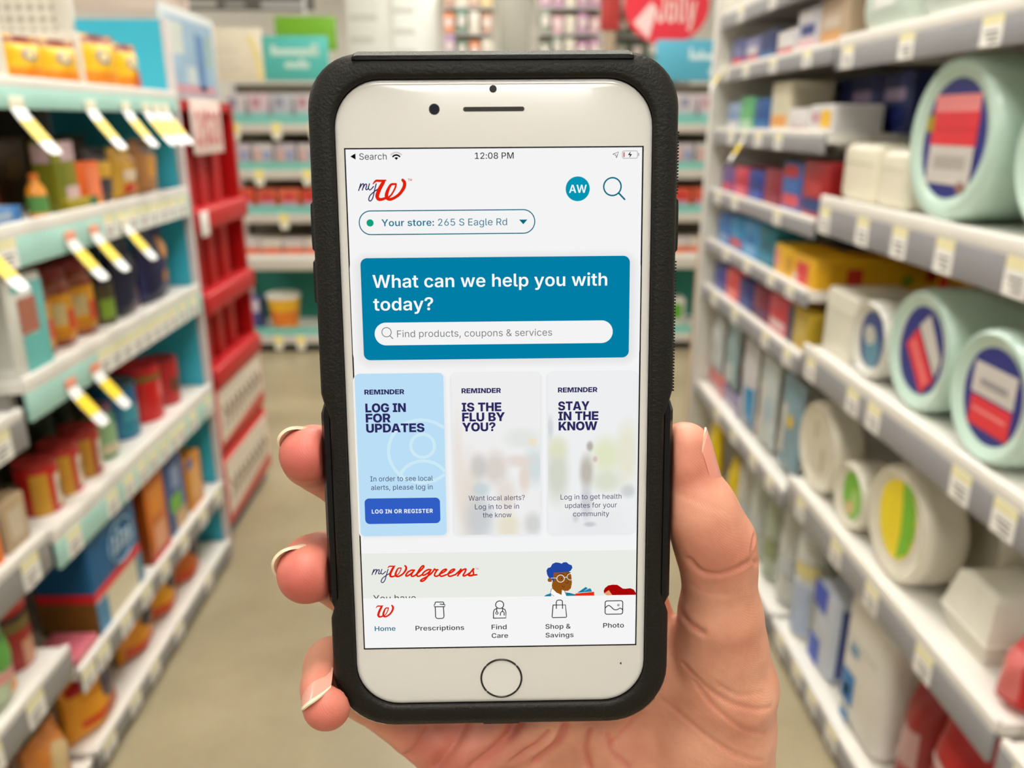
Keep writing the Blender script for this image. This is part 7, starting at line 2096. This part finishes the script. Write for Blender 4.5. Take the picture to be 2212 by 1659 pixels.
for pts, dep, wid in FOLDS:
    best = np.full(len(HV), 1e9)
    for (a, b) in zip(pts[:-1], pts[1:]):
        a, b = np.array(a), np.array(b)
        dd = b - a
        t = np.clip(((HV[:, :2] - a) @ dd) / (dd @ dd), 0, 1)
        dist = np.linalg.norm(HV[:, :2] - a - t[:, None] * dd, axis=1)
        best = np.minimum(best, dist)
    zmask = (HV[:, 2] > -30)
    dep = dep * 0.75
    disp -= dep * np.exp(-(best / wid) ** 2) * front * zmask
    disp += (0.12 if dep < 0.5 else 0.25) * dep * np.exp(-((best - 2.2 * wid) / (1.3 * wid)) ** 2) * front * zmask
HV = HV + HN * disp[:, None]


def case_distance(p):
    r, e = 12.0, 1.5
    qx = np.abs(p[:, 0]) - (43.0 - r)
    qy = np.abs(p[:, 1] + 0.9) - (84.5 - r)
    d2 = np.minimum(np.maximum(qx, qy), 0) + np.hypot(np.maximum(qx, 0), np.maximum(qy, 0)) - r
    dz = np.abs(p[:, 2] + 6.4) - 7.65
    return np.minimum(np.maximum(d2 + e, dz + e), 0) + np.hypot(np.maximum(d2 + e, 0), np.maximum(dz + e, 0)) - e


for _ in range(3):                                   # flesh flattens against the case, never through it
    q = np.where(case_distance(HV) < 0.02)[0]
    P_ = HV[q]
    g = np.stack([case_distance(P_ + np.eye(3)[a] * 0.05) - case_distance(P_ - np.eye(3)[a] * 0.05) for a in range(3)], 1)
    g /= np.linalg.norm(g, axis=1)[:, None] + 1e-9
    HV[q] = P_ + g * (0.03 - case_distance(P_))[:, None]
me = bpy.data.meshes.new('person')
me.from_pydata((HV * K).tolist(), [], HF.tolist())
me.polygons.foreach_set('use_smooth', [True] * len(me.polygons))
# redness of the finger pads, with the shade of the folds painted in as extra red
tips = [((-47, -12, -2), 13), ((-49, -43, -2), 13), ((-44, -76, 2), 9), ((47.5, -14, -4), 10)]
red = np.zeros(len(HV))
for p, rr_ in tips:
    red = np.maximum(red, np.exp(-(np.linalg.norm(HV - np.array(p), axis=1) / rr_) ** 2) * (0.45 if p[0] > 0 else 1.0))
red = np.maximum(red, 0.45 * np.exp(-(np.linalg.norm((HV - np.array((52, -36, -3))) * np.array((1, 0.8, 1)), axis=1) / 9) ** 2))
red = np.maximum(red, 0.6 * np.exp(-(np.linalg.norm((HV - np.array((-16, -100, -18))) * np.array((0.7, 1, 1)), axis=1) / 14) ** 2))
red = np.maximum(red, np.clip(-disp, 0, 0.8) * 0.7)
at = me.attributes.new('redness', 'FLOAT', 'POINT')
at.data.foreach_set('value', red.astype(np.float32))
me.update()


def skin_material():
    m = bpy.data.materials.new('skin')
    m.use_nodes = True
    nt = m.node_tree
    b = nt.nodes['Principled BSDF']
    at = nt.nodes.new('ShaderNodeAttribute')
    at.attribute_name = 'redness'
    mx = nt.nodes.new('ShaderNodeMix')
    mx.data_type = 'RGBA'
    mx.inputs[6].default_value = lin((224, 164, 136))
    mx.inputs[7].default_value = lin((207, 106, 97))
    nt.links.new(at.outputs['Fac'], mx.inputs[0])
    tc = nt.nodes.new('ShaderNodeTexCoord')
    n1 = nt.nodes.new('ShaderNodeTexNoise')
    n1.inputs['Scale'].default_value = 70
    n1.inputs['Detail'].default_value = 5
    nt.links.new(tc.outputs['Object'], n1.inputs['Vector'])
    mot = nt.nodes.new('ShaderNodeMix')
    mot.data_type = 'RGBA'
    mot.blend_type = 'MULTIPLY'
    mot.inputs[0].default_value = 1.0
    rp = nt.nodes.new('ShaderNodeValToRGB')
    rp.color_ramp.elements[0].position = 0.3
    rp.color_ramp.elements[0].color = (0.84, 0.70, 0.66, 1)
    rp.color_ramp.elements[1].position = 0.7
    rp.color_ramp.elements[1].color = (1.06, 1.06, 1.04, 1)
    nt.links.new(n1.outputs['Fac'], rp.inputs[0])
    nt.links.new(mx.outputs[2], mot.inputs[6])
    nt.links.new(rp.outputs[0], mot.inputs[7])
    nt.links.new(mot.outputs[2], b.inputs['Base Color'])
    b.inputs['Roughness'].default_value = 0.46
    b.inputs['Specular IOR Level'].default_value = 0.4
    b.inputs['Subsurface Weight'].default_value = 0.25
    b.inputs['Subsurface Radius'].default_value = (1.0, 0.35, 0.2)
    b.inputs['Subsurface Scale'].default_value = 0.0025
    # fingerprint-like ridges and pores
    wv = nt.nodes.new('ShaderNodeTexWave')
    wv.inputs['Scale'].default_value = 900
    wv.inputs['Distortion'].default_value = 5
    wv.inputs['Detail'].default_value = 1
    wv.inputs['Detail Scale'].default_value = 0.12
    wv.bands_direction = 'DIAGONAL'
    nt.links.new(tc.outputs['Object'], wv.inputs['Vector'])
    n2 = nt.nodes.new('ShaderNodeTexVoronoi')
    n2.inputs['Scale'].default_value = 1100
    nt.links.new(tc.outputs['Object'], n2.inputs['Vector'])
    ad = nt.nodes.new('ShaderNodeMath')
    ad.operation = 'ADD'
    nt.links.new(wv.outputs['Fac'], ad.inputs[0])
    nt.links.new(n2.outputs['Distance'], ad.inputs[1])
    bp = nt.nodes.new('ShaderNodeBump')
    bp.inputs['Strength'].default_value = 0.10
    bp.inputs['Distance'].default_value = 0.00018
    nt.links.new(ad.outputs[0], bp.inputs['Height'])
    n3 = nt.nodes.new('ShaderNodeTexNoise')
    n3.inputs['Scale'].default_value = 420
    n3.inputs['Detail'].default_value = 6
    n3.inputs['Roughness'].default_value = 0.65
    nt.links.new(tc.outputs['Object'], n3.inputs['Vector'])
    b2 = nt.nodes.new('ShaderNodeBump')
    b2.inputs['Strength'].default_value = 0.30
    b2.inputs['Distance'].default_value = 0.00035
    nt.links.new(n3.outputs['Fac'], b2.inputs['Height'])
    nt.links.new(bp.outputs['Normal'], b2.inputs['Normal'])
    nt.links.new(b2.outputs['Normal'], b.inputs['Normal'])
    return m


me.materials.append(skin_material())
hand = bpy.data.objects.new('person', me)
C.objects.link(hand)
hand.matrix_world = POSE
tag(hand, 'bare right hand of a person gripping the black cased phone from behind', 'person')

NAILM = mat((238, 220, 186), 0.3, vary=0.04, coat=0.35, spec=0.5)
NAILP = mat((226, 160, 142), 0.3, vary=0.05, coat=0.35, spec=0.5)


NAILR = mat((232, 180, 156), 0.3, vary=0.05, coat=0.35)
NAILT = mat((228, 150, 130), 0.3, vary=0.05, coat=0.35, spec=0.5)


def nail(label, tip, axis, dorsal, rad, length, over, half=58, edge=1.4, thick=0.45, plate=None, rim=None):
    """curved nail plate wrapped round the back of a fingertip; its free edge stands past the pad"""
    a = Vector(axis).normalized()
    nv = (Vector(dorsal) - a * Vector(dorsal).dot(a)).normalized()
    b = a.cross(nv)
    c0 = Vector(tip)
    nu, nl = 18, 12
    ou = []
    for j in range(nl + 1):
        t = j / nl
        for i in range(nu + 1):
            s_ = 2 * i / nu - 1
            th = math.radians(half) * s_
            ext = over - (abs(s_) ** 2.4) * over * 0.9
            back = -length * (1 - 0.25 * abs(s_) ** 2)
            l_ = back + (ext - back) * t
            r_ = rad - 0.35 * (max(0, t - 0.55) / 0.45) ** 2 * rad * 0.16
            ou.append((c0 + a * l_ + (nv * math.cos(th) + b * math.sin(th)) * r_, t, (nv * math.cos(th) + b * math.sin(th))))
    free = 1 - edge / (length + over)

    def part(j0, j1, mb, m):
        vs, fs = [], []
        for j in range(j0, j1 + 1):
            for i in range(nu + 1):
                p, t, nn = ou[j * (nu + 1) + i]
                vs.append(tuple(p * K))
        q = len(vs)
        for j in range(j0, j1 + 1):
            for i in range(nu + 1):
                p, t, nn = ou[j * (nu + 1) + i]
                vs.append(tuple((p - nn * thick) * K))
        w = nu + 1
        for j in range(j1 - j0):
            for i in range(nu):
                fs.append((j * w + i, j * w + i + 1, (j + 1) * w + i + 1, (j + 1) * w + i))
                fs.append((q + j * w + i, q + (j + 1) * w + i, q + (j + 1) * w + i + 1, q + j * w + i + 1))
            for i in (0, nu):
                fs.append((j * w + i, (j + 1) * w + i, q + (j + 1) * w + i, q + j * w + i))
        for i in range(nu):
            for j in (0, j1 - j0):
                fs.append((j * w + i, j * w + i + 1, q + j * w + i + 1, q + j * w + i))
        mb.add(vs, fs, m, True)
    cut = max(1, min(nl - 1, int(round(free * nl))))
    mb = MB()
    part(0, cut, mb, plate or NAILP)
    o = mb.build('fingernail', hand)
    o['label'] = label
    mb = MB()
    part(cut, nl, mb, rim or NAILM)
    mb.build('nail_edge', o)
    return o


nail('pale nail edge of the upper fingertip', (-46.9, -11.6, -4.2), (-0.26, 0.36, 0.9), (-0.62, 0.78, -0.1), 6.75, 9.0, 6.0, 57, thick=0.8, edge=4.0)
nail('pale nail edge of the middle fingertip', (-48.4, -42.2, -4.2), (-0.30, 0.28, 0.9), (-0.74, 0.66, -0.1), 7.45, 9.0, 6.6, 64, thick=0.8, edge=4.0)
nail('nail of the little finger', (-43.8, -75.2, 0.6), (0.1, -0.25, 1.0), (-0.62, 0.74, 0.3), 6.55, 8.0, 4.6, 52)
nail('thumb nail seen from its edge', (47.0, -12.0, -5.6), (-0.30, 1.0, 0.0), (1.0, 0.24, 0.24), 6.5, 9.5, 4.4, 52, edge=0.7, plate=NAILT, rim=NAILR)
